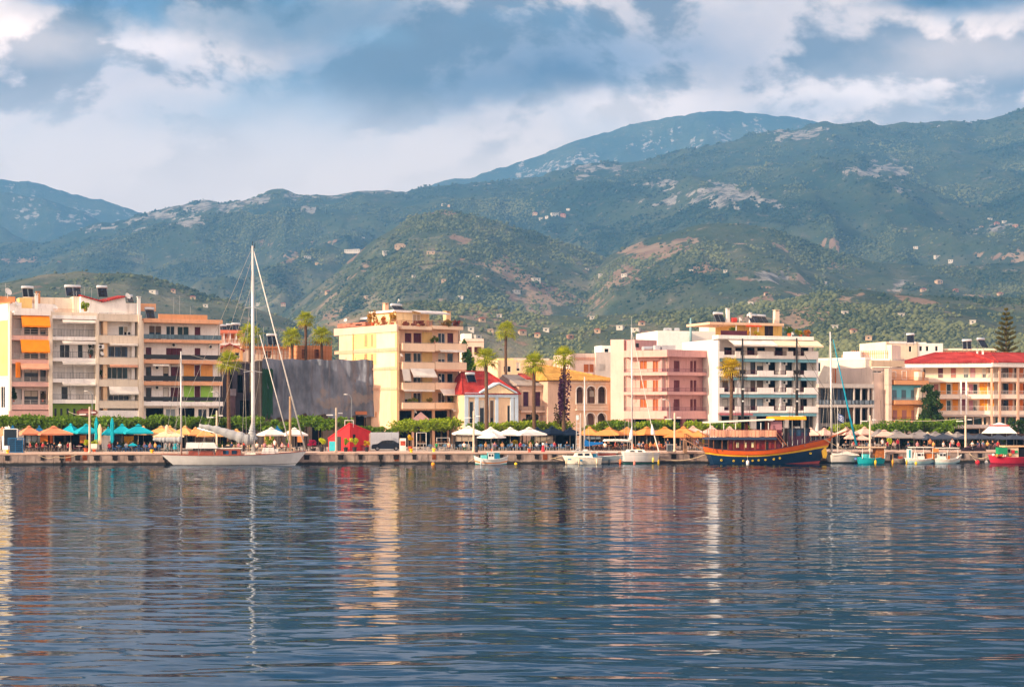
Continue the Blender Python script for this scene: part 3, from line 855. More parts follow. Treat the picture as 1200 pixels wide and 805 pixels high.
    def awn(s, x0, x1, y0, y1, mat, out=0.8, ya=0.0, name='awning', fold=True):
        u0, u1, z0, z1 = s.rect(x0, y0, x1, y1, ya)
        mb = MB()
        n = 10
        v = 0.22 if fold else 0.0
        zb = z0 + v
        for t0, t1 in ((0, 1),):
            mb.hexa([(u0, ya - out, zb), (u1, ya - out, zb), (u1, ya - .03, z1 - .04), (u0, ya - .03, z1 - .04), (u0, ya - out, zb + .03), (u1, ya - out, zb + .03), (u1, ya - .03, z1), (u0, ya - .03, z1)])
        if fold:
            k = max(4, int((u1 - u0) / .45))
            for i in range(k):
                a, b = u0 + (u1 - u0) * i / k, u0 + (u1 - u0) * (i + 1) / k
                mb.box(a + .004, b - .004, ya - out - .03 - .02 * (i % 2), ya - out - .005, z0 + .03 * (i % 2), zb + .03)
        return s.put(mb, name, mat)
    def solar(s, x, y, w, h, ya, n=1, z0=None):
        """roof water heater: tilted collectors and a drum; photo centre x, top row y, size in photo zoom px"""
        u0, u1, zb, zt = s.rect(x - w / 2, y, x + w / 2, y + h, ya)
        root = None
        mb = MB()
        wd = (u1 - u0) / n
        for i in range(n):
            a, b = u0 + wd * i, u0 + wd * (i + 1)
            mb.tube([(a + .06, ya - .1, zb), (a + .06, ya + 1.0, zt - .35)], .04, 4); mb.tube([(b - .06, ya - .1, zb), (b - .06, ya + 1.0, zt - .35)], .04, 4)
            mb.tube([(a + .1, ya + 1.05, zb - .5), (a + .1, ya + 1.05, zt - .3)], .04, 4); mb.tube([(b - .1, ya + 1.05, zb - .5), (b - .1, ya + 1.05, zt - .3)], .04, 4)
        o = s.put(mb, 'solar_heater', STEEL)
        mb = MB()
        for i in range(n):
            a, b = u0 + wd * i + .1, u0 + wd * (i + 1) - .1
            mb.hexa([(a, ya - .12, zb + .05), (b, ya - .12, zb + .05), (b, ya + .98, zt - .32), (a, ya + .98, zt - .32), (a, ya - .16, zb + .11), (b, ya - .16, zb + .11), (b, ya + .92, zt - .26), (a, ya + .92, zt - .26)])
        s.put(mb, 'collector', PANEL, o)
        mb = MB(); mb.tube([(u0 - .05, ya + 1.05, zt - .12), (u0 + .02, ya + 1.05, zt - .12), (u1 - .02, ya + 1.05, zt - .12), (u1 + .05, ya + 1.05, zt - .12)], [.15, .26, .26, .15], 10)
        s.put(mb, 'drum', TANK, o, True)
    def dish(s, x, y, r, ya):
        u, z = s.loc(x, y, ya)
        rr = r / s.zoom[2] / F * 260
        mb = MB()
        prof = [(0.05, 0), (rr * .5, .04), (rr * .85, .12), (rr, .2)]
        n = 14; vs = []; fs = []
        dirv = Vector((0.5, -0.75, 0.45)).normalized(); q = Vector((0, 0, 1)).rotation_difference(dirv)
        for j, (a, h) in enumerate(prof):
            for k in range(n):
                v = q @ Vector((a * math.cos(6.2832 * k / n), a * math.sin(6.2832 * k / n), h)); vs.append((u + v.x, ya + v.y, z + v.z))
        for j in range(len(prof) - 1):
            for k in range(n): fs.append((j * n + k, j * n + (k + 1) % n, (j + 1) * n + (k + 1) % n, (j + 1) * n + k))
        fs.append(tuple(range(n)))
        mb.add(vs, fs)
        mb.tube([(u, ya, z), (u, ya + .15, z - rr * 1.5)], .035, 5)
        p = Vector((u, ya, z)) + dirv * rr * .9; mb.tube([(u, ya, z), tuple(p)], .02, 4)
        s.put(mb, 'satellite_dish', WHITE, None)
    def ac(s, x, y, d=None, w=.85, h=.6):
        d = s.d if d is None else d
        u, z = s.loc(x, y, d)
        mb = MB(); mb.box(u - w / 2, u + w / 2, d - .36, d - .02, z - h / 2, z + h / 2)
        o = s.put(mb, 'air_conditioner', WHITE)
        mb = MB(); q = []
        for k in range(12): q.append((u - .12 + .22 * math.cos(k * math.pi / 6), d - .375, z + .22 * math.sin(k * math.pi / 6)))
        mb.poly(list(reversed(q))); s.put(mb, 'fan_grille', DARK, o)
    def chimney(s, x0, x1, y0, y1, ya, mat=None, cap=True):
        u0, u1, z0, z1 = s.rect(x0, y0, x1, y1, ya)
        mb = MB(); w = u1 - u0
        mb.box(u0, u1, ya, ya + w, z0, z1 - .25 if cap else z1)
        if cap:
            mb.box(u0 + w * .1, u0 + w * .25, ya + .05, ya + w - .05, z1 - .25, z1 - .08); mb.box(u1 - w * .25, u1 - w * .1, ya + .05, ya + w - .05, z1 - .25, z1 - .08)
            mb.box(u0 - .06, u1 + .06, ya - .06, ya + w + .06, z1 - .08, z1)
        s.put(mb, 'chimney', mat or WHITE)
    def antenna(s, x, y0, y1, ya, arms=4):
        u, z1 = s.loc(x, y0, ya); _, z0 = s.loc(x, y1, ya)
        mb = MB(); mb.tube([(u, ya, z0), (u, ya, z1)], .028, 5)
        for i in range(arms):
            zz = z1 - .12 - i * .28; L = .55 + .12 * (i % 2)
            mb.tube([(u - L, ya, zz), (u + L, ya, zz)], .017, 4)
        s.put(mb, 'antenna', STEEL)
    def done(s, sides=True, roof=True, name='wall'):
        mb = MB(); W, D, d, z0, z1 = s.W, s.depth, s.d, s.base, s.top
        if W > 6 and z1 > 6:
            for u in (.22, W - .25):
                p = MB(); p.tube([(u, d - .07, .1), (u, d - .07, z1 - .1)], .05, 6); s.put(p, 'drainpipe', M('a89a8c', .6, .15, 2, .3))
            p = MB(); r = s.r
            for i in range(3):
                u, h = r.uniform(.1, .9) * W, z1 * r.uniform(.35, .9); p.tube([(u, d - .02, h), (u + .1, d - .03, h * .6), (u + r.uniform(-1, 1), d - .02, h * .58), (u, d - .02, .3)], .018, 4)
            s.put(p, 'cable', DARK)
        gridwall(mb, 0, W, z0, z1, d, s.ops)
        mb.poly([(0, D, z0), (0, d, z0), (0, d, z1), (0, D, z1)]); mb.poly([(W, d, z0), (W, D, z0), (W, D, z1), (W, d, z1)])
        mb.poly([(W, D, z0), (0, D, z0), (0, D, z1), (W, D, z1)])
        mb.poly([(0, d, z1), (W, d, z1), (W, D, z1), (0, D, z1)])
        return s.put(mb, name, s.mat)

CREAM = wallm('ead9c4'); PINKW = wallm('eed9cf'); WHT = wallm('f2ebe6'); YELL = wallm('e6bf7c'); ORG = wallm('e8a257'); PINK_SHADED = wallm('cc9b98'); PALEP = wallm('dfb0a4')
MAROON = M('5a1a2a', 0.6, 0.2, 2); SHUT_O = M('c46a34', 0.6, 0.15, 2); SHUT_B = M('5c3026', 0.6, 0.2, 2); TERR = M('c98a5e', 0.85, 0.15, 1, 0.2)

def tilem(h):
    """clay tiles: ribs down the slope, course lines across it, faded and dark tiles"""
    m = bpy.data.materials.new('roof_tiles'); m.use_nodes = True
    t = NT(m.node_tree); b = t.n['Principled BSDF']; co = t.new('ShaderNodeTexCoord').outputs['Object']; c = lin(h)
    n = t.noise(co, .5, 5, .65); f = t.noise(co, 3.5, 3, .6); sp = t.new('ShaderNodeSeparateXYZ'); t.put(sp.inputs[0], co)
    rib = t.math('SINE', t.math('MULTIPLY', t.math('ADD', sp.outputs[0], t.math('MULTIPLY', sp.outputs[1], .6)), 15.0)); cour = t.math('SINE', t.math('MULTIPLY', sp.outputs[2], 22.0))
    o = t.mix(t.rng(n, .3, .7), tuple(x * .65 for x in c), tuple(min(1, x * 1.15 + .03) for x in c))
    o = t.mix(t.math('MULTIPLY', t.rng(f, .5, .7), .5), o, tuple(x * .4 for x in c))
    o = t.mix(t.math('MULTIPLY', t.rng(rib, .2, 1.0), .45), o, tuple(x * .35 for x in c)); o = t.mix(t.math('MULTIPLY', t.rng(cour, .5, 1.0), .3), o, tuple(x * .3 for x in c))
    t.put(b.inputs['Base Color'], o); b.inputs['Roughness'].default_value = .85; b.inputs['Specular IOR Level'].default_value = .2
    bm = t.new('ShaderNodeBump'); bm.inputs['Distance'].default_value = .05; t.put(bm.inputs['Height'], rib); t.l.new(bm.outputs[0], b.inputs['Normal'])
    return m
REDTILE = tilem('b8302a'); OCHRE = tilem('d9a24a')
ORANGE = cloth('f08a1c'); PEACH = cloth('dca184'); OFFW = cloth('e6ddd2'); BLUEPAINT = wallm('7fb6c6', 0.2)

def b_edge():
    b = Bld('apartment_building', 'narrow sunlit cream and yellow house wall at the photo\'s left edge beside orange awnings', (-70, 262), (10.8, 245.5), C1, d=0.0, depth=11, top=129, mat=WHT)
    b.blk('painted_panel', -200, 33, 195, 408, -.04, -.01, YELL)
    b.win(2, 445, 20, 530, 'glass'); b.win(-60, 445, -35, 530, 'glass')
    b.win(-70, 215, -40, 270, 'glass'); b.win(-70, 310, -40, 365, 'glass')
    b.blk('cornice', -200, 36, 409, 418, -.15, -.01, CREAM)
    b.blk('parapet', -200, 40, 126, 131, -.06, .3, TERR)
    b.done()
b_edge()

def b_orange():
    b = Bld('apartment_building', 'pale apartment block with orange awnings over its stacked balconies', (11.4, 244), (60.5, 246.4), C1, d=1.6, depth=12, top=160, mat=PINKW)
    LEV = ((220, 246, 264), (318, 340, 357), (410, 428, 446), (498, 517, 537))
    for r, a, c in LEV: b.bal(46, 192, r, a, c, 'rail', PALEP, M('c9bdb6', 0.6))
    for y0, y1 in ((178, 243), (268, 337), (362, 426), (455, 515)):
        b.win(52, y0, 86, y1, 'dark'); b.win(95, y0 + 6, 150, y1, 'glass', DARK); b.win(158, y0 + 8, 180, y1, 'glass', DARK)
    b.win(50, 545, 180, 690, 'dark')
    b.blk('ground_fascia', 36, 192, 541, 566, -.1, 1.6, PALEP)
    b.blk('partition', 38, 46, 150, 640, -.05, 1.6, CREAM); b.blk('partition', 192, 206, 150, 640, -.12, 1.6, CREAM)
    b.blk('roof_slab', 56, 200, 150, 166, -.25, 1.6, WHT); b.blk('roof_parapet', 62, 198, 139, 151, -.2, .0, WHT)
    b.awn(83, 194, 168, 215, ORANGE, 1.1); b.awn(80, 192, 262, 315, ORANGE, 1.2); b.awn(80, 190, 355, 381, PEACH, .9)
    mb = MB(); u0, u1, z0, z1 = b.rect(61, 350, 80, 411, 0)
    for i in range(5): mb.box(u0 + (u1 - u0) * i / 5, u0 + (u1 - u0) * (i + .86) / 5, -.18 - .05 * (i % 2), -.10, z0, z1)
    b.put(mb, 'curtain', ORANGE)
    b.blk('penthouse', 95, 290, 96, 165, 4, 9, CREAM); b.blk('stair_head', 76, 126, 97, 150, 2.2, 5, YELL); b.blk('shed', -10, 60, 92, 140, 5, 8, TERR)
    b.blk('lift_house', 288, 315, 92, 160, 3.0, 6, CREAM)
    b.chimney(138, 150, 80, 150, 2.0); b.chimney(142, 158, 72, 120, 3.2, TERR)
    b.solar(112, 52, 46, 44, 4.2, 2); b.solar(290, 48, 62, 44, 4.2, 2)
    b.dish(30, 75, 15, 3); b.dish(64, 122, 10, 1.8); b.dish(214, 137, 12, 2)
    b.antenna(332, 55, 105, 4); b.antenna(360, 58, 105, 4.5, 3); b.antenna(22, 40, 95, 5, 2)
    b.ac(215, 352 - 100, 1.5); b.dish(398, 318, 9, .2)
    b.done()
b_orange()

def b_white():
    b = Bld('apartment_building', 'white apartment block with dark barred railings over a green ground floor', (61, 246.5), (114.6, 249), C1, d=1.5, depth=12, top=166, mat=WHT)
    BR = M('55555c', 0.5, 0.1, 1, 0, 0.3)
    for i, (r, a, c) in enumerate(((222, 250, 264), (309, 334, 347), (391, 415, 430), (477, 497, 512))): b.bal(206, 378, r, a, c, 'bars', WHT, BR)
    b.blk('roof_slab', 204, 380, 167, 181, -.15, 1.5, WHT); b.blk('roof_parapet', 206, 380, 155, 168, -.1, .05, CREAM)
    b.win(234, 281, 275, 333, 'glass'); b.win(305, 281, 326, 333, 'glass', WHITE)
    for y0, y1 in ((196, 249), (363, 414)):
        for x in (226, 262, 298, 338): b.win(x, y0 + 6, x + 30, y1, 'shutter', M('dcd5cf', 0.7, 0.05, 2))
    b.win(240, 445, 268, 497, 'glass'); b.win(300, 445, 330, 497, 'shutter', M('d9d0c8', 0.7, 0.05, 2))
    for y in (185, 268, 348, 430): b.awn(245, 374, y, y + 13, OFFW, .5, 0.0)
    b.blk('partition', 198, 207, 160, 640, -.08, 1.5, CREAM); b.blk('partition', 376, 387, 160, 640, -.08, 1.5, CREAM)
    G = M('6f8a2c', 0.8, 0.15, 1, .3)
    b.blk('green_front', 206, 377, 513, 575, .35, 1.5, G)
    for x in (214, 237, 262, 288, 318): b.blk('slot_window', x, x + 8, 532, 562, .30, .36, GLASS)
    # faded oval shop board with red lettering band over the green front
    u0, u1, z0, z1 = b.rect(300, 533, 384, 562, -.05)
    mb = MB(); n = 28; cu, cz = (u0 + u1) / 2, (z0 + z1) / 2; q = [(cu + (u1 - u0) / 2 * math.cos(6.2832 * k / n), cz + (z1 - z0) / 2 * math.sin(6.2832 * k / n)) for k in range(n)]
    mb.poly([(x, -.10, z) for x, z in q]); mb.add([(x, -.10, z) for x, z in q] + [(x, .02, z) for x, z in q], [(k, (k + 1) % n, n + (k + 1) % n, n + k) for k in range(n)])
    o = b.put(mb, 'shop_board', M('8d4a40', 0.7, .2)); mb = MB(); mb.box(cu - (u1 - u0) * .36, cu + (u1 - u0) * .36, -.13, -.103, cz - .12, cz + .18); b.put(mb, 'band', M('c98b80', .7, .3, 4), o)
    b.win(210, 580, 300, 690, 'dark'); b.win(305, 580, 370, 690, 'dark')
    b.blk('terrace_wall', 216, 300, 100, 160, 3.6, 8, CREAM)
    mb = MB(); u0, z = b.loc(210, 165, .6); u1, _ = b.loc(292, 165, .6); zt = b.loc(250, 142, .6)[1]
    for i in range(25): x = u0 + (u1 - u0) * i / 24; mb.tube([(x, .6, z), (x, .6, zt)], .016, 4)
    mb.tube([(u0, .6, zt), (u1, .6, zt)], .03, 4); b.put(mb, 'terrace_railing', TERR)
    # low red roofed attic rising to the right
    u0, z0 = b.loc(316, 160, 1.8); u1, _ = b.loc(500, 160, 1.8); ua, za = b.loc(318, 92, 1.8); um, zm = b.loc(405, 116, 1.8); ub, zb = b.loc(492, 96, 1.8)
    mb = MB(); y0, y1 = 1.8, 8
    P = [(u0, z0), (u1, z0), (ub, zb), (um, zm), (ua, za)]
    mb.poly([(x, y0, z) for x, z in P]); mb.poly([(x, y1, z) for x, z in reversed(P)])
    for k in range(5): a, c = P[k], P[(k + 1) % 5]; mb.poly([(a[0], y0, a[1]), (a[0], y1, a[1]), (c[0], y1, c[1]), (c[0], y0, c[1])])
    b.put(mb, 'attic', WHT)
    mb = MB()
    for (xa, zaa), (xc, zc) in (((ua, za), (um, zm)), ((um, zm), (ub, zb))):
        mb.hexa([(xa, y0 - .35, zaa + .03), (xc, y0 - .35, zc + .03), (xc, y1, zc + .45), (xa, y1, zaa + .45), (xa, y0 - .35, zaa + .2), (xc, y0 - .35, zc + .2), (xc, y1, zc + .7), (xa, y1, zaa + .7)])
    b.put(mb, 'roof', REDTILE)
    b.solar(405, 50, 40, 46, 2.4, 1); b.antenna(300, 70, 165, 2.5, 2)
    b.done()
b_white()

def b_parapets():
    b = Bld('apartment_building', 'white block with solid balcony parapets and a white roof chimney', (114.8, 249), (165.5, 252), C1, d=1.7, depth=12, top=178, mat=WHT)
    for r, a, c in ((163, 182, 190), (247, 268, 276), (333, 352, 360), (419, 437, 446), (503, 522, 531)): b.bal(388, 546, r, a, c, 'solid', CREAM)
    b.win(466, 209, 487, 246, 'teal'); b.win(487, 209, 504, 246, 'glass')
    b.win(425, 288, 503, 332, 'blue'); b.win(418, 370, 503, 416, 'teal'); b.win(425, 480, 508, 502, 'glass'); b.win(400, 205, 418, 246, 'dark')
    b.win(392, 540, 410, 620, 'glass'); b.win(440, 590, 540, 690, 'dark')
    b.blk('attic', 416, 546, 118, 168, 2.0, 8, WHT); b.win(420, 127, 446, 160, 'blue', None, 2.0, False); b.win(449, 127, 484, 160, 'teal', None, 2.0, False)
    b.awn(428, 542, 446, 478, OFFW, .5); b.awn(430, 540, 361, 371, PEACH, .35); b.awn(430, 540, 277, 286, OFFW, .35)
    b.blk('partition', 386, 390, 180, 640, 0, 1.7, CREAM); b.blk('partition', 406, 422, 190, 640, .35, 1.7, M('f0c9a0', .85, .06, .4, .3)); b.blk('partition', 545, 558, 165, 640, -.15, 1.7, CREAM); b.blk('partition', 518, 530, 190, 520, .6, 1.7, WHT)  # the orange fin has its sunlit strip put into the colour
    b.blk('ground_fascia', 388, 546, 540, 566, -.05, 1.7, WHT)
    b.chimney(541, 553, 92, 170, 1.0); b.dish(500, 92, 13, 1.6); b.ac(508, 238, 1.6); b.ac(396, 290, .3)
    b.blk('water_tank_house', 500, 542, 118, 165, 3.0, 6, YELL); b.solar(515, 86, 26, 30, 2.6)
    b.done()
b_parapets()

def b_colour():
    b = Bld('apartment_building', 'apartment block with green and orange walls and maroon doors under a terracotta parapet', (165.8, 252.5), (261, 257.5), C2, d=1.5, depth=12, top=186, mat=WHT)
    T = wallm('e2a883'); BLK = M('23262c', 0.25, 0.1)
    b.bal(60, 370, 243, 262, 274, 'glass', T, glassm('8fb0c4'))
    b.bal(60, 370, 322, 341, 356, 'glass', T, BLK); b.bal(60, 372, 405, 426, 441, 'glass', T, BLK); b.bal(58, 374, 487, 505, 522, 'glass', WHT, BLK)
    b.blk('roof_slab', 62, 372, 181, 197, -.3, 1.6, T); b.blk('parapet', 120, 312, 163, 182, .0, .18, wallm('d99b70'))
    b.blk('parapet', 45, 110, 120, 150, 3.6, 3.9, wallm('d9a27c'))
    b.win(82, 206, 132, 262, 'blue'); b.win(150, 208, 184, 262, 'blue'); b.win(194, 210, 240, 262, 'teal'); b.win(262, 212, 285, 262, 'shutter', MAROON)
    b.win(70, 292, 92, 340, 'shutter', MAROON); b.win(150, 295, 212, 340, 'shutter', MAROON); b.win(262, 295, 285, 340, 'shutter', MAROON)
    for y0, y1 in ((360, 425), (442, 505)):
        b.win(70, y0 + 8, 92, y1, 'glass', MAROON); b.win(138, y0 + 8, 160, y1, 'glass', MAROON); b.win(168, y0 + 8, 210, y1, 'shutter', MAROON); b.win(262, y0 + 2, 284, y1, 'shutter', MAROON)
    for (y0, y1, m) in ((359, 426, ORG), (441, 505, M('9ed052', .85, .08, .5, .2))):
        b.blk('painted_panel', 219, 260, y0, y1, 1.44, 1.48, m); b.blk('painted_panel', 286, 333, y0, y1, 1.44, 1.48, m)
    b.awn(95, 160, 358, 366, OFFW, .4); b.ac(180, 283); b.ac(325, 290); b.ac(115, 450); b.ac(115, 372)
    b.blk('side_wall', 46, 62, 185, 640, -.1, 1.5, CREAM)
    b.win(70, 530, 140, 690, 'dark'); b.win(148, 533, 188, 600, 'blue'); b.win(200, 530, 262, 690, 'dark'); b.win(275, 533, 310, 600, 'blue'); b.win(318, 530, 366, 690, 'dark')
    b.blk('ground_front', 62, 372, 522, 640, 1.42, 1.49, M('2a2b31', .7, .2)) if False else None
    b.solar(90, 136, 36, 44, .6); b.antenna(180, 95, 165, 3, 3); b.antenna(203, 88, 165, 3, 5); b.antenna(245, 132, 165, 2, 0)
    mb = MB()
    for x in (160, 166, 172, 184, 195): u, z = b.loc(x, 176, .6); mb.box(u - .16, u + .16, .5, .8, z - .2, z + .35)
    b.put(mb, 'roof_vent', WHITE)
    b.done()
b_colour()

def house_gable(name, label, A, B, zoom, top, ridge, depth, mat, roofmat, wins, over=.35):
    b = Bld(name, label, A, B, zoom, d=0.0, depth=depth, top=top, mat=mat, cat='house')
    zr = b.z(b.W / 2, ridge); z1 = b.top; W = b.W
    mb = MB(); mb.poly([(0, 0, z1), (W, 0, z1), (W / 2, 0, zr)]); mb.poly([(W, depth, z1), (0, depth, z1), (W / 2, depth, zr)])
    b.put(mb, 'gable', mat)
    mb = MB(); k = (zr - z1) / (W / 2)
    for sgn in (0, 1):
        xa, xb = (-over, W / 2) if sgn == 0 else (W / 2, W + over)
        za, zb = (z1 - k * over, zr) if sgn == 0 else (zr, z1 - k * over)
        mb.hexa([(xa, -over, za + .02), (xb, -over, zb + .02), (xb, depth + over, zb + .02), (xa, depth + over, za + .02), (xa, -over, za + .2), (xb, -over, zb + .2), (xb, depth + over, zb + .2), (xa, depth + over, za + .2)])
    b.put(mb, 'roof', roofmat)
    for w in wins: b.win(*w)
    b.done()
    return b
def b_behind_left():
    b = Bld('house', 'pink house with a row of dark solar collectors on its roof behind the colourful block', (250, 300), (288, 302), C2, d=1.0, depth=9, top=228, mat=wallm('e8b49a'), cat='house')
    b.bal(350, 440, 258, 275, 283, 'rail', WHT, WHITE); b.blk('roof_slab', 348, 452, 224, 236, -.2, 1.0, wallm('e6876a'))
    for x in (380, 405, 425): b.win(x, 240, x + 14, 274, 'shutter', SHUT_O)
    for x in (353, 376, 400, 424): b.blk('post', x, x + 4, 234, 262, 0, .15, WHITE)
    b.solar(372, 203, 40, 28, 1.4, 2); b.solar(402, 200, 24, 30, 1.6); b.solar(428, 197, 34, 34, 1.2, 2)
    b.done()
    house_gable('house', 'small orange house with a low red gable roof behind the colourful block', (254, 288), (284.5, 289), C2, 304, 281, 8, wallm('efb079'), REDTILE, [(392, 290, 405, 303, 'glass'), (356, 312, 374, 336, 'glass'), (420, 312, 440, 336, 'glass')])
    b = Bld('house', 'flat roofed cream house with an open timber roof frame behind the grey wrapped building', (283, 300), (345, 303), C3, d=0.4, depth=9, top=292, mat=CREAM, cat='house')
    W_ = M('b06a3c', .8, .2)
    b.win(-30, 300, 0, 330, 'glass'); b.win(30, 305, 60, 335, 'glass'); b.blk('cornice', -55, 150, 288, 296, -.1, .45, TERR)
    mb = MB()
    for x in range(-5, 150, 14):
        u, z0 = b.loc(x, 340, -.3); z1 = b.loc(x, 280, -.3)[1]; mb.bar((u, -.3, z0), (u, -.3, z1), .10)
    for y in (300, 316): u0, z = b.loc(-5, y, -.3); u1, _ = b.loc(150, y, -.3); mb.bar((u0, -.32, z), (u1, -.32, z), .08)
    b.put(mb, 'timber_frame', W_)
    b.solar(66, 240, 40, 44, 1.2, 2); b.antenna(30, 210, 290, 2, 1)
    b.done()
    b = Bld('house', 'orange brick roof room in a pole scaffold between the two palms above the wrapped building', (349, 290), (389, 292), C3, d=0.3, depth=7, top=285, mat=wallm('c98a62'), cat='house')
    mb = MB()
    for i in range(16):
        x = 110 + i * 12.5
        u, z0 = b.loc(x, 345, -.4); mb.bar((u, -.4, z0), (u, -.4, b.loc(x, 262, -.4)[1]), .07)
    for y in (272, 290, 308, 326): u0, z = b.loc(108, y, -.4); u1, _ = b.loc(300, y, -.4); mb.bar((u0, -.42, z), (u1, -.42, z), .06)
    b.put(mb, 'scaffold', W_)
    b.win(230, 300, 250, 335, 'shutter', SHUT_B); b.win(180, 300, 200, 335, 'shutter', SHUT_B)
    b.done()
b_behind_left()

def b_alley():  # dark grey walls, with the gap's shadow mixed into the colour
    b = Bld('house', 'dim dark grey house in the gap between the colourful block and the wrapped building', (259, 276), (309, 279), C2, d=0.0, depth=8, top=352, mat=M('4a4552', .9, .2, .6, .4), cat='house')
    for x0, x1 in ((385, 410), (430, 452), (475, 500)): b.win(x0, 400, x1, 470, 'dark')
    b.win(395, 480, 424, 560, 'shutter', M('8d6f76', .8, .15)); b.win(440, 500, 500, 600, 'dark'); b.blk('cornice', 360, 520, 348, 356, -.15, .2, M('6a5a58', .9, .2)); b.blk('light_panel', 398, 425, 455, 482, -.05, -.005, M('a89ca4', .9, .2))
    b.done()
b_alley()

def b_wrapped():
    b = Bld('building', 'building under repair wrapped in torn grey sheeting beside the yellow apartments', (303, 266), (446.5, 271), C3, d=1.2, depth=16, top=345, mat=M('6d6258', .9, .2))
    # shop openings under the sheet
    for x0, x1 in ((345, 378), (392, 432), (475, 530), (150, 190), (220, 262)): b.win(x0, 560, x1, 690, 'dark')
    # the sheet: a wavy skin with folds, a ragged hem and a sagging top
    r = random.Random(3)
    n, mrow = 150, 30
    def sheet(xa, xb, ya, yb, off, seed):
        u0, z1 = b.loc(xa, ya, off); u1, _ = b.loc(xb, ya, off); z0 = b.loc((xa + xb) / 2, yb, off)[1]
        U, V = np.meshgrid(np.linspace(0, 1, n), np.linspace(0, 1, mrow))
        xx = u0 + (u1 - u0) * U; zz = z0 + (z1 - z0) * V
        w = (fbm(xx * .9 + 3, zz * .05 + seed, 4, seed) - .5) * .9
        w2 = ridged(xx * .30 + zz * .12, zz * .12 - xx * .05, 3, seed + 5) - .6
        yy = off + w * 1.3 + w2 * .9
        hem = (fbm(U[0] * 14, U[0] * 0 + seed, 3, seed + 9) - .5) * 2.2
        zz = zz + (1 - V) * hem[None, :] + V ** 4 * (np.sin(U * 31) * .10)
        mb = MB(); mb.v = [tuple(p) for p in np.stack([xx, yy, zz], -1).reshape(-1, 3)]
        for j in range(mrow - 1):
            for i in range(n - 1): mb.f.append((j * n + i, j * n + i + 1, (j + 1) * n + i + 1, (j + 1) * n + i)); mb.mi.append(0)
        return mb
    m = bpy.data.materials.new('sheeting'); m.use_nodes = True
    t = NT(m.node_tree); p = t.n['Principled BSDF']; co = t.new('ShaderNodeTexCoord').outputs['Object']
    a = t.noise(t.vec('MULTIPLY', co, (.5, .5, .25)), 0.7, 5, .6); s2 = t.noise(t.vec('MULTIPLY', co, (3, 3, .15)), 1, 4, .6)
    c = t.mix(t.rng(a, .35, .65), (.055, .068, .10), (.155, .172, .225)); c = t.mix(t.math('MULTIPLY', t.rng(s2, .5, .7), .35), c, (.20, .215, .26)); pass
    sx = t.new('ShaderNodeSeparateXYZ'); t.put(sx.inputs[0], co)
    # dusty cement patches where the sheet is worn through
    e = t.rng(t.math('ADD', t.noise(co, .55, 5, .6), t.math('MULTIPLY', t.math('ABSOLUTE', t.math('SUBTRACT', sx.outputs[2], 7.6)), -.085)), .38, .50)
    e = t.math('MULTIPLY', e, t.rng(sx.outputs[0], 8.5, 9.6))
    c = t.mix(t.math('MULTIPLY', e, .75), c, (.21, .175, .165))
    t.put(p.inputs['Base Color'], c); p.inputs['Roughness'].default_value = .55
    b.put(sheet(24, 488, 338, 562, .5, 31), 'sheeting', m, None, True)
    GN = M('123f28', .8, .25, .6)
    b.put(sheet(24, 66, 376, 562, -.1, 47), 'green_netting', GN, None, True)
    b.put(sheet(488, 523, 390, 540, 1.0, 53), 'green_netting', GN, None, True)
    mb = MB()
    for x in range(30, 500, 36):
        u, z0 = b.loc(x, 640, .95); mb.tube([(u, .95, 0), (u, .95, b.loc(x, 332, .95)[1])], .04, 5)
    for y in (350, 400, 450, 500, 548): u0, z = b.loc(24, y, .95); u1, _ = b.loc(500, y, .95); mb.tube([(u0, .95, z), (u1, .95, z)], .035, 5)
    b.put(mb, 'scaffold', M('7c5a40', .7, .2))
    b.blk('shop_awning', 470, 538, 545, 566, -.3, 1.1, TERR); b.blk('shop_fascia', 392, 436, 543, 556, .1, 1.2, M('a5684a', .8))
    b.done()
b_wrapped()
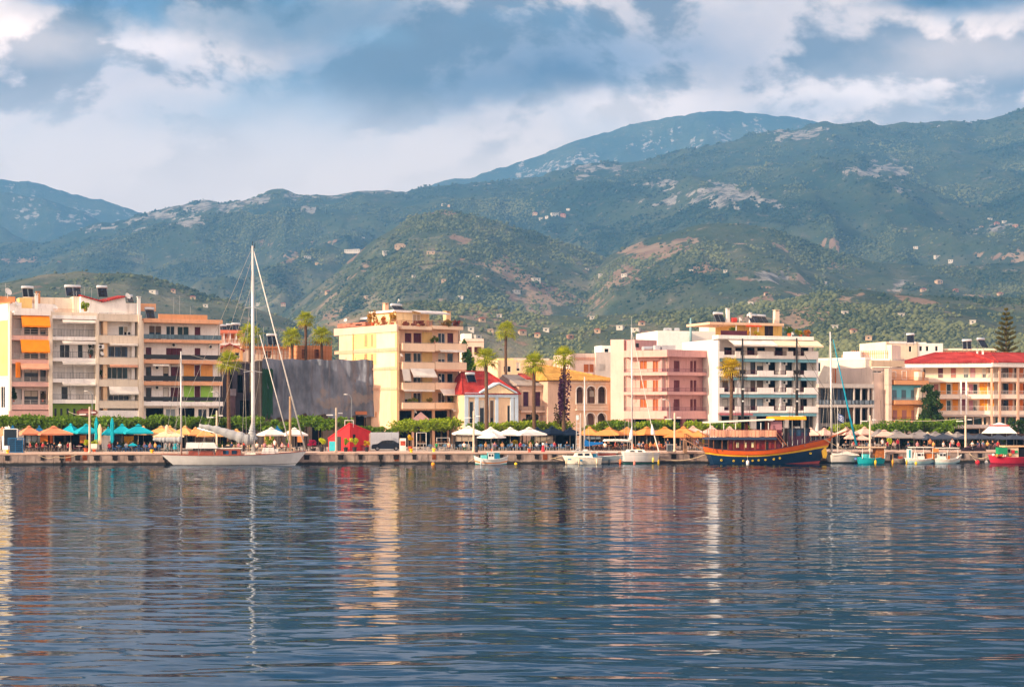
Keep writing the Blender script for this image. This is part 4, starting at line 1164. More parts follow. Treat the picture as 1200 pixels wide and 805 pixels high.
def b_yellow():
    S = None
    b = Bld('apartment_building', 'yellow corner apartment block with planted roof terrace and curved white balconies', (464.6, 266), (545, 274), C4, d=1.5, depth=17, top=215, mat=wallm('ecc2a4'))
    BP = wallm('f1d2b4', .25)
    for r, a, c in ((278, 300, 308), (352, 370, 379), (432, 450, 459), (510, 526, 534)):
        b.bal(68, 195, r, a, c, 'solid', BP, None, .35); b.bal(197, 320, r, a, c, 'solid', BP, None, .35)
    b.bal(66, 186, 188, 209, 222, 'bars', BP, M('8a5a48', .7, .2), .25); b.bal(188, 308, 188, 209, 222, 'bars', BP, M('8a5a48', .7, .2), .25)
    for i, (y0, y1) in enumerate(((232, 299), (310, 369), (390, 449), (466, 525))):
        k = ['shutter', 'glass', 'glass', 'glass'][i]
        for x0, x1, kk in ((82, 108, k), (116, 147, k), (213, 241, 'blue'), (249, 273, 'shutter' if i == 0 else 'glass')): b.win(x0, y0 + 4, x1, y1, kk, MAROON if kk == 'shutter' else None)
        b.blk('painted_panel', 150, 190, y0, y1, 1.44, 1.48, YELL)
    b.awn(102, 195, 375, 411, OFFW, 1.0, -.35); b.awn(70, 100, 377, 425, OFFW, .5, -.35); b.awn(218, 310, 456, 482, OFFW, 1.0, -.35); b.awn(72, 192, 458, 466, OFFW, .5, -.35); b.awn(200, 316, 379, 387, PEACH, .5, -.35); b.awn(215, 308, 302, 312, OFFW, .5, -.35)
    b.blk('ground_fascia', 196, 330, 580, 608, -.3, 1.5, M('cfb9ae', .8, .1)); b.awn(258, 335, 530, 545, OFFW, 1.0)
    for x0, x1 in ((58, 110), (118, 190), (200, 250), (258, 310)): b.win(x0, 540, x1, 690, 'dark')
    b.blk('penthouse', 46, 178, 150, 215, 4.0, 11, wallm('f0d7a8')); b.win(112, 163, 142, 208, 'glass', None, 4.0, False); b.win(150, 165, 158, 208, 'dark', None, 4.0, False)
    b.blk('terrace_roof', 40, 110, 146, 154, 3.6, 11, WHT); b.awn(108, 222, 148, 166, cloth('c9c4c4'), 2.6, 4.0)
    b.chimney(245, 263, 150, 188, 4.0, wallm('e5c096')); b.chimney(4, 18, 118, 160, 9.0, wallm('e5b796')); b.solar(62, 122, 42, 28, 4.5, 2); b.dish(218, 415, 9, .4); b.dish(66, 324, 8, -.1); b.dish(120, 545, 9, .4); b.dish(56, 122 - 14, 6, 5)
    b.blk('corner_pier', 50, 60, 225, 640, -.02, 1.5, wallm('f1c996'))
    # pink gabled kiosk sign over the ground floor
    u0, z0 = b.loc(116, 580, -.4); u1, _ = b.loc(176, 580, -.4); zt = b.loc(146, 546, -.4)[1]
    mb = MB(); P = [(u0, z0), (u1, z0), (u1, z0 + .35), ((u0 + u1) / 2, zt), (u0, z0 + .35)]
    mb.poly([(x, -.4, z) for x, z in P]); mb.poly([(x, -.25, z) for x, z in reversed(P)])
    for k in range(5): a, c = P[k], P[(k + 1) % 5]; mb.poly([(a[0], -.4, a[1]), (a[0], -.25, a[1]), (c[0], -.25, c[1]), (c[0], -.4, c[1])])
    b.put(mb, 'gabled_board', M('d9b0aa', .8, .1))
    # the sunlit side
    q = b.A - b.n * 17
    pxq = 600 + F * q.x / q.y
    s = Bld('side', '', (pxq, q.y), (464.6, 266), C3, d=0.0, depth=1, root=b, top=215)
    s.blk('painted_panel', 378, 470, 240, 297, -.05, -.005, wallm('ecc584')); s.blk('painted_panel', 378, 470, 317, 360, -.05, -.005, wallm('ecc584')); s.blk('plaster_panel', 476, 548, 240, 297, -.04, -.005, wallm('eed0b2', .25)); s.blk('plaster_panel', 476, 548, 316, 370, -.04, -.005, wallm('eed0b2', .25))
    s.blk('string_course', 308, 553, 300, 313, -.10, -.005, wallm('d9a98e')); s.blk('string_course', 308, 553, 375, 384, -.10, -.005, wallm('d9a98e')); s.blk('string_course', 308, 553, 452, 462, -.1, -.005, wallm('d9a98e'))
    s.blk('parapet', 306, 553, 210, 238, -.12, .2, wallm('e2b9a6', .2))
    for x0, x1 in ((426, 440), (452, 462)):
        s.win(x0, 240, x1, 290, 'shutter', M('6f5a48', .7), 0.0, False); s.win(x0, 316, x1, 350, 'shutter', MAROON, 0.0, False)
    s.win(383, 320, 391, 336, 'glass', None, 0.0, False); s.win(383, 245, 391, 262, 'glass', None, 0.0, False)
    s.blk('drainpipe', 380, 383, 238, 420, -.12, -.05, TERR)
    mb = MB(); u0, z = s.loc(440, 212, .6); u1, _ = s.loc(553, 212, .6); zt = s.loc(500, 186, .6)[1]
    for i in range(40): x = u0 + (u1 - u0) * i / 39; mb.bar((x, .6, z), (x, .6, zt), .03)
    mb.bar((u0, .6, zt), (u1, .6, zt), .05); s.put(mb, 'terrace_railing', M('8a5a48', .7, .2))
    s.blk('roof_clutter', 320, 430, 196, 212, 3, 6, M('a06a58', .85, .3, 1.5)); s.dish(352, 187, 8, 2); s.solar(405, 176, 26, 30, 3)
    s.blk('stair_head', 490, 520, 150, 212, 6, 9, wallm('f0d7a8'))
    b.done()
b_yellow()

def hip_roof(b, u0, u1, y0, y1, z, zr, mat, over=.4, ridge=None):
    mb = MB(); a, c, e, f = u0 - over, u1 + over, y0 - over, y1 + over
    if ridge is None:
        h = min(c - a, f - e) / 2
        ridge = ((a + h, (e + f) / 2), (c - h, (e + f) / 2)) if c - a > f - e else (((a + c) / 2, e + h), ((a + c) / 2, f - h))
    r0, r1 = ridge
    P = [(a, e, z), (c, e, z), (c, f, z), (a, f, z), (*r0, zr), (*r1, zr)]
    if abs(r0[0] - r1[0]) >= abs(r0[1] - r1[1]): fs = [(0, 1, 5, 4), (1, 2, 5), (2, 3, 4, 5), (3, 0, 4)]
    else: fs = [(0, 1, 4), (1, 2, 5, 4), (2, 3, 5), (3, 0, 4, 5)]
    mb.add(P, fs + [(3, 2, 1, 0)])
    mb.box(a, c, e, e + .12, z - .14, z - .003); mb.box(a, a + .12, e + .12, f, z - .14, z - .003); mb.box(c - .12, c, e + .12, f, z - .14, z - .003)
    # ridge and hip caps
    for p, q in ((0, 4), (1, 5 if len(fs[0]) == 4 else 4), (4, 5)):
        mb.tube([P[p], P[q]], .11, 6)
    return b.put(mb, 'roof', mat)

def b_neo():
    b = Bld('house', 'neoclassical cream house with pale blue pilasters and a red tiled roof', (543.5, 268), (607.5, 271), C4, d=0.0, depth=11, top=474, mat=wallm('e8c6a2'), cat='house')
    PB = wallm('b9cbdc', .2)
    b.blk('entablature', 318, 528, 470, 488, -.28, -.005, PB)
    for x0, x1 in ((318, 332), (358, 372), (398, 412), (438, 450), (498, 510), (514, 528)): b.blk('pilaster', x0, x1, 488, 640, -.2, -.005, PB)
    b.win(376, 500, 395, 600, 'glass', PB); b.win(417, 500, 432, 600, 'glass', PB); b.win(485, 520, 496, 590, 'glass', PB); b.win(336, 505, 352, 590, 'glass', PB)
    # pediment
    u0, z0 = b.loc(384, 472, -.5); u1, _ = b.loc(514, 472, -.5); um, zt = b.loc(452, 437, -.5)
    mb = MB(); mb.poly([(u0, -.5, z0), (u1, -.5, z0), (um, -.5, zt)]); mb.poly([(u1, 5, z0), (u0, 5, z0), (um, 5, zt)]); mb.poly([(u0, -.5, z0), (u0, 5, z0), (u1, 5, z0), (u1, -.5, z0)]); o = b.put(mb, 'pediment', wallm('f4d9b0'))
    mb = MB()
    for (xa, za), (xc, zc) in (((u0 - .3, z0), (um, zt + .1)), ((um, zt + .1), (u1 + .3, z0))): mb.hexa([(xa, -.75, za), (xc, -.75, zc), (xc, 5, zc), (xa, 5, za), (xa, -.75, za + .22), (xc, -.75, zc + .22), (xc, 5, zc + .22), (xa, 5, za + .22)])
    b.put(mb, 'cornice', PB, o)
    W = b.W
    hip_roof(b, 0, W, 0, 11, b.top + .02, b.z(W / 2, 392) + .35, REDTILE, .35, ((1.2, 5.2), (W - 3.6, 5.2)))
    b.solar(346, 392, 36, 38, 1.6)
    b.done()
b_neo()

def b_old():
    b = Bld('house', 'weathered old house with grey tiled roof and purple shuttered windows between the palms', (608, 273), (658, 276), C5, d=0.0, depth=10, top=408, mat=wallm('cfae98', .8), cat='house')
    for x0, x1 in ((48, 71), (100, 122), (160, 183)):
        b.win(x0, 436, x1, 500, 'shutter', M('4a2340', .7, .25, 2))
        b.blk('window_surround', x0 - 5, x1 + 5, 430, 435, -.09, -.005, wallm('e2c9b4'))
    b.blk('wall_stain', 132, 156, 445, 497, -.012, -.003, M('c26a58', .9, .35, 1.2))
    b.bal(30, 195, 498, 516, 524, 'bars', wallm('d9bca8'), M('8d7c74', .6), .9, 0.0)
    b.win(125, 532, 160, 590, 'shutter', M('b08a84', .8)); b.win(170, 532, 190, 590, 'dark'); b.win(60, 532, 100, 600, 'dark')
    b.blk('string_course', 26, 192, 404, 411, -.2, -.005, wallm('d8c0ae'))
    hip_roof(b, 0, b.W, 0, 10, b.top + .02, b.z(b.W / 2, 362), M('a79c94', .85, .15, 2, 0, 0, .2, .25), .4, ((-.3, 6), (b.W * .6, 6)))
    for (x0, x1, y0, y1) in ((44, 84, 366, 384), (100, 138, 366, 390)):
        u0, z1 = b.loc(x0, y0, 3.0); u1, z0 = b.loc(x1, y1, 1.2)
        mb = MB(); mb.hexa([(u0, 1.2, z0), (u1, 1.2, z0), (u1 - .6, 3.4, z1 + .15), (u0 - .6, 3.4, z1 + .15), (u0, 1.2, z0 + .25), (u1, 1.2, z0 + .25), (u1 - .6, 3.4, z1 + .4), (u0 - .6, 3.4, z1 + .4)]); b.put(mb, 'tile_patch', M('9a3a34', .8, .25, 2))
    b.done()
b_old()

def arch_op(mb, u0, u1, z0, zs, y, zt, rev, seg=10):
    """wall band z0..zt above/around an arched opening u0..u1 springing at zs; returns nothing, draws the spandrels and reveals"""
    r = (u1 - u0) / 2; c = (u0 + u1) / 2
    pts = [(c - r * math.cos(math.pi * k / seg), zs + r * math.sin(math.pi * k / seg)) for k in range(seg + 1)]
    for (xa, za), (xb, zb) in zip(pts, pts[1:]):
        mb.poly([(xa, y, za), (xb, y, zb), (xb, y, zt), (xa, y, zt)])
        mb.poly([(xa, y, za), (xa, y + rev, za), (xb, y + rev, zb), (xb, y, zb)])
    for x in (u0, u1): mb.poly([(x, y, z0), (x, y + rev, z0), (x, y + rev, zs), (x, y, zs)])

def b_arches():
    b = Bld('house', 'old stone house with white arched loggias on two floors and ochre roof', (667, 274), (721, 277.5), C5, d=0.0, depth=12, top=386, mat=wallm('dcb79a', .7), cat='house')
    W, D = b.W, b.depth
    rows = []
    for (xs, ys, ybot) in ((((276, 307), (321, 358), (368, 403)), 432, 490), (((318, 356), (366, 404)), 548, 640)):
        ar = []
        for x0, x1 in xs:
            u0, _ = b.loc(x0, ys); u1, z = b.loc(x1, ys); ar.append((u0, u1))
        rows.append((ar, b.loc(340, ys)[1], b.loc(340, ybot)[1] if ybot < 600 else 0.0))
    mb = MB(); frames = MB()
    top = b.top; cuts = []
    for ar, zs, z0 in rows:
        zt = zs + max((q[1] - q[0]) / 2 for q in ar) + .12
        for u0, u1 in ar:
            cuts.append((u0, u1, z0, zt)); arch_op(mb, u0, u1, z0, zs, 0, zt, .5)
            r = (u1 - u0) / 2; c = (u0 + u1) / 2
            P = [(c - r * math.cos(math.pi * k / 12), zs + r * math.sin(math.pi * k / 12)) for k in range(13)]
            for (xa, za), (xb, zb) in zip(P, P[1:]):
                f = 1 + .16 / r
                q = lambda x, z: (c + (x - c) * f, zs + (z - zs) * f)
                xa2, za2 = q(xa, za); xb2, zb2 = q(xb, zb)
                frames.hexa([(xa, -.06, za), (xb, -.06, zb), (xb, -.004, zb), (xa, -.004, za), (xa2, -.06, za2), (xb2, -.06, zb2), (xb2, -.004, zb2), (xa2, -.004, za2)])
            for x in (u0 - .12, u1): frames.box(x - .02, x + .14, -.07, -.004, z0, zs)
    x0w, x1w = b.loc(416, 540)[0], b.loc(434, 540)[0]
    gridwall(mb, 0, W, 0, top, 0, cuts, rev=0.002)
    mb.poly([(0, D, 0), (0, 0, 0), (0, 0, top), (0, D, top)]); mb.poly([(W, 0, 0), (W, D, 0), (W, D, top), (W, 0, top)]); mb.poly([(W, D, 0), (0, D, 0), (0, D, top), (W, D, top)])
    b.put(mb, 'wall', b.mat); b.put(frames, 'arch_frames', wallm('e9e2da'))
    b.blk('loggia_back', 262, 412, 395, 498, 1.6, 1.8, M('8a6a5c', .9, .2)); b.blk('loggia_back', 262, 412, 500, 640, 1.6, 1.8, M('7a5f55', .9, .2))
    for x in (280, 330, 376): b.win(x, 430, x + 22, 486, 'glass', DARK, 1.6, False)
    for x in (326, 374): b.win(x, 560, x + 22, 600, 'dark', None, 1.55, False)
    b.blk('floor_slab', 262, 412, 492, 500, .05, 1.7, wallm('cfae98'))
    mb = MB(); u0, z = b.loc(274, 510); u1, _ = b.loc(406, 510); zt = b.loc(340, 488)[1]
    for i in range(30): x = u0 + (u1 - u0) * i / 29; mb.lathe([(.03, 0), (.07, (zt - z) * .3), (.03, (zt - z) * .7), (.05, zt - z)], 6, (x, -.35, z))
    mb.box(u0 - .1, u1 + .1, -.43, -.27, zt, zt + .1); mb.box(u0 - .1, u1 + .1, -.5, 0, z - .2, z); b.put(mb, 'balustrade', wallm('d8c2b0'))
    b.blk('string_course', 250, 438, 395, 402, -.1, -.005, wallm('e2c9b4'))
    hip_roof(b, -3.6, W, 0, 12, top + .02, b.z(0, 318), OCHRE, .5, ((-3.0, 6.5), (-1.2, 6.5)))
    mb = MB(); z1 = b.top; mb.box(-3.6, -.005, .4, 12, 0, z1 - .2); b.put(mb, 'side_wing', wallm('cfae98', .7))
b_arches()

def b_back_mid():
    b = Bld('apartment_building', 'plain pinkish block with orange shuttered windows behind the ochre roofed arched house', (672, 306), (717, 308), C5, d=0.0, depth=12, top=272, mat=wallm('e9cdbf'))
    b.win(308, 318, 330, 352, 'shutter', SHUT_O); b.win(332, 318, 351, 352, 'shutter', SHUT_O)
    b.blk('bare_wing', 360, 432, 266, 380, -.5, -.005, wallm('c9beb8', .7)); b.win(374, 316, 398, 345, 'shutter', M('b0a8a4', .8), -.5, False)
    b.blk('parapet', 268, 358, 288, 300, -.08, -.005, wallm('d8a48e')); b.win(395, 250, 415, 268, 'glass', None, -.5, False)
    b.blk('roof_room', 384, 428, 238, 268, 3, 7, WHT)
    b.done()
    b = Bld('house', 'cream flat roofed house with maroon door just right of the yellow block', (544, 330), (567, 331), C4, d=0.0, depth=9, top=265, mat=wallm('ecd3bd'), cat='house')
    b.win(355, 290, 384, 322, 'shutter', MAROON); b.win(330, 290, 346, 322, 'shutter', MAROON); b.blk('parapet', 310, 392, 258, 268, -.15, .1, wallm('f0ddcc')); b.blk('roof_room', 314, 345, 238, 262, 3, 6, WHT); b.done()
    b = Bld('house', 'low cream house with flat roof behind the red and grey tiled roofs', (583, 318), (652, 321), C4, d=0.0, depth=8, top=342, mat=wallm('e9cba4'), cat='house')
    b.win(470, 365, 500, 390, 'glass'); b.win(520, 350, 535, 385, 'glass'); b.blk('roof_room', 450, 510, 335, 372, 1, 5, wallm('f0d48e')); b.done()
    b = Bld('house', 'low weathered pink house left of the ochre roof with flat parapet', (600, 322), (668, 325), C5, d=0.0, depth=8, top=298, mat=wallm('d8b3a0', .8), cat='house')
    b.win(20, 330, 45, 350, 'glass'); b.win(70, 330, 92, 350, 'glass'); b.blk('parapet', -5, 160, 292, 300, -.1, .2, wallm('e6cfc0')); b.done()
b_back_mid()

def b_pink():  # sun and shade painted in: pale left wing, mauve right front
    b = Bld('apartment_building', 'pink and mauve apartment block with three rows of railed balconies and flat roof', (781.5, 272), (841, 278), C6, d=1.3, depth=12, top=270, mat=PINK_SHADED)
    RL = M('7c5560', .6, .15)
    def wing(w, x0, x1, mat, wins):
        for r, a, c in ((338, 352, 366), (420, 436, 449), (502, 518, 532)): w.bal(x0, x1, r, a, c, 'bars', mat, RL)
        w.blk('parapet', x0, x1, 258, 287, -.05, 1.3, mat)
        for i, (y0, y1) in enumerate(((303, 351), (386, 435), (467, 517))):
            for (xa, xb, dd, m) in wins: w.win(xa, y0, xb, y1 - dd, 'shutter', m)
    wing(b, 226, 438, PINK_SHADED, [(255, 280, 0, M('6a2c36', .6)), (325, 337, 0, M('6a2c36', .6)), (340, 352, 0, M('6a2c36', .6)), (378, 400, 0, M('5a2233', .6))])
    b.blk('ground_beam', 226, 440, 532, 552, -.05, 1.3, PINK_SHADED)
    for x in (218, 292, 337, 420): b.blk('pillar', x, x + 14, 540, 640, -.02, .5, M('7a4a4c', .8))
    for x0, x1 in ((236, 290), (302, 334), (352, 418)): b.win(x0, 545, x1, 690, 'dark')
    b.blk('side_pier', 432, 444, 260, 640, -.02, 1.3, wallm('c99a96'))
    l = Bld('wing', '', (729.5, 274), (781.5, 272), C6, d=1.3, depth=12, root=b, top=270, mat=PALEP)
    wing(l, 40, 226, PALEP, [(110, 124, 14, SHUT_O), (125, 139, 14, SHUT_O), (165, 177, 0, SHUT_O), (178, 190, 0, SHUT_O)])
    l.blk('ground_beam', 40, 226, 532, 552, -.05, 1.3, PALEP)
    for x in (62, 140, 212): l.blk('pillar', x, x + 12, 540, 640, 0, .5, M('7a4a4c', .8))
    for x0, x1 in ((78, 138), (154, 210)): l.win(x0, 545, x1, 690, 'dark')
    l.done()
    t = Bld('tower', '', (715.5, 275.6), (731, 275), C6, d=0, depth=11, root=b, top=212, mat=wallm('e3bfb2', .3)); t.done(name='tower_wall')
    b.blk('roof_room', 88, 182, 214, 262, 4, 9, PINK_SHADED); b.blk('roof_window', 93, 105, 228, 245, 3.93, 3.99, GLASS)
    mb = MB()
    for x in (132, 150, 168): u, z = b.loc(x, 250, 3); mb.tube([(u - .5, 3, z), (u + .5, 3, z)], .35, 8)
    b.put(mb, 'water_drum', TANK)
    mb = MB()
    for x in (186, 215, 232, 252): u, z = b.loc(x, 246, 2); mb.box(u - .5, u + .5, 2, 2.6, z - .4, z + .35)
    b.put(mb, 'roof_unit', TANK)
    b.done()
b_pink()

def b_white_back():
    b = Bld('apartment_building', 'plain white block with a tall teal flue behind the pink apartments', (770, 300), (849, 303), C6, d=0, depth=12, top=176, mat=wallm('e2dcd4', .2))
    b.blk('terrace_block', 185, 330, 178, 262, -1.2, -.005, wallm('f2efe9', .2)); b.blk('roof_room', 405, 470, 138, 178, 2, 7, wallm('f0dcc0'))
    u, z0 = b.loc(327, 245, -1.6); zt = b.loc(327, 120, -1.6)[1]
    mb = MB(); mb.lathe([(.25, 0), (.22, zt - z0 - .6), (.13, zt - z0 - .5), (.13, zt - z0)], 10, (u, -1.6, z0)); b.put(mb, 'flue', M('7fa6ac', .5, .15), None, True)
    mb = MB()
    for x in (222, 234, 268): uu, z = b.loc(x, 170, 2); mb.tube([(uu - .4, 2, z), (uu + .4, 2, z)], .33, 8)
    b.put(mb, 'water_drum', TANK); b.win(440, 225, 466, 262, 'dark', None, 0)
    b.done()
b_white_back()

def b_blue():
    b = Bld('apartment_building', 'tall white apartment block with pale blue ceilings and long roof awning behind the wooden ship', (841.5, 273), (960, 279.5), C7, d=1.7, depth=13, top=214, mat=wallm('e2d8d0'))
    x0, x1 = -100, 326
    RB = M('5a2432', .6, .2)
    for r, a, c in ((262, 280, 294), (345, 362, 372), (418, 437, 446), (498, 516, 526)):
        o = b.bal(x0, x1, r, a, c, 'bars', WHT, RB)
        for xa, xb in ((x0, x0 + 22), (x0 + 70, x0 + 92), (66, 135), (190, 218), (266, 326)):
            b.blk('parapet_panel', xa, xb, r, c - 3, -.06, .08, WHT)
        b.blk('painted_soffit', x0 + 6, x1 - 8, c + 1, c + 14, .35, 1.66, BLUEPAINT)
    for i, (y0, y1) in enumerate(((300, 361), (382, 436), (460, 515))):
        for xx, wd in ((-86, 26), (-54, 30), (34, 22), (62, 28), (112, 30), (184, 34), (248, 30)): b.win(xx, y0 + 6, xx + wd, y1, 'glass' if wd != 30 else 'dark', DARK)
        for xx in (-20, 160, 228): b.blk('partition', xx, xx + 7, y0 - 6, y1, .5, 1.7, WHT)
        b.win(6, y0 + 10, 30, y1, 'shutter', M('d8cfc8', .8, .06, 2))
        b.ac(104, y0 + 12); b.ac(178, y0 + 14)
    for xx in (-78, -30, 20, 64, 140, 196, 250): b.win(xx, 246, xx + 34, 282, 'dark')
    b.awn(-65, 124, 212, 243, OFFW, 2.2, .2); b.awn(126, 318, 214, 247, cloth('e8d3b4'), 2.2, .2)
    b.blk('terrace_slab', -104, 306, 196, 212, -.3, 1.7, WHT)
    mb = MB(); u0, z = b.loc(-92, 197, -.1); u1, _ = b.loc(20, 197, -.1); mb.box(u0, u1, -.12, .0, z, z + .9); b.put(mb, 'terrace_parapet', RB)
    b.blk('penthouse', -30, 170, 148, 198, 3.0, 10, wallm('eec06a')); b.blk('penthouse_roof', -140, 178, 140, 150, 1.6, 10, wallm('e8bfa0'))
    b.win(95, 153, 132, 196, 'shutter', M('2b1826', .6), 3.0, False); b.win(30, 156, 60, 196, 'dark', None, 2.95, False)
    for x in (-28, 32, 66): b.blk('post', x, x + 3, 150, 197, 1.7, 1.8, WHITE)
    b.awn(-4, 62, 148, 160, cloth('d8502a'), 1.6, 3.0)
    b.chimney(-66, -54, 78, 142, 4); b.chimney(141, 159, 84, 150, 5, wallm('e6cdb8')); b.chimney(32, 40, 96, 142, 4)
    b.solar(-92, 96, 40, 46, 3.4, 2); b.solar(54, 104, 40, 36, 3.4, 2); b.solar(92, 106, 40, 34, 3.8, 2); b.dish(-12, 126, 10, 3); b.antenna(-40, 40, 100, 5, 0)
    mb = MB(); u, z = b.loc(-36, 128, 4); mb.tube([(u - .4, 4, z), (u + .4, 4, z)], .4, 8); b.put(mb, 'water_drum', M('b83a30', .6))
    for y in (527,): b.awn(-110, 30, y, y + 10, cloth('b56a70'), 1.2)
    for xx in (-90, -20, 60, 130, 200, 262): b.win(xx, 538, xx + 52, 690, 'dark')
    b.dish(-102 + 52, 475, 9, .2); b.dish(212, 188, 8, .4)
    b.blk('side_pier', -106, -98, 215, 640, -.05, 1.7, WHT); b.blk('side_pier', 318, 326, 285, 640, .6, 1.7, WHT)
    b.done()
b_blue()

def b_modern():
    b = Bld('building', 'low grey modern building with two glazed storeys and deep concrete slabs', (960.5, 279), (1025, 282), C7, d=1.4, depth=9, top=412, mat=M('7a7674', .85, .12, .5, .3))
    CONC = wallm('b9b0ab', .5)
    b.blk('roof_slab', 328, 565, 402, 419, -.1, 1.4, CONC); b.bal(328, 567, 472, 491, 502, 'glass', CONC, glassm('6a7886'))
    for x in (335, 372, 408, 444): b.win(x, 422, x + 33, 490, 'blue', DARK); b.win(x, 506, x + 33, 570, 'glass', DARK)
    b.win(482, 424, 560, 490, 'dark'); b.win(482, 508, 560, 580, 'dark')
    for x in (478, 508, 540, 561): b.blk('pillar', x, x + 5, 420, 640, .05, .3, CONC)
    b.win(340, 585, 470, 690, 'dark')
    b.done()
    b = Bld('apartment_building', 'sunlit white block with orange shutters standing behind the grey modern building', (955, 297), (1045, 290), C7, d=0, depth=13, top=296, mat=wallm('ded2c4', .25))
    for x0, x1 in ((383, 392), (394, 402), (404, 412), (462, 474)): b.win(x0, 336, x1, 398, 'shutter', SHUT_O)
    b.blk('parapet', 318, 556, 290, 300, -.06, .3, wallm('f2e6da', .2)); b.blk('roof_room', 432, 505, 264, 296, 3, 8, WHT); b.blk('roof_room', 618, 640, 235, 300, 4, 9, wallm('ecd7c4'))
    mb = MB()
    for i in range(20):
        u, z0 = b.loc(470 + i * 8, 296, 4); mb.bar((u, 4, z0), (u, 4, z0 + 1.5), .12)
    u0, z = b.loc(466, 274, 4); u1, _ = b.loc(626, 274, 4); mb.bar((u0, 4, z), (u1, 4, z), .14); b.put(mb, 'rusty_frame', TERR)
    b.ac(508, 385, 0); b.win(320, 310, 335, 350, 'glass')
    b.done()
b_modern()

def b_loggia():
    b = Bld('house', 'old orange house with a pale blue painted loggia beside the dark tree', (1022, 283), (1082, 286.5), C8, d=0, depth=11, top=332, mat=wallm('d9c3b6', .8), cat='house')
    O = wallm('d99a6c', .6)
    b.blk('cornice', 4, 146, 302, 328, -.3, .3, wallm('cdb49a', .8))
    # loggia body standing forward at the right
    def box(x0, x1, y0, y1, y, wallmat):
        b.blk('loggia_back', x0, x1, y0, y1, -.30, -.02, wallmat)
    for (y0, y1, m) in ((340, 384, wallm('d8a582')), (408, 470, M('6fbfd2', .85, .08, .4)), (492, 556, ORG)):
        box(90, 215, y0, y1, 0, m)
        b.blk('pier', 78, 92, y0 - 4, y1 + 22, -1.6, -.31, wallm('cbb2a4', .6)); b.blk('pier', 206, 222, y0 + 10, y1 + 22, -1.6, -.31, CREAM)
    b.bal(80, 225, 375, 388, 406, 'bars', O, M('9c6a50', .7), 1.7, 0.0); b.bal(80, 222, 462, 472, 490, 'bars', O, M('8d7c80', .7), 1.7, 0.0); b.bal(80, 246, 545, 560, 572, 'bars', O, M('5c4440', .7), 1.7, 0.0)
    for x in (93, 133, 173):
        b.win(x, 428, x + 20, 466, 'shutter', M('5d7a86', .7), -.30, False); b.win(x + 2, 514, x + 22, 556, 'shutter', M('b07468', .7), -.30, False)
    b.win(88, 348, 110, 382, 'blue', None, -.30, False); b.win(134, 345, 156, 384, 'glass', None, -.30, False); b.win(10, 345, 50, 354, 'glass', None, 0)
    b.blk('roof_terrace', 222, 232, 350, 400, -.3, 1, O)
    b.done()
b_loggia()

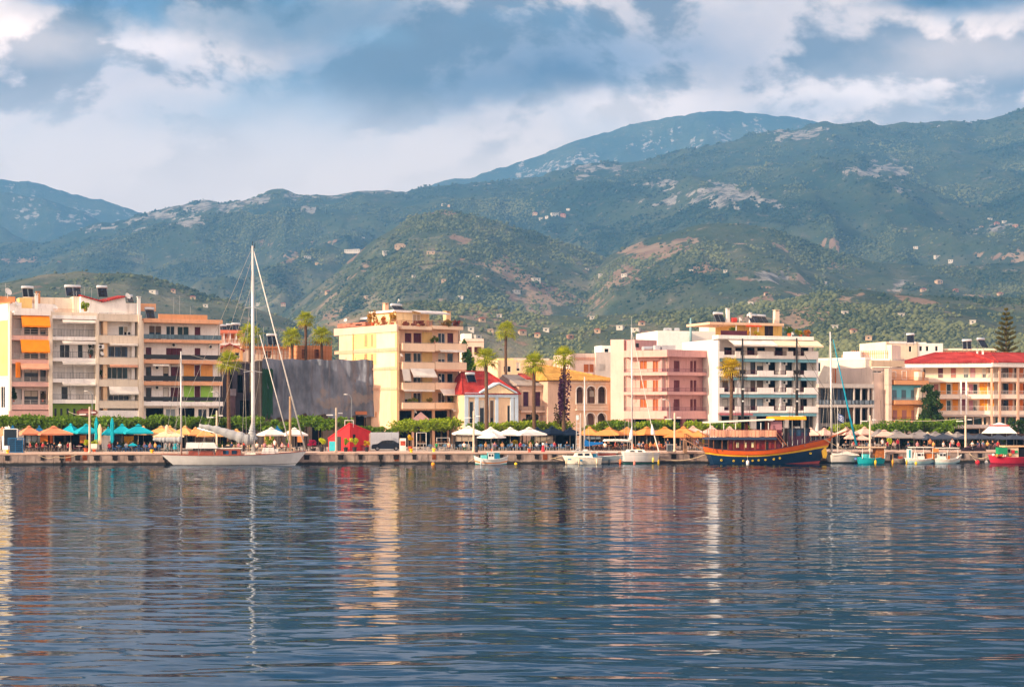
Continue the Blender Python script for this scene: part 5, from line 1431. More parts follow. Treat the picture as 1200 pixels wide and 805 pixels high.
def b_hotel():
    HW = wallm('eed9c6', .3)
    b = Bld('hotel', 'long hotel with bright red tiled roof and orange panelled balconies', (1059, 292), (1165, 289), C8, d=1.6, depth=13, top=322, mat=wallm('f0d6b8', .3))
    r = Bld('wing', '', (1165, 289), (1262, 296), C8, d=1.6, depth=13, root=b, top=322, mat=wallm('d9bda6', .3))  # turned-away wing: shade put into darker wall and panel colours
    OW = M('e8921e', .85, .1, .4); RW = WHITE
    for w, x0, x1 in ((b, 142, 530), (r, 531, 880)):
        for q, a, c in ((358, 378, 394), (432, 448, 466), (498, 518, 533)):
            xs = x0 if q != 498 else max(x0, 290)
            w.bal(xs, x1, q, a, c, 'bars', HW, M('d9cfc8', .6))
        w.blk('eave', x0 - 8, x1, 313, 331, -.5, 1.6, WHT)
        w.blk('ground_slab', x0 + 120 if w is b else x0, x1, 576, 591, -.3, 1.6, wallm('c9bcb6'))
        w.blk('ground_beam', x0 + 120 if w is b else x0, x1, 533, 541, .0, 1.6, wallm('c2b2aa'))
    for x, k, c in ((160, 'glass', None), (215, 'glass', None), (290, 'shutter', MAROON), (345, 'shutter', M('b86a5c', .7)), (400, 'teal', None), (428, 'shutter', M('c98a94', .7)), (480, 'glass', None)): b.win(x, 334, x + 22, 377, k, c)
    for (y0, y1) in ((398, 447), (468, 517)):
        for x in (300, 352, 468, 490): b.blk('orange_panel', x, x + (24 if x < 460 else 20) + (20 if x == 490 else 0), y0, y1, 1.50, 1.57, OW)
        for x, k, c in ((272, 'shutter', M('b87a6c', .7)), (326, 'teal', None), (440, 'glass', None), (446 - 24, 'shutter', M('c98a94', .7))): b.win(x, y0 + 4, x + 20, y1, k, c)
        for x in (385, 408): b.blk('column', x, x + 7, y0 - 8, y1 + 16, -.12, .2, WHT)
        b.blk('stair_recess', 392, 408, y0, y1, 1.45, 1.55, M('8d4a5c', .7))
    for i, (y0, y1) in enumerate(((334, 377), (400, 447), (470, 517))):
        for x in (545, 568, 618, 655, 700, 750): r.win(x, y0, x + 24, y1, 'dark' if x % 3 == 0 else 'glass', DARK)
        for x in (594, 640, 680): r.blk('orange_panel', x, x + 16, y0, y1, 1.50, 1.57, M('c96a28', .85, .1))
    for x in (330, 368, 406, 444, 486): b.win(x, 545, x + 34, 576, 'teal', DARK)
    for x in (536, 582, 622, 670, 720): r.win(x, 545, x + 40, 576, 'teal', DARK)
    for x in (282, 345, 408, 470): b.win(x, 594, x + 58, 690, 'dark')
    for x in (536, 602, 668, 734): r.win(x, 594, x + 60, 690, 'dark')
    for w, x in ((b, 515), (r, 630), (r, 552)): w.blk('column', x, x + 9, 331, 640, -.1, .25, wallm('d0a890', .3))
    b.done(); r.done(name='wing_wall')
    # one tiled roof over both wings
    hip_roof(b, -.2, b.W, -.2, 13, b.top + .5, b.z(b.W / 2, 262), REDTILE, .6, ((5.5, 6.5), (b.W - .4, 6.5)))
    o = hip_roof(r, 0, r.W, -.2, 13, r.top + .5, b.z(b.W / 2, 262), REDTILE, .6, ((-.3, 6.5), (r.W - 4, 6.5)))
    b.solar(415, 212, 40, 42, 6, 2); b.solar(172, 186, 34, 40, 14); r.solar(490, 206, 30, 40, 6); b.chimney(455, 462, 258, 285, 5); b.chimney(478, 486, 258, 285, 5)
b_hotel()

def b_back_right():
    b = Bld('apartment_building', 'cream block with bare side wall behind the red hotel roof at its left end', (1038, 318), (1076, 320), C8, d=0, depth=10, top=222, mat=wallm('f0dcc0', .4))
    b.blk('stair_tower', 65, 90, 265, 310, -.8, -.005, WHT); b.win(100, 240, 112, 265, 'glass'); b.win(165, 240, 178, 265, 'glass'); b.blk('parapet', 84, 196, 220, 230, -.08, .2, WHT)
    b.antenna(148, 180, 225, 3, 2); b.antenna(90, 200, 222, 4, 1); b.done()
    b = Bld('house', 'white flat roofed house with small windows behind the red hotel roof', (1075, 320), (1105, 321), C8, d=0, depth=9, top=228, mat=wallm('f4efe8', .2), cat='house')
    for x in (210, 238, 278): b.win(x, 240, x + 13, 262, 'glass', None)
    b.blk('roof_room', 202, 240, 224, 232, 2, 5, WHT); b.done()
    b = Bld('house', 'long low cream house with flat roof just above the middle of the red hotel roof', (1106, 322), (1168, 322), C8, d=0, depth=9, top=252, mat=wallm('ecc9a4', .4), cat='house')
    b.blk('roof_slab', 316, 540, 250, 258, -.4, .3, wallm('f2ddc4')); b.win(350, 262, 380, 275, 'glass'); b.win(420, 262, 450, 275, 'glass'); b.done()
    b = Bld('house', 'low pink house with rooftop frame left of the cream block behind the grey modern building', (1006, 330), (1040, 331), C8, d=0, depth=9, top=272, mat=wallm('d9a48a', .5), cat='house')
    b.win(-30, 282, -10, 300, 'glass'); b.win(20, 282, 40, 300, 'glass'); b.antenna(-18, 230, 275, 2, 1); b.antenna(40, 236, 275, 2, 2); b.done()
    b = Bld('house', 'small white house with two dark windows behind the tall mast of the white covered boat', (950, 345), (968, 346), C7, d=0, depth=9, top=330, mat=wallm('f0e8de', .4), cat='house')
    b.win(300, 345, 315, 365, 'glass'); b.win(330, 345, 342, 365, 'glass'); b.done()
b_back_right()
# ------------------------------------------------------------------ trees and plants
def hgt(py, Y): return PZ(py, Y) - GZ
BARK = M('5b4a3c', 0.95, 0.25, 3); PALMBARK = M('5e4636', 0.95, 0.25, 4)
def leafcloud(mb, n, c, rx, ry, rz, size, r, m=0, lump=7):
    cs = [(c[0] + r.uniform(-.75, .75) * rx, c[1] + r.uniform(-.75, .75) * ry, c[2] + r.uniform(-.6, .7) * rz, r.uniform(.28, .5)) for _ in range(lump)]
    for i in range(n):
        q = r.choice(cs)
        v = Vector((r.gauss(0, 1), r.gauss(0, 1), r.gauss(0, 1)))
        v.normalize(); v *= r.uniform(.55, 1.08)
        mb.leaf((q[0] + v.x * rx * q[3] * 1.1, q[1] + v.y * ry * q[3] * 1.1, q[2] + v.z * rz * q[3] * 1.5), size * r.uniform(.7, 1.3), m, r)
def tree_proto(name, seed, h, rx, rz, leafmat, n=520, size=.22):
    r = random.Random(seed)
    root = empty(name)
    mb = MB(); zc = h - rz
    mb.tube([(0, 0, 0), (.06, .03, zc * .5), (0, 0, zc * .95)], [.17, .13, .10], 7)
    for k in range(6):
        a = k * 1.05 + r.uniform(-.3, .3); L = rx * r.uniform(.5, .85)
        mb.tube([(0, 0, zc * .9), (math.cos(a) * L * .5, math.sin(a) * L * .5, zc + rz * .1), (math.cos(a) * L, math.sin(a) * L, zc + rz * r.uniform(.2, .7))], [.08, .05, .02], 5)
    mb.build('trunk', BARK, root)
    mb = MB(); leafcloud(mb, n, (0, 0, zc), rx, rx * .85, rz, size, r, 0, 11)
    mb.build('crown', leafmat, root)
    return root
LG = leafm('5d7a1c', .6); LG2 = leafm('86981f', .5); LGD = leafm('2f4a1c'); LY = leafm('b4bb22', .3)
protos = [tree_proto('plane_tree', 100 + i, 5.0, 2.5, 1.0, (LG, LG, LG2)[i % 3], 620, .24) for i in range(6)]
used = set()
def put_tree(px, pyt, pyb, off, label, grp, w=1.0, pool=(0, 1, 3, 4)):
    Y = qy(px, off); i = random.choice(pool); p = protos[i]
    top = hgt(pyt, Y); s = top / 5.0
    thick = (hgt(pyt, Y) - hgt(pyb, Y)) / 2.0
    loc = (PX(px, Y), Y, GZ)
    sc = (w, w, s)
    rz = random.uniform(0, 6.28)
    if i not in used:
        used.add(i); o = p; o.location = loc; o.rotation_euler = (0, 0, rz); o.scale = sc; tag(o, label, 'tree', grp)
    else:
        o = dup(p, loc, rz, label, grp, sc)
        o['category'] = 'tree'
rows = [
    (2, 160, 488, 501, 20.5, 14.5, 'trees clipped into a green row before the white apartment blocks', 'in the clipped row before the white balconied blocks', (0, 1, 3, 4)),
    (168, 300, 487, 501, 22, 15, 'street trees before the colourful block', 'in the leafy row before the colourful block', (0, 1, 3, 4)),
    (312, 348, 493, 504, 21, 17, 'street trees before the wrapped building', 'before the wrapped building\'s left end', (0, 1, 3)),
    (360, 392, 489, 504, 22, 15, 'street trees before the wrapped building', 'of the tall leafy ones left of the red hut', (0, 3, 4)),
    (426, 452, 498, 507, 23, 12, 'street trees before the wrapped building', 'above the pale fence behind the parked car', (0, 1, 4)),
    (468, 528, 491, 507, 22, 13, 'yellow-green trees before the yellow apartments', 'of the broad yellow-green ones before the yellow block', (2, 5)),
    (560, 612, 494, 504, 24, 12, 'street trees behind the white parasols', 'of the low bright ones before the red roofed house', (2, 5, 1)),
    (622, 664, 495, 504, 25, 14, 'street trees behind the navy parasols', 'of the low bright ones before the weathered house', (2, 5, 0)),
    (690, 716, 496, 504, 25, 13, 'street trees behind the tan parasols', 'of the low bright ones before the arched house', (2, 5)),
    (724, 786, 493, 505, 24, 13, 'street trees before the pink apartments', 'of the leafy ones before the pink block', (0, 1, 5)),
    (812, 866, 494, 504, 24, 12, 'street trees before the blue ceilinged block', 'of the bright ones behind the wooden ship', (0, 2, 5)),
    (982, 1016, 497, 504, 26, 13, 'street trees before the grey modern building', 'of the small ones before the grey modern building', (2, 0)),
    (1030, 1114, 493, 507, 25, 11, 'clipped trees before the old orange house', 'in the dense clipped row before the orange house', (0, 1, 3, 4)),
]
for (a, b, t, bt, off, st, grp, lab, pool) in rows:
    n = int(round((b - a) / st)) + 1
    for k in range(n):
        px = a + (b - a) * k / max(1, n - 1) + random.uniform(-1.5, 1.5)
        l = lab if n == 1 else '%s tree from left %s' % (nth(k), lab)
        put_tree(px, t + random.uniform(-1.5, 3.4), bt, off + random.uniform(-.7, .7), l, grp, random.uniform(.82, 1.12) * (0.9 if st < 14 else 1.0), pool)
for i, p in enumerate(protos):
    if i not in used: bpy.data.objects.remove(p)

def palm(px, pyc, pyb, Y, label, rad=1.75, seed=0, dry=0.15, skirt=True, lean=0.0, n=44):
    r = random.Random(seed * 7 + 3)
    x = PX(px, Y); zc = PZ(pyc, Y) - GZ
    root = empty('palm_tree', (x, Y, GZ), 0, label, 'palm tree', 'palms along the waterfront')
    mb = MB(); pts = []; rd = []
    for i in range(13):
        t = i / 12; pts.append((lean * (1 - t) ** 2 + .05 * math.sin(t * 5 + seed), .06 * math.cos(t * 4 + seed), zc * t)); rd.append((.30 - .08 * t) * (1 + (.22 if i == 0 else 0)) * (1.06 if i % 2 else .96))
    mb.tube(pts, rd, 10)
    mb.build('trunk', PALMBARK, root)
    mb = MB(); dead = MB()
    for k in range(n):
        up = 1.30 - 2.15 * (k / n) + r.uniform(-.12, .12)          # from upright at the heart to hanging
        az = k * 2.39996 + r.uniform(-.2, .2)
        d = Vector((math.cos(az) * math.cos(up), math.sin(az) * math.cos(up), math.sin(up)))
        tgt = dead if up < -.70 else mb
        L = rad * r.uniform(.40, .66)
        base = Vector((0, 0, zc)); tip = base + d * L + Vector((0, 0, -.05))
        tgt.tube([base, tip], [.03, .018], 4)
        side = d.cross(Vector((0, 0, 1)));
        if side.length < .05: side = Vector((1, 0, 0))
        side.normalize(); nrm = side.cross(d).normalized()
        m = 9
        for j in range(m):
            a = (j / (m - 1) - .5) * 2.9
            dd = d * math.cos(a) + side * math.sin(a); dd.normalize()
            ln = rad * r.uniform(.55, .80) * (1 - .25 * abs(a) / 1.45)
            w = .062 * rad / 1.75
            e = dd.cross(nrm).normalized() * w
            mid = tip + dd * ln * .55 + nrm * .04; end = tip + dd * ln + Vector((0, 0, -ln * .33))
            tgt.add([tip - e * .4, tip + e * .4, mid + e, mid - e, end], [(0, 1, 2, 3), (3, 2, 4)])
    mb.build('crown', leafm('949c24', .8) if dry < .5 else leafm('b59c1e', .5), root)
    if skirt and dead.v: dead.build('dry_skirt', leafm('8a6a2c', .35), root)
    return root
palm(268, 425, 500, qy(268, 19), 'palm with yellow-green crown before the dark passage right of the colourful block', 1.9, 1)
palm(293, 393, 480, 285, 'tall palm whose crown shows behind the big white yacht mast', 2.3, 2)
palm(342, 396, 480, 284, 'left palm of the three rising behind the wrapped building', 1.95, 3)
palm(358, 375, 480, 290, 'tallest palm of the three rising behind the wrapped building', 1.8, 4)
palm(377, 394, 480, 286, 'right palm of the three rising behind the wrapped building', 2.0, 5)
palm(570, 420, 500, qy(570, 21), 'slender palm before the red roofed neoclassical house', 1.9, 6)
palm(593, 388, 480, 300, 'far tall palm rising behind the red tiled roof', 2.1, 7)
palm(626, 427, 500, qy(626, 22), 'palm with round crown before the weathered old house', 1.95, 8)
palm(661, 419, 500, qy(661, 22), 'palm wrapped in purple bougainvillea beside the arched house', 1.9, 9)
palm(857, 432, 495, qy(857, 24), 'ragged yellowing palm between the pink and the blue ceilinged blocks', 2.1, 10, .8)

def bush(name, label, cat, px, pyt, pyb, Y, hw, mat, n=260, size=.14, group=None, pot=None, seed=1):
    """leafy plant; with pot=(radius,height,material) it grows in a pot"""
    r = random.Random(seed + int(px * 10))
    k = Y / F
    z0 = max(0, PZ(pyb, Y) - GZ); z1 = PZ(pyt, Y) - GZ; rz = (z1 - z0) / 2
    root = empty(name, (PX(px, Y), Y, GZ), 0, label, cat, group)
    mb = MB(); leafcloud(mb, n, (0, 0, z0 + rz), hw * k, hw * k, rz, size, r, 0, 6)
    mb.build('foliage', mat, root)
    mb = MB(); mb.tube([(0, 0, max(0.02, pot[1] if pot else 0)), (.02, 0, z0 + rz)], [.05, .03], 6); mb.build('stem', BARK, root)
    if pot:
        mb = MB(); mb.lathe([(pot[0] * .7, 0), (pot[0] * .95, pot[1] * .9), (pot[0] * 1.05, pot[1] * .9), (pot[0] * 1.05, pot[1])], 12); mb.build('pot', pot[2], root)
    return root
POTD = M('26262b', .6, .15); POTT = M('b5532c', .8, .15)
bush('climbing_plant', 'purple bougainvillea climbing the palm beside the arched house', 'climbing plant', 661, 436, 500, qy(661, 21.2), 7.5, leafm('3f1a46', .4), 1100, .17, None, None, 5)
bush('climbing_plant', 'dark reddish creeper hanging by the old house beside the bougainvillea palm', 'climbing plant', 656, 468, 503, qy(656, 23), 6, leafm('4a3a26', .4), 500, .16, None, None, 6)
bush('tree', 'green tree squeezed between the yellow apartments and the maroon doored house', 'tree', 549, 402, 440, 284, 8, leafm('4c7a1e'), 900, .3)
def big_tree(px, Y, label):
    r = random.Random(77); k = Y / F; root = empty('tree', (PX(px, Y), Y, GZ), 0, label, 'tree')
    mb = MB(); mb.tube([(0, 0, 0), (.15, 0, 2.5), (-.2, .1, 5)], [.28, .2, .1], 8); mb.build('trunk', BARK, root)
    mb = MB()
    for (dx, py, rx, rz) in ((-5, 457, 7, 6), (1, 463, 8, 6), (-3, 472, 10, 7), (6, 478, 9, 6), (-1, 487, 12, 7), (8, 490, 8, 6), (-9, 489, 6, 7)):
        leafcloud(mb, 620, (dx * k, r.uniform(-1, 1), PZ(py, Y) - GZ), rx * k, rx * k * .8, rz * k, .22, r, 0, 8)
    mb.build('crown', LGD, root)
big_tree(1092, 284, 'big dark green tree between the old orange house and the red roofed hotel')
if False: bush('tree', 'big dark green tree between the old orange house and the red roofed hotel', 'tree', 1092, 449, 500, 284, 15, LGD, 3000, .3, None, None, 12)
bush('shrub', 'dark green shrub at the photo\'s right edge before the hotel', 'shrub', 1192, 492, 508, qy(1192, 23), 9, LGD, 700, .2)
bush('shrub', 'dark rounded shrub left of two before the old house', 'shrub', 617, 489, 499, qy(617, 26.5), 5, leafm('3a2f22', .4), 400, .16); bush('shrub', 'dark rounded shrub right of two before the old house', 'shrub', 627, 486, 499, qy(627, 26.5), 4.5, leafm('33281f', .4), 400, .16)
for i, (px, t, bt, hw, m, lab) in enumerate(((377, 513.5, 522, 5, LY, 'round yellow-green tree in black pot left of the red hut'), (405, 513.5, 521, 4.5, LG2, 'yellow-green tree in dark pot touching the red hut corner'), (415.5, 514, 521.5, 4.5, LY, 'round lime tree in black pot before the red hut'), (429.5, 517, 522, 4, leafm('c9a81a', .3), 'small yellow bush in black pot at the red hut\'s right end'))):
    bush('potted_tree', lab, 'potted plant', px, t, bt, qy(px, 7.5), hw, m, 420, .1, 'potted trees by the red hut', (.34, .62, POTD))
bush('potted_plant', 'yellow flowering plant in terracotta pot by the quay bollard', 'potted plant', 481, 510, 516, qy(481, 7), 3.2, leafm('d8b41a', .3), 260, .09, None, (.3, .7, POTT))
# balcony and terrace plants
def balcony_plant(px, pyt, pyb, Y, hw, mat, lab, n=330): 
    k = Y / F; r = random.Random(int(px * 7)); z1, z0 = PZ(pyt, Y), PZ(pyb, Y)
    root = empty('potted_plant', (PX(px, Y), Y, z0), 0, lab, 'potted plant', 'plants on balconies and roof terraces')
    mb = MB(); h = z1 - z0; leafcloud(mb, n, (0, 0, h * .6), hw * k, hw * k * .7, h * .45, .15, r, 0, 6); mb.build('foliage', mat, root)
    mb = MB(); mb.lathe([(hw * k * .3, 0), (hw * k * .42, h * .28)], 8); mb.build('pot', POTT, root)
bp = [(100, 354, 365, 248.4, 5, LG2, 'bright green bush on the roof edge of the white block'), (106, 403, 419.5, 250, 4, LGD, 'dark balcony plant at the right of the white block\'s middle balcony'), (64, 403, 417, 248.3, 2.5, LGD, 'dark balcony plant at the left of the white block\'s middle balcony'),
      (121, 434, 444, 250.2, 3.5, LGD, 'dark plant behind a solid parapet under the white chimney block'), (16, 456, 471, 245.2, 3.5, LGD, 'leafy plant on the lowest balcony under the orange awnings, left'), (50, 460, 471, 246.5, 3, leafm('5a4a2a'), 'reddish plant on the lowest balcony under the orange awnings, right'),
      (437, 365, 383, 272.4, 6, leafm('a87a1c', .4), 'tall golden shrub at the yellow block\'s roof terrace, left end'), (447, 372, 383, 271, 6, leafm('b0641c', .4), 'orange shrub beside the golden one on the yellow block\'s roof terrace'), (460, 366, 383, 268.5, 5, leafm('b58a3a', .4), 'pale golden shrub near the corner of the yellow block\'s roof terrace'),
      (476, 376, 383, 267.4, 5, leafm('8a3a26', .4), 'low red planting at the left of the yellow block\'s terrace rail'), (490, 376, 383, 268.6, 8, leafm('6f3030', .4), 'dark red planting along the yellow block\'s terrace rail'), (522, 375, 383.5, 272, 7, leafm('6a5a28', .4), 'olive planting on the yellow block\'s right terrace'), (534, 376, 383.5, 273, 5, leafm('7a2f3a', .4), 'red planting at the right end of the yellow block\'s terrace'),
      (510, 395, 404, 271, 5, leafm('6a7a22', .4), 'green plant on the top right balcony of the yellow block'), (532, 463, 473, 273.4, 4, LG2, 'green plant on the lowest right balcony of the yellow block'), (483, 467, 473, 268.2, 6, leafm('8a8a26', .4), 'trailing plant on the lowest left balcony of the yellow block'), (503, 467, 473, 269.6, 4, leafm('8a7a26', .4), 'small plant at the right of the lowest left balcony of the yellow block'),
      (859, 385, 394, 276.5, 5, leafm('6d8a22', .4), 'green potted shrub under the red canopy on the blue ceilinged block'), (873, 386, 394, 277, 5, leafm('c08a20', .4), 'yellow potted shrub under the red canopy on the blue ceilinged block'), (886, 387, 394, 277.5, 4, leafm('b5a022', .4), 'lime potted shrub before the maroon terrace door'), (925, 382, 394, 279.6, 6, leafm('4f6a22', .4), 'dark green shrub on the roof terrace right of the maroon door'), (938, 385, 394.5, 280.5, 6, leafm('8a8a2a', .4), 'olive shrub in the middle of the right roof terrace'), (947, 387, 394.5, 281, 5, leafm('b5702a', .4), 'rusty shrub at the right end of the roof terrace'), (834, 404, 410, 279, 4, leafm('d08a1e', .4), 'orange flowering bush on the pink block\'s roof')]
for a in bp: balcony_plant(*a)

def norfolk(px, pyt, pyb, Y):
    z0 = 0; z1 = PZ(pyt, Y) - GZ; k = Y / F
    root = empty('norfolk_pine', (PX(px, Y), Y, GZ), 0, 'tall tiered norfolk pine rising behind the red hotel roof', 'tree')
    br = MB(); br.tube([(0, 0, 0), (0, 0, z1 * .6), (0, 0, z1)], [.35, .22, .04], 8)
    r = random.Random(9); mb = MB()
    zb = PZ(pyb, Y) - GZ - 3; H = z1 - zb
    n = 12
    for t in range(n):
        q = t / (n - 1); z = zb + H * (q ** .92) * .97; L = (17.5 * k) * (1 - q) ** .8 + .35
        for j in range(6):
            a = j * 6.2832 / 6 + t * .7 + r.uniform(-.15, .15); l = L * r.uniform(.8, 1.1)
            d = Vector((math.cos(a), math.sin(a), 0))
            P = [Vector((0, 0, z)) + d * l * s + Vector((0, 0, l * (.10 * s + .22 * s * s))) for s in (0, .35, .7, 1.0)]
            br.tube(P, [.05, .04, .03, .01], 4)
            side = Vector((-d.y, d.x, 0))
            for s in np.linspace(.18, 1, 9):
                c = Vector((0, 0, z)) + d * l * s + Vector((0, 0, l * (.10 * s + .22 * s * s)))
                for sg in (-1, 1, 0):
                    e = c + side * sg * l * .16 * (1.1 - s * .6) + Vector((0, 0, .42))
                    mb.tube([c, e], [.10, .03], 4)
    br.build('trunk', BARK, root); mb.build('crown', leafm('55521c', .5), root)
norfolk(1179, 362, 414, 306)

# ------------------------------------------------------------------ parasols
def parasol_proto(mat, seed):
    root = empty('parasol')
    r = random.Random(seed)
    # square canopy 4 m wide, eaves 2.45 m, apex 3.45 m, drooping a little between its ribs
    mb = MB(); n = 4; W = 2.0; ze, za = 2.47, 3.36
    seg = 6
    for k in range(4):
        a0, a1 = k * math.pi / 2 + math.pi / 4, (k + 1) * math.pi / 2 + math.pi / 4
        c0, c1 = Vector((math.cos(a0), math.sin(a0))) * W * 1.414, Vector((math.cos(a1), math.sin(a1))) * W * 1.414
        g = []
        for i in range(seg + 1):
            t = i / seg
            row = []
            for j in range(seg + 1):
                s = j / seg; p = (c0 * (1 - s) + c1 * s) * t
                sag = .16 * t * (4 * s * (1 - s)) * (1.0 if t < .99 else .7)
                row.append((p.x, p.y, za + (ze - za) * t - sag * .6 + .05 * (1 - t) * t))
            g.append(row)
        for i in range(seg):
            for j in range(seg): mb.add([g[i][j], g[i + 1][j], g[i + 1][j + 1], g[i][j + 1]], [(0, 1, 2, 3)])
        e = g[seg]
        for j in range(seg): mb.add([e[j], e[j + 1], (*e[j + 1][:2], e[j + 1][2] - .2), (*e[j][:2], e[j][2] - .2)], [(0, 3, 2, 1)])
    cn = mb.build('canopy', mat, root)
    mb = MB(); w = .42; z = 3.30
    P = [(w, w, z), (-w, w, z), (-w, -w, z), (w, -w, z), (0, 0, z + .24)]
    mb.add(P, [(0, 1, 4), (1, 2, 4), (2, 3, 4), (3, 0, 4)]); mb.build('vent', mat, cn)
    mb = MB(); mb.tube([(0, 0, .08), (0, 0, 3.35)], .035, 7)
    for k in range(4):
        a = k * math.pi / 2 + math.pi / 4
        mb.tube([(0, 0, 2.35), (math.cos(a) * 1.4, math.sin(a) * 1.4, 2.86)], .016, 4)
    mb.build('pole', M('cfc3b2', .6, .1), root)
    mb = MB(); mb.box(-.4, .4, -.4, .4, 0, .09); mb.build('base', M('77716b', .9, .1), root)
    return root
UM = {'terracotta': cloth('d78a66'), 'teal': cloth('17a3b4'), 'blue': cloth('1b5f8e'), 'sand': cloth('e2a468'), 'cream': cloth('f0d3ac'), 'white': cloth('e9e2da'), 'navy': cloth('142338'), 'tan': cloth('d98d4f'), 'beige': cloth('dbb0a0'), 'grey': cloth('87807f'), 'charcoal': cloth('3c4352')}
UP = {}
def parasol(colr, px, pya, hw, off, label, grp, rz=None, pye=None):
    Y = qy(px, off); s = hw * Y / F / 2.0
    if rz is None: rz = QROT + random.uniform(-.5, .5)
    sw = 1 / (abs(math.cos(rz)) + abs(math.sin(rz)))
    h = PZ(pya, Y) - GZ
    loc = (PX(px, Y), Y, GZ); sc = (s * sw * 1.0, s * sw, h / 3.54)
    if colr not in UP:
        o = UP[colr] = parasol_proto(UM[colr], len(UP)); o.location = loc; o.rotation_euler = (0, 0, rz); o.scale = sc
        tag(o, label, 'parasol', grp)
    else:
        o = dup(UP[colr], loc, rz, label, grp, sc)
runs = [
    ('blue', [(15, 498, 9, 17), (46, 498, 9, 17.5)], 'dark blue parasol behind the terracotta ones', 'blue parasols by the kiosk'),
    ('terracotta', [(3, 500, 9, 16), (34, 498.2, 16, 14), (63, 498.5, 25, 14)], 'terracotta parasol near the blue kiosk', 'terracotta parasols by the kiosk'),
    ('teal', [(83, 495.6, 11, 17), (101, 496, 17, 15), (127, 499.5, 9, 17), (143, 496, 14, 17), (162, 496.4, 20, 14), (155.5, 518.2, 6, 10.0)], 'turquoise parasol in the cafe left of the yacht', 'turquoise parasols left of the yacht'),
    ('sand', [(168, 498.5, 11, 18), (189, 498.4, 15, 17), (199, 498, 12, 18), (217, 498.3, 14, 17), (229, 500, 13, 16.5), (240, 502, 12, 15.5), (258, 501.5, 13, 16.5), (277, 502, 12, 16)], 'sand parasol behind the yacht\'s stern', 'sand parasols behind the yacht'),
    ('cream', [(197, 502.6, 21, 13)], 'cream parasol in front of the sand row by the yacht\'s stern', None),
    ('blue', [(325, 498.5, 8, 18)], 'dark blue parasol top behind the white ones at the yacht\'s mast', None),
    ('white', [(318, 500, 18, 14), (345, 500.4, 17, 14)], 'white parasol behind the yacht\'s foredeck', 'white parasols behind the yacht'),
    ('white', [(549, 498.6, 20, 15), (575, 499.8, 16, 16.5), (576, 504.8, 17, 12), (598, 500, 17, 15), (620, 500, 21, 14)], 'white parasol behind the little turquoise boat', 'white parasols behind the turquoise boat'),
    ('navy', [(630, 500, 14, 17), (647, 499, 19, 15), (668, 500, 15, 15.5)], 'navy blue parasol right of the white ones', 'navy parasols'),
    ('tan', [(691, 499.3, 14, 15), (714, 500, 21, 14), (735, 500, 16, 16), (758, 499.4, 19, 15), (779, 499.5, 17, 15), (801, 499, 18, 16), (797, 503.6, 19, 12), (818, 503.8, 14, 12)], 'tan parasol before the pink apartments', 'tan parasols before the pink apartments'),
    ('beige', [(812, 498.6, 14, 18), (834, 498.4, 15, 18), (855, 499, 14, 18), (915, 500, 14, 17), (950, 500.5, 14, 16.5), (966, 501, 14, 16), (992, 499.8, 13, 16.5), (996, 506.6, 8, 12), (1010, 508.6, 8, 12), (1013, 499.5, 14, 17), (1036, 503, 15, 15.5)], 'dusty beige parasol behind the ship and its neighbours', 'beige parasols behind the wooden ship'),
    ('grey', [(1030, 502.4, 17, 16), (1054, 505, 17, 13), (1050, 503, 14, 17), (1078, 503.5, 17, 15), (1071, 506.5, 14, 12.5), (1096, 505, 15, 14), (1110, 506, 12, 15), (1122, 505.5, 14, 15)], 'pale grey parasol behind the fishing boats', 'grey parasols behind the fishing boats'),
    ('charcoal', [(1038, 504, 14, 17.5), (1087, 508, 15, 12.2), (1105, 507, 16, 12.8), (1134, 507, 15, 14), (1148, 507.5, 16, 14), (1170, 508, 16, 14), (1188, 508, 15, 14), (1205, 508, 14, 14)], 'charcoal parasol behind the fishing boats', 'charcoal parasols behind the fishing boats'),
    ('cream', [(1087, 505.8, 10, 16), (1112, 505, 9, 17)], 'small cream parasol behind the charcoal ones', 'cream parasols behind the charcoal ones'),
]
for colr, lst, lab, grp in runs:
    lst = sorted(lst)
    for k, (px, pya, hw, off) in enumerate(lst):
        l = lab if len(lst) == 1 else lab.replace(' parasol', ' parasol, %s from left,' % nth(k), 1)
        parasol(colr, px, pya, hw, off, l, grp)
def closed_parasol(px, pyt, pyb, off, colr, label):
    Y = qy(px, off); zt = PZ(pyt, Y) - GZ; zb = max(.25, PZ(pyb, Y) - GZ); k = zt - zb
    root = empty('closed_parasol', (PX(px, Y), Y, GZ), 0, label, 'parasol', 'folded parasols')
    mb = MB(); n = 16; prof = [(.10, zb), (.24, zb + k * .12), (.20, zb + k * .35), (.15, zb + k * .45), (.22, zb + k * .55), (.24, zb + k * .75), (.13, zb + k * .93), (.03, zt)]
    vs = []; fs = []
    for j, (rr, z) in enumerate(prof):
        for i in range(n): q = rr * (1.12 if i % 2 else .82); vs.append((q * math.cos(6.2832 * i / n), q * math.sin(6.2832 * i / n), z))
    for j in range(len(prof) - 1):
        for i in range(n): fs.append((j * n + i, j * n + (i + 1) % n, (j + 1) * n + (i + 1) % n, (j + 1) * n + i))
    mb.add(vs, fs); mb.build('canopy', UM[colr], root)
    mb = MB(); mb.tube([(0, 0, 0), (0, 0, zt)], .035, 6); mb.build('pole', STEEL, root)
    mb = MB(); mb.box(-.35, .35, -.35, .35, 0, .08); mb.build('base', M('77716b', .9, .1), root)
closed_parasol(113, 488.5, 521, 9.5, 'teal', 'folded turquoise parasol just right of the tall lamp pole')
closed_parasol(117, 496.5, 521, 9.2, 'cream', 'folded cream parasol right of the turquoise folded one')
closed_parasol(131.5, 489, 519, 9.5, 'teal', 'folded turquoise parasol standing alone before the open turquoise ones')
closed_parasol(195.5, 497.5, 513, 12.0, 'cream', 'folded cream parasol above the yacht\'s stern')
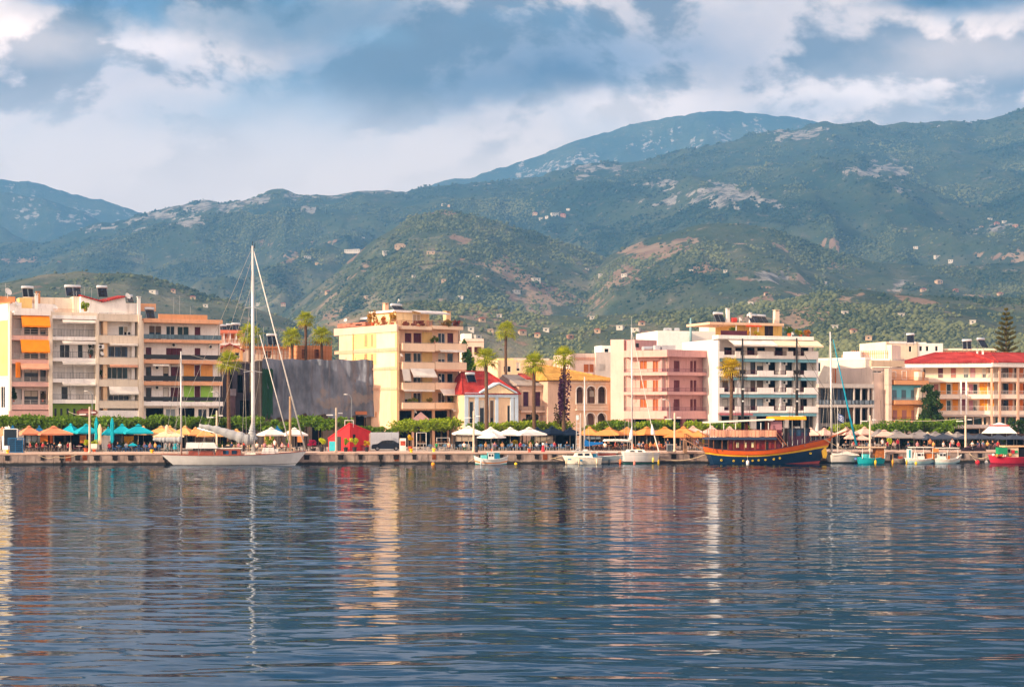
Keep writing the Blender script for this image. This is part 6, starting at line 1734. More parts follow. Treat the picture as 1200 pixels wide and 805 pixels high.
closed_parasol(205, 516, 527, 8.5, 'teal', 'short folded turquoise parasol behind the yacht\'s stern')

# big white market tent
def tent():
    Y = qy(1171, 17); k = Y / F; root = empty('market_tent', (PX(1171, Y), Y, GZ), QROT, 'large white market tent with red banded cap before the hotel', 'tent')
    hw = 15.5 * k; z0, z1, z2 = PZ(507.5, Y) - GZ, PZ(499.5, Y) - GZ, PZ(496.8, Y) - GZ
    mb = MB(); w1 = 8.6 * k
    P = [(-hw, -hw, z0), (hw, -hw, z0), (hw, hw, z0), (-hw, hw, z0), (-w1, -w1, z1), (w1, -w1, z1), (w1, w1, z1), (-w1, w1, z1)]
    mb.add(P, [(0, 1, 5, 4), (1, 2, 6, 5), (2, 3, 7, 6), (3, 0, 4, 7)]); mb.build('canopy', UM['white'], root)
    mb = MB(); mb.box(-w1, w1, -w1, w1, z1 + .003, z1 + .22); mb.build('red_band', M('b8383a', .8), root)
    mb = MB(); w2 = w1 * .85; P = [(-w2, -w2, z1 + .223), (w2, -w2, z1 + .223), (w2, w2, z1 + .223), (-w2, w2, z1 + .223), (0, 0, z2 + .25)]; mb.add(P, [(0, 1, 4), (1, 2, 4), (2, 3, 4), (3, 0, 4)]); mb.build('cap', UM['white'], root)
    for sx in (-1, 1):
        for sy in (-1, 1): mb = MB(); mb.tube([(sx * hw * .97, sy * hw * .97, 0), (sx * hw * .97, sy * hw * .97, z0)], .05, 6); mb.build('leg', STEEL, root)
tent()
# ------------------------------------------------------------------ cafe furniture
def chair_proto(mat, legm):
    mb = MB()
    mb.box(-.22, .22, -.21, .22, .42, .47)
    for x in (-.2, .165): mb.box(x, x + .035, -.2, -.165, 0, .418, 1); mb.box(x, x + .035, .185, .22, 0, .9, 1)
    for z in (.55, .66, .77, .86): mb.box(-.165, .165, .19, .215, z, z + .065)
    return mb.build('cafe_chair', [mat, legm])
def table_proto(mat):
    mb = MB(); mb.box(-.38, .38, -.38, .38, .71, .75); mb.tube([(0, 0, .03), (0, 0, .708)], .035, 6, 1); mb.box(-.24, .24, -.24, .24, 0, .03, 1)
    return mb.build('cafe_table', [mat, STEEL])
zones = [  # first px, last px, rows of offsets, step px, seat colour, leg colour, table colour, phrase
    (29, 84, (10.6, 12.4), 5.6, '3a3440', '8a7a74', '8d7468', 'dark wicker', 'under the terracotta parasols'),
    (88, 101, (11, 12.6), 5.2, '7a3a4a', '55505a', 'c9b8a8', 'dark red', 'left of the tall lamp pole'),
    (134, 190, (9.8, 11.6), 5.2, '1a5f9a', '2a5a86', '2a6ea6', 'blue', 'under the turquoise parasols'),
    (196, 212, (11,), 5.0, '1f8f9c', '2a6a76', 'c9c2b8', 'turquoise', 'behind the yacht\'s stern'),
    (262, 346, (9.6, 11.4), 5.4, 'e0c4a4', 'b59878', 'e6d6c0', 'cream', 'behind the yacht\'s mast'),
    (350, 384, (11, 12.5), 6.0, '2b2b33', '4a4a52', '6a5a52', 'black', 'between the yacht\'s bow and the red hut'),
    (398, 426, (11.6,), 7.0, '3a2a3a', '5a4a52', '55444a', 'dark plum', 'in front of the red hut'),
    (498, 552, (10.6, 12.2), 6.0, '6f8aa0', 'b8a898', '4a86b4', 'pale blue', 'left of the white parasols'),
    (558, 672, (10.2, 12.0), 5.6, '3f82b4', 'c4b8ac', '2f78b4', 'blue and white', 'under the white and navy parasols'),
    (690, 742, (10.5, 12.2), 6.0, '7a4a34', '5a4038', '9a6a4a', 'brown', 'behind the moored sailing boats'),
    (744, 782, (9.4, 11.2), 5.4, 'cf6a34', 'a8684a', 'c98a5e', 'orange', 'behind the white sailing boat'),
    (794, 822, (11, 12.6), 6.0, 'a8785c', '7a5a48', 'a8846a', 'tan', 'beside the ship\'s gangway'),
    (984, 1054, (11.5, 13), 6.5, 'c9b8aa', '8a8078', 'd8ccc0', 'pale', 'behind the turquoise fishing boat'),
    (1134, 1172, (10.5, 12.2), 6.2, '8d5f70', '5a4a4a', '8d6a58', 'dusky pink', 'behind the crimson boat'),
]
CP = {}
for (a, b, offs, st, cc, cl, ct, word, where) in zones:
    cp = chair_proto(M(cc, .6, .12), M(cl, .6, .1)); tp = table_proto(M(ct, .6, .1)); firstc = firstt = True
    for ri, off in enumerate(offs):
        row = 'front row' if ri == 0 else 'back row'
        n = int((b - a) / st)
        it = 0; ic = 0
        for k in range(n + 1):
            px = a + k * st + random.uniform(-.6, .6); o_ = off + random.uniform(-.25, .25)
            Y = qy(px, o_); loc = (PX(px, Y), Y, GZ + .004)
            if k % 3 == 1:
                o = tp if firstt else tp.copy()
                if not firstt: col.objects.link(o)
                firstt = False
                o.location = loc; o.rotation_euler = (0, 0, QROT + random.uniform(-.1, .1))
                tag(o, '%s table from left, %s, %s' % (nth(it), row, where), 'table', 'cafe tables %s' % where); it += 1
                # a second chair on the far side of the table
                if ri == len(offs) - 1: continue
                Y = qy(px, o_ + .75); loc = (PX(px, Y), Y, GZ + .004); rz = QROT
            else:
                rz = QROT + (math.pi / 2 if k % 3 == 0 else -math.pi / 2) + random.uniform(-.3, .3)
            o = cp if firstc else cp.copy()
            if not firstc: col.objects.link(o)
            firstc = False
            o.location = loc; o.rotation_euler = (0, 0, rz)
            tag(o, '%s %s chair from left, %s, %s' % (nth(ic), word, row, where), 'chair', 'cafe chairs %s' % where); ic += 1

# planters added as dark greenery to deepen the shade behind the terraces
for i, (a, b, m) in enumerate(((30, 84, LGD), (134, 180, LGD), (232, 300, LG), (560, 640, LGD), (690, 780, LGD), (1040, 1180, LGD))):
    n = max(2, int((b - a) / 15))
    for k in range(n):
        px = a + (b - a) * (k + .5) / n; Y = qy(px, 16.3)
        words = ('behind the terracotta parasols', 'behind the turquoise parasols', 'behind the sand parasols', 'behind the white parasols', 'behind the tan parasols', 'behind the charcoal parasols')[i]
        root = empty('planter', (PX(px, Y), Y, GZ), QROT, '%s leafy planter box from left, %s' % (nth(k), words), 'planter', 'planters %s' % words)
        w = (b - a) / n * .45 * Y / F
        mb = MB(); mb.box(-w, w, -.25, .25, 0, .5); mb.build('box', M('4a4038', .85, .2), root)
        r = random.Random(i * 50 + k); mb = MB(); leafcloud(mb, 170, (0, 0, .85), w, .35, .5, .11, r, 0, 9); mb.build('foliage', m, root)

# dark timber and glass fronts, added to deepen the shade under the parasols
def dark_front(px0, px1, off, pyt, wall, label):
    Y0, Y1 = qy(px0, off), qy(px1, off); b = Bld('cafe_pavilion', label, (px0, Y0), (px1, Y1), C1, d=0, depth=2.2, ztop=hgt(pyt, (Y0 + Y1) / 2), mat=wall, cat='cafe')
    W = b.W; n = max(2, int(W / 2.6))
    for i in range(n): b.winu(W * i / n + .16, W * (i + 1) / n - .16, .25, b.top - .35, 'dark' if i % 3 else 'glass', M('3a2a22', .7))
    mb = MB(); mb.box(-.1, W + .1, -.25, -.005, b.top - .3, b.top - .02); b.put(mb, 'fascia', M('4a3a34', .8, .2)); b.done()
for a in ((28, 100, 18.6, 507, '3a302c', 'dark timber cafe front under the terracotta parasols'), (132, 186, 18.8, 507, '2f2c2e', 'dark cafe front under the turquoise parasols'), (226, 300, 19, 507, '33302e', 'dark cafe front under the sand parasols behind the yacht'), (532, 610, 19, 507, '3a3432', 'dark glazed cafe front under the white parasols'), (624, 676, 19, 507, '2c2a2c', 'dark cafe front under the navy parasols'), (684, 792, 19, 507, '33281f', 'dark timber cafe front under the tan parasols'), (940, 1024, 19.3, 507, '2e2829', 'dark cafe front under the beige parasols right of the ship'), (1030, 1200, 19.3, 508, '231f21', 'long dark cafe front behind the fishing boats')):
    dark_front(a[0], a[1], a[2], a[3], M(a[4], .9, .25, 1), a[5])
# orange, yellow, tan and peach hangings inside some of the fronts
def hanging(px, pyt, pyb, hw, off, mat, label, cat='curtain', name='curtain'):
    Y = qy(px, off); k = Y / F; z0, z1 = PZ(pyb, Y) - GZ, PZ(pyt, Y) - GZ; w = hw * k
    mb = MB(); n = 14
    for i in range(n):
        a, b2 = -w + 2 * w * i / n, -w + 2 * w * (i + 1) / n
        mb.hexa([(a, .06 * (i % 2), z0), (b2, .06 * ((i + 1) % 2), z0), (b2, .06 * ((i + 1) % 2) + .02, z0), (a, .06 * (i % 2) + .02, z0), (a, .06 * (i % 2), z1), (b2, .06 * ((i + 1) % 2), z1), (b2, .06 * ((i + 1) % 2) + .02, z1), (a, .06 * (i % 2) + .02, z1)])
    o = mb.build(name, mat); o.location = (PX(px, Y), Y, GZ); o.rotation_euler = (0, 0, QROT); tag(o, label, cat)
hanging(51.5, 509, 519, 4.5, 18.0, cloth('f08c20'), 'orange curtain hanging under the terracotta parasols'); hanging(60, 509, 519, 1.6, 18.0, cloth('d9782a'), 'narrow orange curtain right of a wider one under the terracotta parasols')
hanging(151, 511, 522, 5.5, 17.6, cloth('f0a818'), 'yellow curtain hanging under the turquoise parasols'); hanging(97, 510, 519, 3.5, 18, cloth('d98a4a'), 'tan curtain left of the tall lamp pole')
hanging(314, 511, 520, 4.5, 17.5, cloth('e0a878'), 'peach curtain under the white parasols behind the yacht'); hanging(352, 510, 518, 3.6, 17.5, cloth('f0a060'), 'peach curtain by the yacht\'s forestay')

# ------------------------------------------------------------------ street furniture
POLE = M('cdb9a2', .7, .12, 1.2, .2)
def lamp(px, pyt, off, label, arm=1.0, side=-1):
    Y = qy(px, off); h = PZ(pyt, Y) - GZ
    root = empty('street_lamp', (PX(px, Y), Y, GZ), QROT, label, 'street lamp', 'tall pole lamps along the quay')
    mb = MB(); mb.lathe([(.20, 0), (.20, .25), (.14, .3), (.125, h * .7), (.115, h - .05), (.06, h)], 12); mb.build('pole', POLE, root, True)
    for sg, zz, L in ((side, h * .83, 1.25), (-side, h * .87, .8)):
        mb = MB(); mb.tube([(0, 0, zz), (sg * L, -.1, zz + .04)], .045, 6); ar = mb.build('arm', STEEL, root)
        mb = MB(); mb.hexa([(sg * L * .35, -.24, zz - .03), (sg * L * 1.05, -.24, zz - .02), (sg * L * 1.05, .08, zz - .02), (sg * L * .35, .08, zz - .03), (sg * L * .35, -.22, zz + .09), (sg * L * 1.02, -.22, zz + .08), (sg * L * 1.02, .06, zz + .08), (sg * L * .35, .06, zz + .09)])
        mb.build('lamp_head', M('e8e4e0', .4, .05), ar)
for px, t, off, lab in ((105, 476.5, 1.6, 'pale pole lamp on the quay beside the turquoise parasols'), (254, 481, 9, 'pole lamp standing behind the yacht\'s boom'), (394, 477.5, 1.6, 'pale pole lamp on the quay in front of the red hut'), (555, 481.5, 1.6, 'pale pole lamp on the quay left of the turquoise boat'), (790.5, 483.5, 2, 'pale pole lamp beside the grey cabinet near the gangway'), (1019.5, 486.5, 4, 'pale pole lamp behind the turquoise fishing boat'), (1131.5, 486.5, 4, 'pole lamp behind the pile of dark nets')):
    lamp(px, t, off, lab)
def road_lamp(px, pyt, off, label, sg=-1):
    Y = qy(px, off); h = PZ(pyt, Y) - GZ
    root = empty('road_lamp', (PX(px, Y), Y, GZ), QROT, label, 'street lamp', 'curved road lamps')
    mb = MB(); mb.tube([(0, 0, 0), (0, 0, h * .93), (sg * .25, 0, h * .985), (sg * .6, 0, h)], [.09, .055, .045, .04], 8); mb.build('pole', STEEL, root)
    mb = MB(); mb.ball((sg * .85, 0, h - .02), .3, 0, 8, (1.1, .5, .3)); mb.build('lamp_head', M('d9d4ce', .4), root)
for px, t, lab, sg in ((412, 462, 'thin curved road lamp before the wrapped building', -1), (108, 458, 'thin curved road lamp before the green shop front', -1), (257, 459, 'thin curved road lamp right of the colourful block', -1), (785, 468, 'thin curved road lamp before the pink block', -1), (660, 466, 'thin curved road lamp before the arched stone house', 1)): road_lamp(px, t, 24.5, lab, sg)
def wire(pts, label, r=.03):
    mb = MB()
    for (a, b, sag) in pts:
        A, B = Vector(a), Vector(b); mb.tube([A.lerp(B, t) - Vector((0, 0, sag * 4 * t * (1 - t))) for t in np.linspace(0, 1, 9)], r, 4, 0, False)
    o = mb.build('overhead_wire', M('b8aaa0', .6)); tag(o, label, 'wire')
def P3(px, py, Y): return (PX(px, Y), Y, PZ(py, Y))
wire([(P3(620, 489, 254), P3(668, 478, 256), .4)], 'overhead wire strung between the old house and the arched house')
wire([(P3(1040, 491.5, 252), P3(1131, 490, 246), .3), (P3(1131, 490, 246), P3(1160, 485.5, 256), .3)], 'overhead wire running past the right pole lamp to the hotel')
wire([(P3(80, 482, 240), P3(105, 485, 222), .3)], 'short wire from the green shop front to the pole lamp')

o = MB(); Yp = qy(340, 12); o.tube([(0, 0, 0), (0, 0, PZ(464.5, Yp) - GZ)], [.2, .14], 10); o = o.build('wooden_pole', M('a08468', .8, .2, 2)); o.location = (PX(340, Yp), Yp, GZ); tag(o, 'bare wooden pole standing between the two white parasols behind the yacht', 'pole')
def bollard(px, off, label, m=M('f0b41c', .5, .12), grp='yellow mooring bollards'):
    Y = qy(px, off); root = empty('mooring_bollard', (PX(px, Y), Y, GZ), 0, label, 'bollard', grp)
    mb = MB(); mb.lathe([(.26, 0), (.20, .06), (.15, .2), (.15, .28)], 14); mb.build('stem', m, root, True)
    mb = MB(); mb.lathe([(.15, .281), (.27, .34), (.27, .42), (.17, .47), (0.01, .48)], 14); mb.build('cap', m, root, True)
for px, lab in ((9, 'yellow mooring bollard by the blue kiosk'), (178, 'yellow mooring bollard left of the yacht\'s stern'), (482, 'yellow mooring bollard by the terracotta pot'), (748.5, 'yellow mooring bollard behind the white sailing boat')): bollard(px, .7, lab)
bollard(620.5, .8, 'rusty red mooring bollard right of the turquoise boat', M('a84a34', .7, .25), None); bollard(508.5, 5, 'low bright yellow bollard standing back on the promenade', M('f5d020', .5), None)

def kiosk():
    Y = qy(13, 6); k = Y / F; root = empty('kiosk', (PX(13, Y), Y, GZ), QROT, 'dark notice kiosk with pale frame behind a blue cage', 'kiosk')
    x0, x1 = (4.3 - 13) * k, (20.5 - 13) * k; h = hgt(502.2, Y)
    mb = MB(); mb.box(x0 + .08, x1 - .08, -.05, .9, .9, h - .1); mb.build('panel', M('14222e', .5, .2), root)
    mb = MB(); mb.box(x0, x0 + .09, -.1, -.01, 0, h); mb.box(x1 - .09, x1, -.1, -.01, 0, h); mb.box(x0 + .09, x1 - .09, -.1, -.01, h - .09, h); mb.box(x0, x0 + .09, .86, .95, 0, h - .1); mb.box(x1 - .09, x1, .86, .95, 0, h - .1); mb.build('frame', WHITE, root)
    Y = qy(18, 3.2); k = Y / F; root = empty('cage', (PX(18, Y), Y, GZ), QROT, 'blue wire cage cabinet at the quay beside the dark kiosk', 'cage')
    w, h, dp = 8.3 * k, hgt(513.2, Y), 1.2; BL = M('1f6aa0', .5, .15)
    mb = MB()
    for x in (-w, 0, w):
        for y in (0, dp): mb.tube([(x, y, 0), (x, y, h)], .04, 4)
    for z in (.08, h): mb.tube([(-w, 0, z), (w, 0, z)], .04, 4); mb.tube([(-w, dp, z), (w, dp, z)], .04, 4); mb.tube([(-w, 0, z), (-w, dp, z)], .04, 4); mb.tube([(w, 0, z), (w, dp, z)], .04, 4)
    mb.build('frame', BL, root)
    mb = MB()
    for i in range(17): x = -w + 2 * w * i / 16; mb.tube([(x, .02, .1), (x, .02, h)], .014, 4)
    for i in range(7): z = .2 + (h - .3) * i / 6; mb.tube([(-w, .02, z), (w, .02, z)], .012, 4)
    mb.build('mesh_panel', BL, root); mb = MB(); mb.box(-w + .1, w - .1, .5, dp - .02, .1, h - .25); mb.build('stored_goods', M('122436', .8, .4, 2), root)
kiosk()

def hut():
    C, L_, R_ = (409.8, qy(409.8, 9)), (384.8, qy(384.8, 10.6)), (434, qy(434, 13.4))
    c = Vector((PX(*C), C[1], 0)); l = Vector((PX(*L_), L_[1], 0)); r = Vector((PX(*R_), R_[1], 0)); bk = l + r - c
    root = empty('hut', (c.x, c.y, GZ), 0, 'bright red wooden hut with a steep sloping roof on the promenade', 'hut')
    zc, zl, zr = hgt(496.2, C[1]), hgt(513.8, L_[1]), hgt(506.3, R_[1]); zb = zl + zr - zc + .6
    RD = M('c8262c', .7, .12, 1, .25)
    P = [p - c for p in (c, r, bk, l)]; Z = [zc, zr, zb, zl]
    b0 = [Vector((p.x, p.y, 0)) for p in P]; t0 = [Vector((p.x, p.y, z)) for p, z in zip(P, Z)]
    mb = MB(); mb.add(b0 + t0, [(0, 1, 5, 4), (1, 2, 6, 5), (2, 3, 7, 6), (3, 0, 4, 7)]); mb.build('wall', RD, root)
    mb = MB(); up = Vector((0, 0, .10)); o = Vector((0, 0, .005)); ctr = sum(t0, Vector()) / 4
    e = [p + (p - ctr) * .04 for p in t0]
    mb.add([p + o for p in e] + [p + up for p in e], [(0, 1, 5, 4), (1, 2, 6, 5), (2, 3, 7, 6), (3, 0, 4, 7), (4, 5, 6), (4, 6, 7), (0, 2, 1), (0, 3, 2)]); mb.build('roof', M('d8323a', .6, .12), root)
    def face(a, b2, t, s, z0, z1, name, m):
        A, B = b0[a], b0[b2]; n = (B - A).cross(Vector((0, 0, 1))).normalized() * .03
        p, q = A.lerp(B, t) + n, A.lerp(B, s) + n; up = Vector((0, 0, 1))
        mb = MB(); i = n * -.9; mb.hexa([p + up * z0, q + up * z0, q + i + up * z0, p + i + up * z0, p + up * z1, q + up * z1, q + i + up * z1, p + i + up * z1]); mb.build(name, m, root)
    face(0, 1, .15, .27, 1.2, 2.3, 'window', GLASS); face(3, 0, .42, .60, .05, 2.0, 'slot_opening', DARK); face(3, 0, .04, .34, .03, 1.35, 'door', M('1f9fae', .6, .1)); face(0, 1, .93, 1.0, .03, 2.4, 'corner_board', M('e8c4a8', .7))
    mb = MB(); z = zc - .5
    for x in (-.7, .45): mb.tube([(x, .5, z), (x, .5, zc + .45)], .04, 5)
    mb.tube([(-.7, .5, zc + .42), (.45, .5, zc + .42)], .04, 5); mb.build('roof_rail', WHITE, root)
hut()

def car(px, off, label, colr):
    Y = qy(px, off); root = empty('parked_car', (PX(px, Y), Y, GZ + .004), QROT, label, 'car')
    # side profile lofted across the width, narrower above the waist
    top = [(-2.05, .45), (-2.08, .70), (-1.95, .86), (-1.25, .95), (-.62, 1.36), (.1, 1.46), (.95, 1.42), (1.55, 1.08), (1.98, .98), (2.08, .72), (2.06, .42)]
    mb = MB(); n = len(top)
    def ring(y, k): return [(x, y, z if z < .99 else .99 + (z - .99) * 1) for x, z in top]
    L0 = [(x, -.80, z) for x, z in top]; L1 = [(x, .80, z) for x, z in top]
    ins = [(x, -.80 + (.14 if z > 1.0 else 0), z) for x, z in top]; inr = [(x, .80 - (.14 if z > 1.0 else 0), z) for x, z in top]
    vs = ins + inr + [(x, -.80, .25) for x, z in top] + [(x, .80, .25) for x, z in top]
    fs = [(i, i + 1, n + i + 1, n + i) for i in range(n - 1)] + [(2 * n + i, 2 * n + i + 1, i + 1, i) for i in range(n - 1)] + [(n + i, n + i + 1, 3 * n + i + 1, 3 * n + i) for i in range(n - 1)]
    fs += [(0, n, 3 * n, 2 * n), (n - 1, 3 * n - 1, 4 * n - 1, 2 * n - 1)]
    mb.add(vs, fs); mb.build('body', M(colr, .35, .05, 1, 0, .1, .3), root)
    mb = MB(); mb.poly([(-1.0, -.745, 1.0), (-.52, -.69, 1.32), (.08, -.675, 1.40), (.08, -.745, 1.0)]); mb.poly([(.16, -.745, 1.0), (.16, -.675, 1.40), (.9, -.68, 1.36), (1.32, -.745, 1.02)]); mb.build('side_window', GLASS, root)
    for x in (-1.3, 1.3):
        for y in (-.74, .74):
            mb = MB(); mb.tube([(x, y - .11, .31), (x, y + .11, .31)], .31, 16); w = mb.build('wheel', M('18181a', .8), root)
            mb = MB(); mb.tube([(x, y - .125, .31), (x, y + .125, .31)], .18, 10); mb.build('rim', STEEL, w)
    for y in (-.6, .6): mb = MB(); mb.ball((-2.02, y, .72), .12, 0, 8, (.5, 1.2, .8)); mb.build('headlight', M('dcdcd8', .2), root)
    for y in (-.6, .6): mb = MB(); mb.box(2.03, 2.09, y - .12, y + .12, .72, .9); mb.build('tail_light', M('8a1418', .3), root)
car(453, 14, 'dark blue car parked right of the red hut', '141e2e'); car(446, 24, 'dark car on the road half hidden behind the pale fence', '1c1c20')
def fence():
    for i, px in enumerate((437.5, 446, 454.5, 463)):
        Y = qy(px, 18.0); k = Y / F; root = empty('fence_panel', (PX(px, Y), Y, GZ), QROT, 'pale corrugated fence panel behind the parked dark blue car, %s from the left' % nth(i), 'fence', 'pale fence panels behind the car')
        w = 4.15 * k; h = hgt(506.5, Y); mb = MB(); n = 20
        for j in range(n): a = -w + 2 * w * j / n; mb.box(a, a + 2 * w / n * .55, -.03, .0, .1, h); mb.box(a + 2 * w / n * .55, a + 2 * w / n, .0, .03, .1, h)
        mb.build('sheet', M('c9ccd4', .6, .08, 1, .3), root)
        mb = MB(); mb.tube([(w, .06, 0), (w, .06, h + .08)], .05, 6); mb.build('post', STEEL, root)
fence()

def frame_thing(name, label, cat, px, pyt, off, hw, dp, mats, build):
    Y = qy(px, off); root = empty(name, (PX(px, Y), Y, GZ), QROT, label, cat); build(root, hw * Y / F, hgt(pyt, Y), dp); return root
def f_stand(root, w, h, dp):
    mb = MB()
    for x in (-w, w):
        for y in (0, dp): mb.tube([(x, y, 0), (x, y, h)], .04, 5)
    for z in (.5, 1.0, h): mb.tube([(-w, 0, z), (w, 0, z)], .04, 5); mb.tube([(-w, dp, z), (w, dp, z)], .04, 5); mb.tube([(-w, 0, z), (-w, dp, z)], .04, 5); mb.tube([(w, 0, z), (w, dp, z)], .04, 5)
    mb.build('frame', M('b8b4b0', .5), root)
    mb = MB(); mb.box(-w, w, .02, dp, .48, .54); mb.box(-w, w, .02, dp, 1.0, 1.06); mb.build('shelf', M('a07a5c', .8), root)
    mb = MB()
    for i in range(4): mb.box(-w + .1 + i * .5 * w, -w + .1 + i * .5 * w + .3 * w, .1, dp - .1, 1.065, 1.35 - .06 * (i % 2))
    mb.build('goods', M('5a4030', .8, .3), root)
frame_thing('display_stand', 'tall grey metal display stand with shelves before the yellow-green trees', 'display stand', 494, 507, 11, 5.6, .8, None, f_stand)
frame_thing('display_stand', 'low wide grey metal rack right of the tall display stand', 'display stand', 519.5, 513, 12, 7.5, .7, None, f_stand)
def f_board(root, w, h, dp):
    mb = MB(); mb.hexa([(-w, -.25, .05), (w, -.25, .05), (w, -.22, .05), (-w, -.22, .05), (-w, .0, h), (w, .0, h), (w, .03, h), (-w, .03, h)]); mb.build('front_board', M('e8e2d8', .7), root)
    mb = MB(); mb.hexa([(-w * .8, -.165, h * .45), (w * .8, -.165, h * .45), (w * .8, -.155, h * .45), (-w * .8, -.155, h * .45), (-w * .8, -.07, h * .8), (w * .8, -.07, h * .8), (w * .8, -.06, h * .8), (-w * .8, -.06, h * .8)]); mb.build('picture_panel', M('a8442c', .7, .5, 6), root)
    mb = MB(); mb.tube([(-w, .3, 0), (-w, .02, h)], .03, 4); mb.tube([(w, .3, 0), (w, .02, h)], .03, 4); mb.build('rear_leg', WHITE, root)
def f_stone(root, w, h, dp):
    mb = MB(); mb.lathe([(.24, 0), (.24, .1), (.17, .2), (.13, h * .9), (.10, h)], 10); mb.build('shaft', M('a89a8e', .9, .2, 2), root, True); mb = MB(); mb.lathe([(.32, -.002), (.30, .095)], 10); mb.build('foot', M('8a7e74', .9, .2, 2), root)
frame_thing('menu_board', 'white standing menu board with reddish picture left of the terracotta pot', 'menu board', 472, 513.5, 9, 3.6, .5, None, f_board)
frame_thing('mooring_post', 'grey stubby stone post before the dark wicker chairs', 'post', 82.5, 518.5, 7.5, 2.2, .5, None, f_stone)
def f_bin(root, w, h, dp):
    mb = MB(); mb.lathe([(w * .8, 0), (w, h * .1), (w, h * .85)], 14); mb.build('bin', M('17202c', .5, .1), root, True)
    mb = MB(); mb.lathe([(w * 1.08, h * .851), (w * 1.08, h * .93), (w * .6, h)], 14); mb.build('lid', M('20303c', .5), root, True)
frame_thing('litter_bin', 'dark round litter bin at the foot of the pole lamp left of the turquoise boat', 'litter bin', 558.4, 524.2, 1.7, 1.9, 0, None, f_bin)
def f_cab(root, w, h, dp):
    mb = MB(); mb.box(-w, w, 0, .7, .08, h); mb.build('body', M('6f7880', .5, .12, 1, .3), root)
    for x in (-w * .5, w * .5): mb = MB(); mb.box(x - w * .44, x + w * .44, -.025, -.003, .16, h - .08); mb.build('door', M('3c4650', .5, .1), root)
    mb = MB(); mb.box(-w - .05, w + .05, -.06, .76, h + .002, h + .06); mb.build('lid', M('aeb4b8', .5), root); mb = MB(); mb.box(-w * .9, w * .9, .05, .65, 0, .078); mb.build('plinth', DARK, root)
frame_thing('electrical_cabinet', 'grey electrical cabinet with two dark doors beside the pole lamp near the gangway', 'cabinet', 787, 521, 3.2, 5, 0, None, f_cab)
def f_post(root, w, h, dp):
    mb = MB(); mb.lathe([(.27, 0), (.25, .1), (.16, h * .55), (.13, h * .72)], 12); mb.build('post', M('b8283a', .6), root, True)
    mb = MB(); mb.lathe([(.12, h * .722), (.17, h * .8), (.17, h * .92), (.08, h)], 12); mb.build('cap', M('e8dcd8', .6), root, True)
frame_thing('mooring_post', 'short red post with white rounded cap on the quay right of the turquoise boat', 'post', 636.5, 518.8, 3.0, 2, 0, None, f_post)
def f_bench(root, w, h, dp):
    mb = MB(); mb.box(-w, w, 0, .45, .42, .47); mb.build('seat', M('e6dcd0', .7), root)
    mb = MB(); mb.box(-w, w, .42, .46, .52, h); mb.build('backrest', M('dcd0c4', .7), root)
    for x in (-w + .05, w - .1): mb = MB(); mb.box(x, x + .06, .03, .4, 0, .418); mb.build('leg', STEEL, root)
frame_thing('bench', 'white slatted bench with yellow planter behind, right of the tall lamp pole', 'bench', 109.5, 520, 7.5, 3.6, 0, None, f_bench)
bush('potted_plant', 'yellow-green planting behind the white bench by the tall lamp pole', 'potted plant', 101, 515, 521, qy(101, 9), 4, LY, 260, .1, None, (.35, .5, POTT)); bush('potted_plant', 'yellow leafy planting right of the tall lamp pole', 'potted plant', 111, 516, 521, qy(111, 8.8), 4, LY, 260, .1, None, (.35, .5, POTT))
bush('potted_plant', 'green bush in pot under the white parasols behind the yacht\'s mast', 'potted plant', 316, 511, 520, qy(316, 12.6), 5, LG2, 380, .13, None, (.3, .5, POTD)); bush('potted_plant', 'green bush in pot under the right white parasol behind the yacht', 'potted plant', 341, 510, 520, qy(341, 12.6), 5, LG, 380, .13, None, (.3, .5, POTD)); bush('potted_plant', 'magenta flowering bush between the yacht\'s bow and the red hut', 'potted plant', 367, 516, 522, qy(367, 10.6), 5, leafm('b01e5a', .3), 380, .1, None, (.35, .4, POTD))
bush('potted_plant', 'yellow flowers under the white parasols behind the turquoise boat', 'potted plant', 603.5, 514.5, 521, qy(603, 13.6), 3, leafm('b59a1e', .4), 240, .1, None, (.28, .5, POTD)); bush('potted_plant', 'green plant under the right white parasol behind the turquoise boat', 'potted plant', 623, 513, 521, qy(623, 13.6), 3, LG, 240, .1, None, (.28, .5, POTD)); bush('potted_plant', 'yellow plant beside the ship\'s gangway', 'potted plant', 825.5, 511, 521, qy(825, 11), 2.4, LY, 240, .1, None, (.28, .5, POTD)); bush('potted_plant', 'lime plant under the pale grey parasols behind the fishing boats', 'potted plant', 1042, 514, 521, qy(1042, 10.6), 3, LY, 240, .1, None, (.28, .5, POTD))
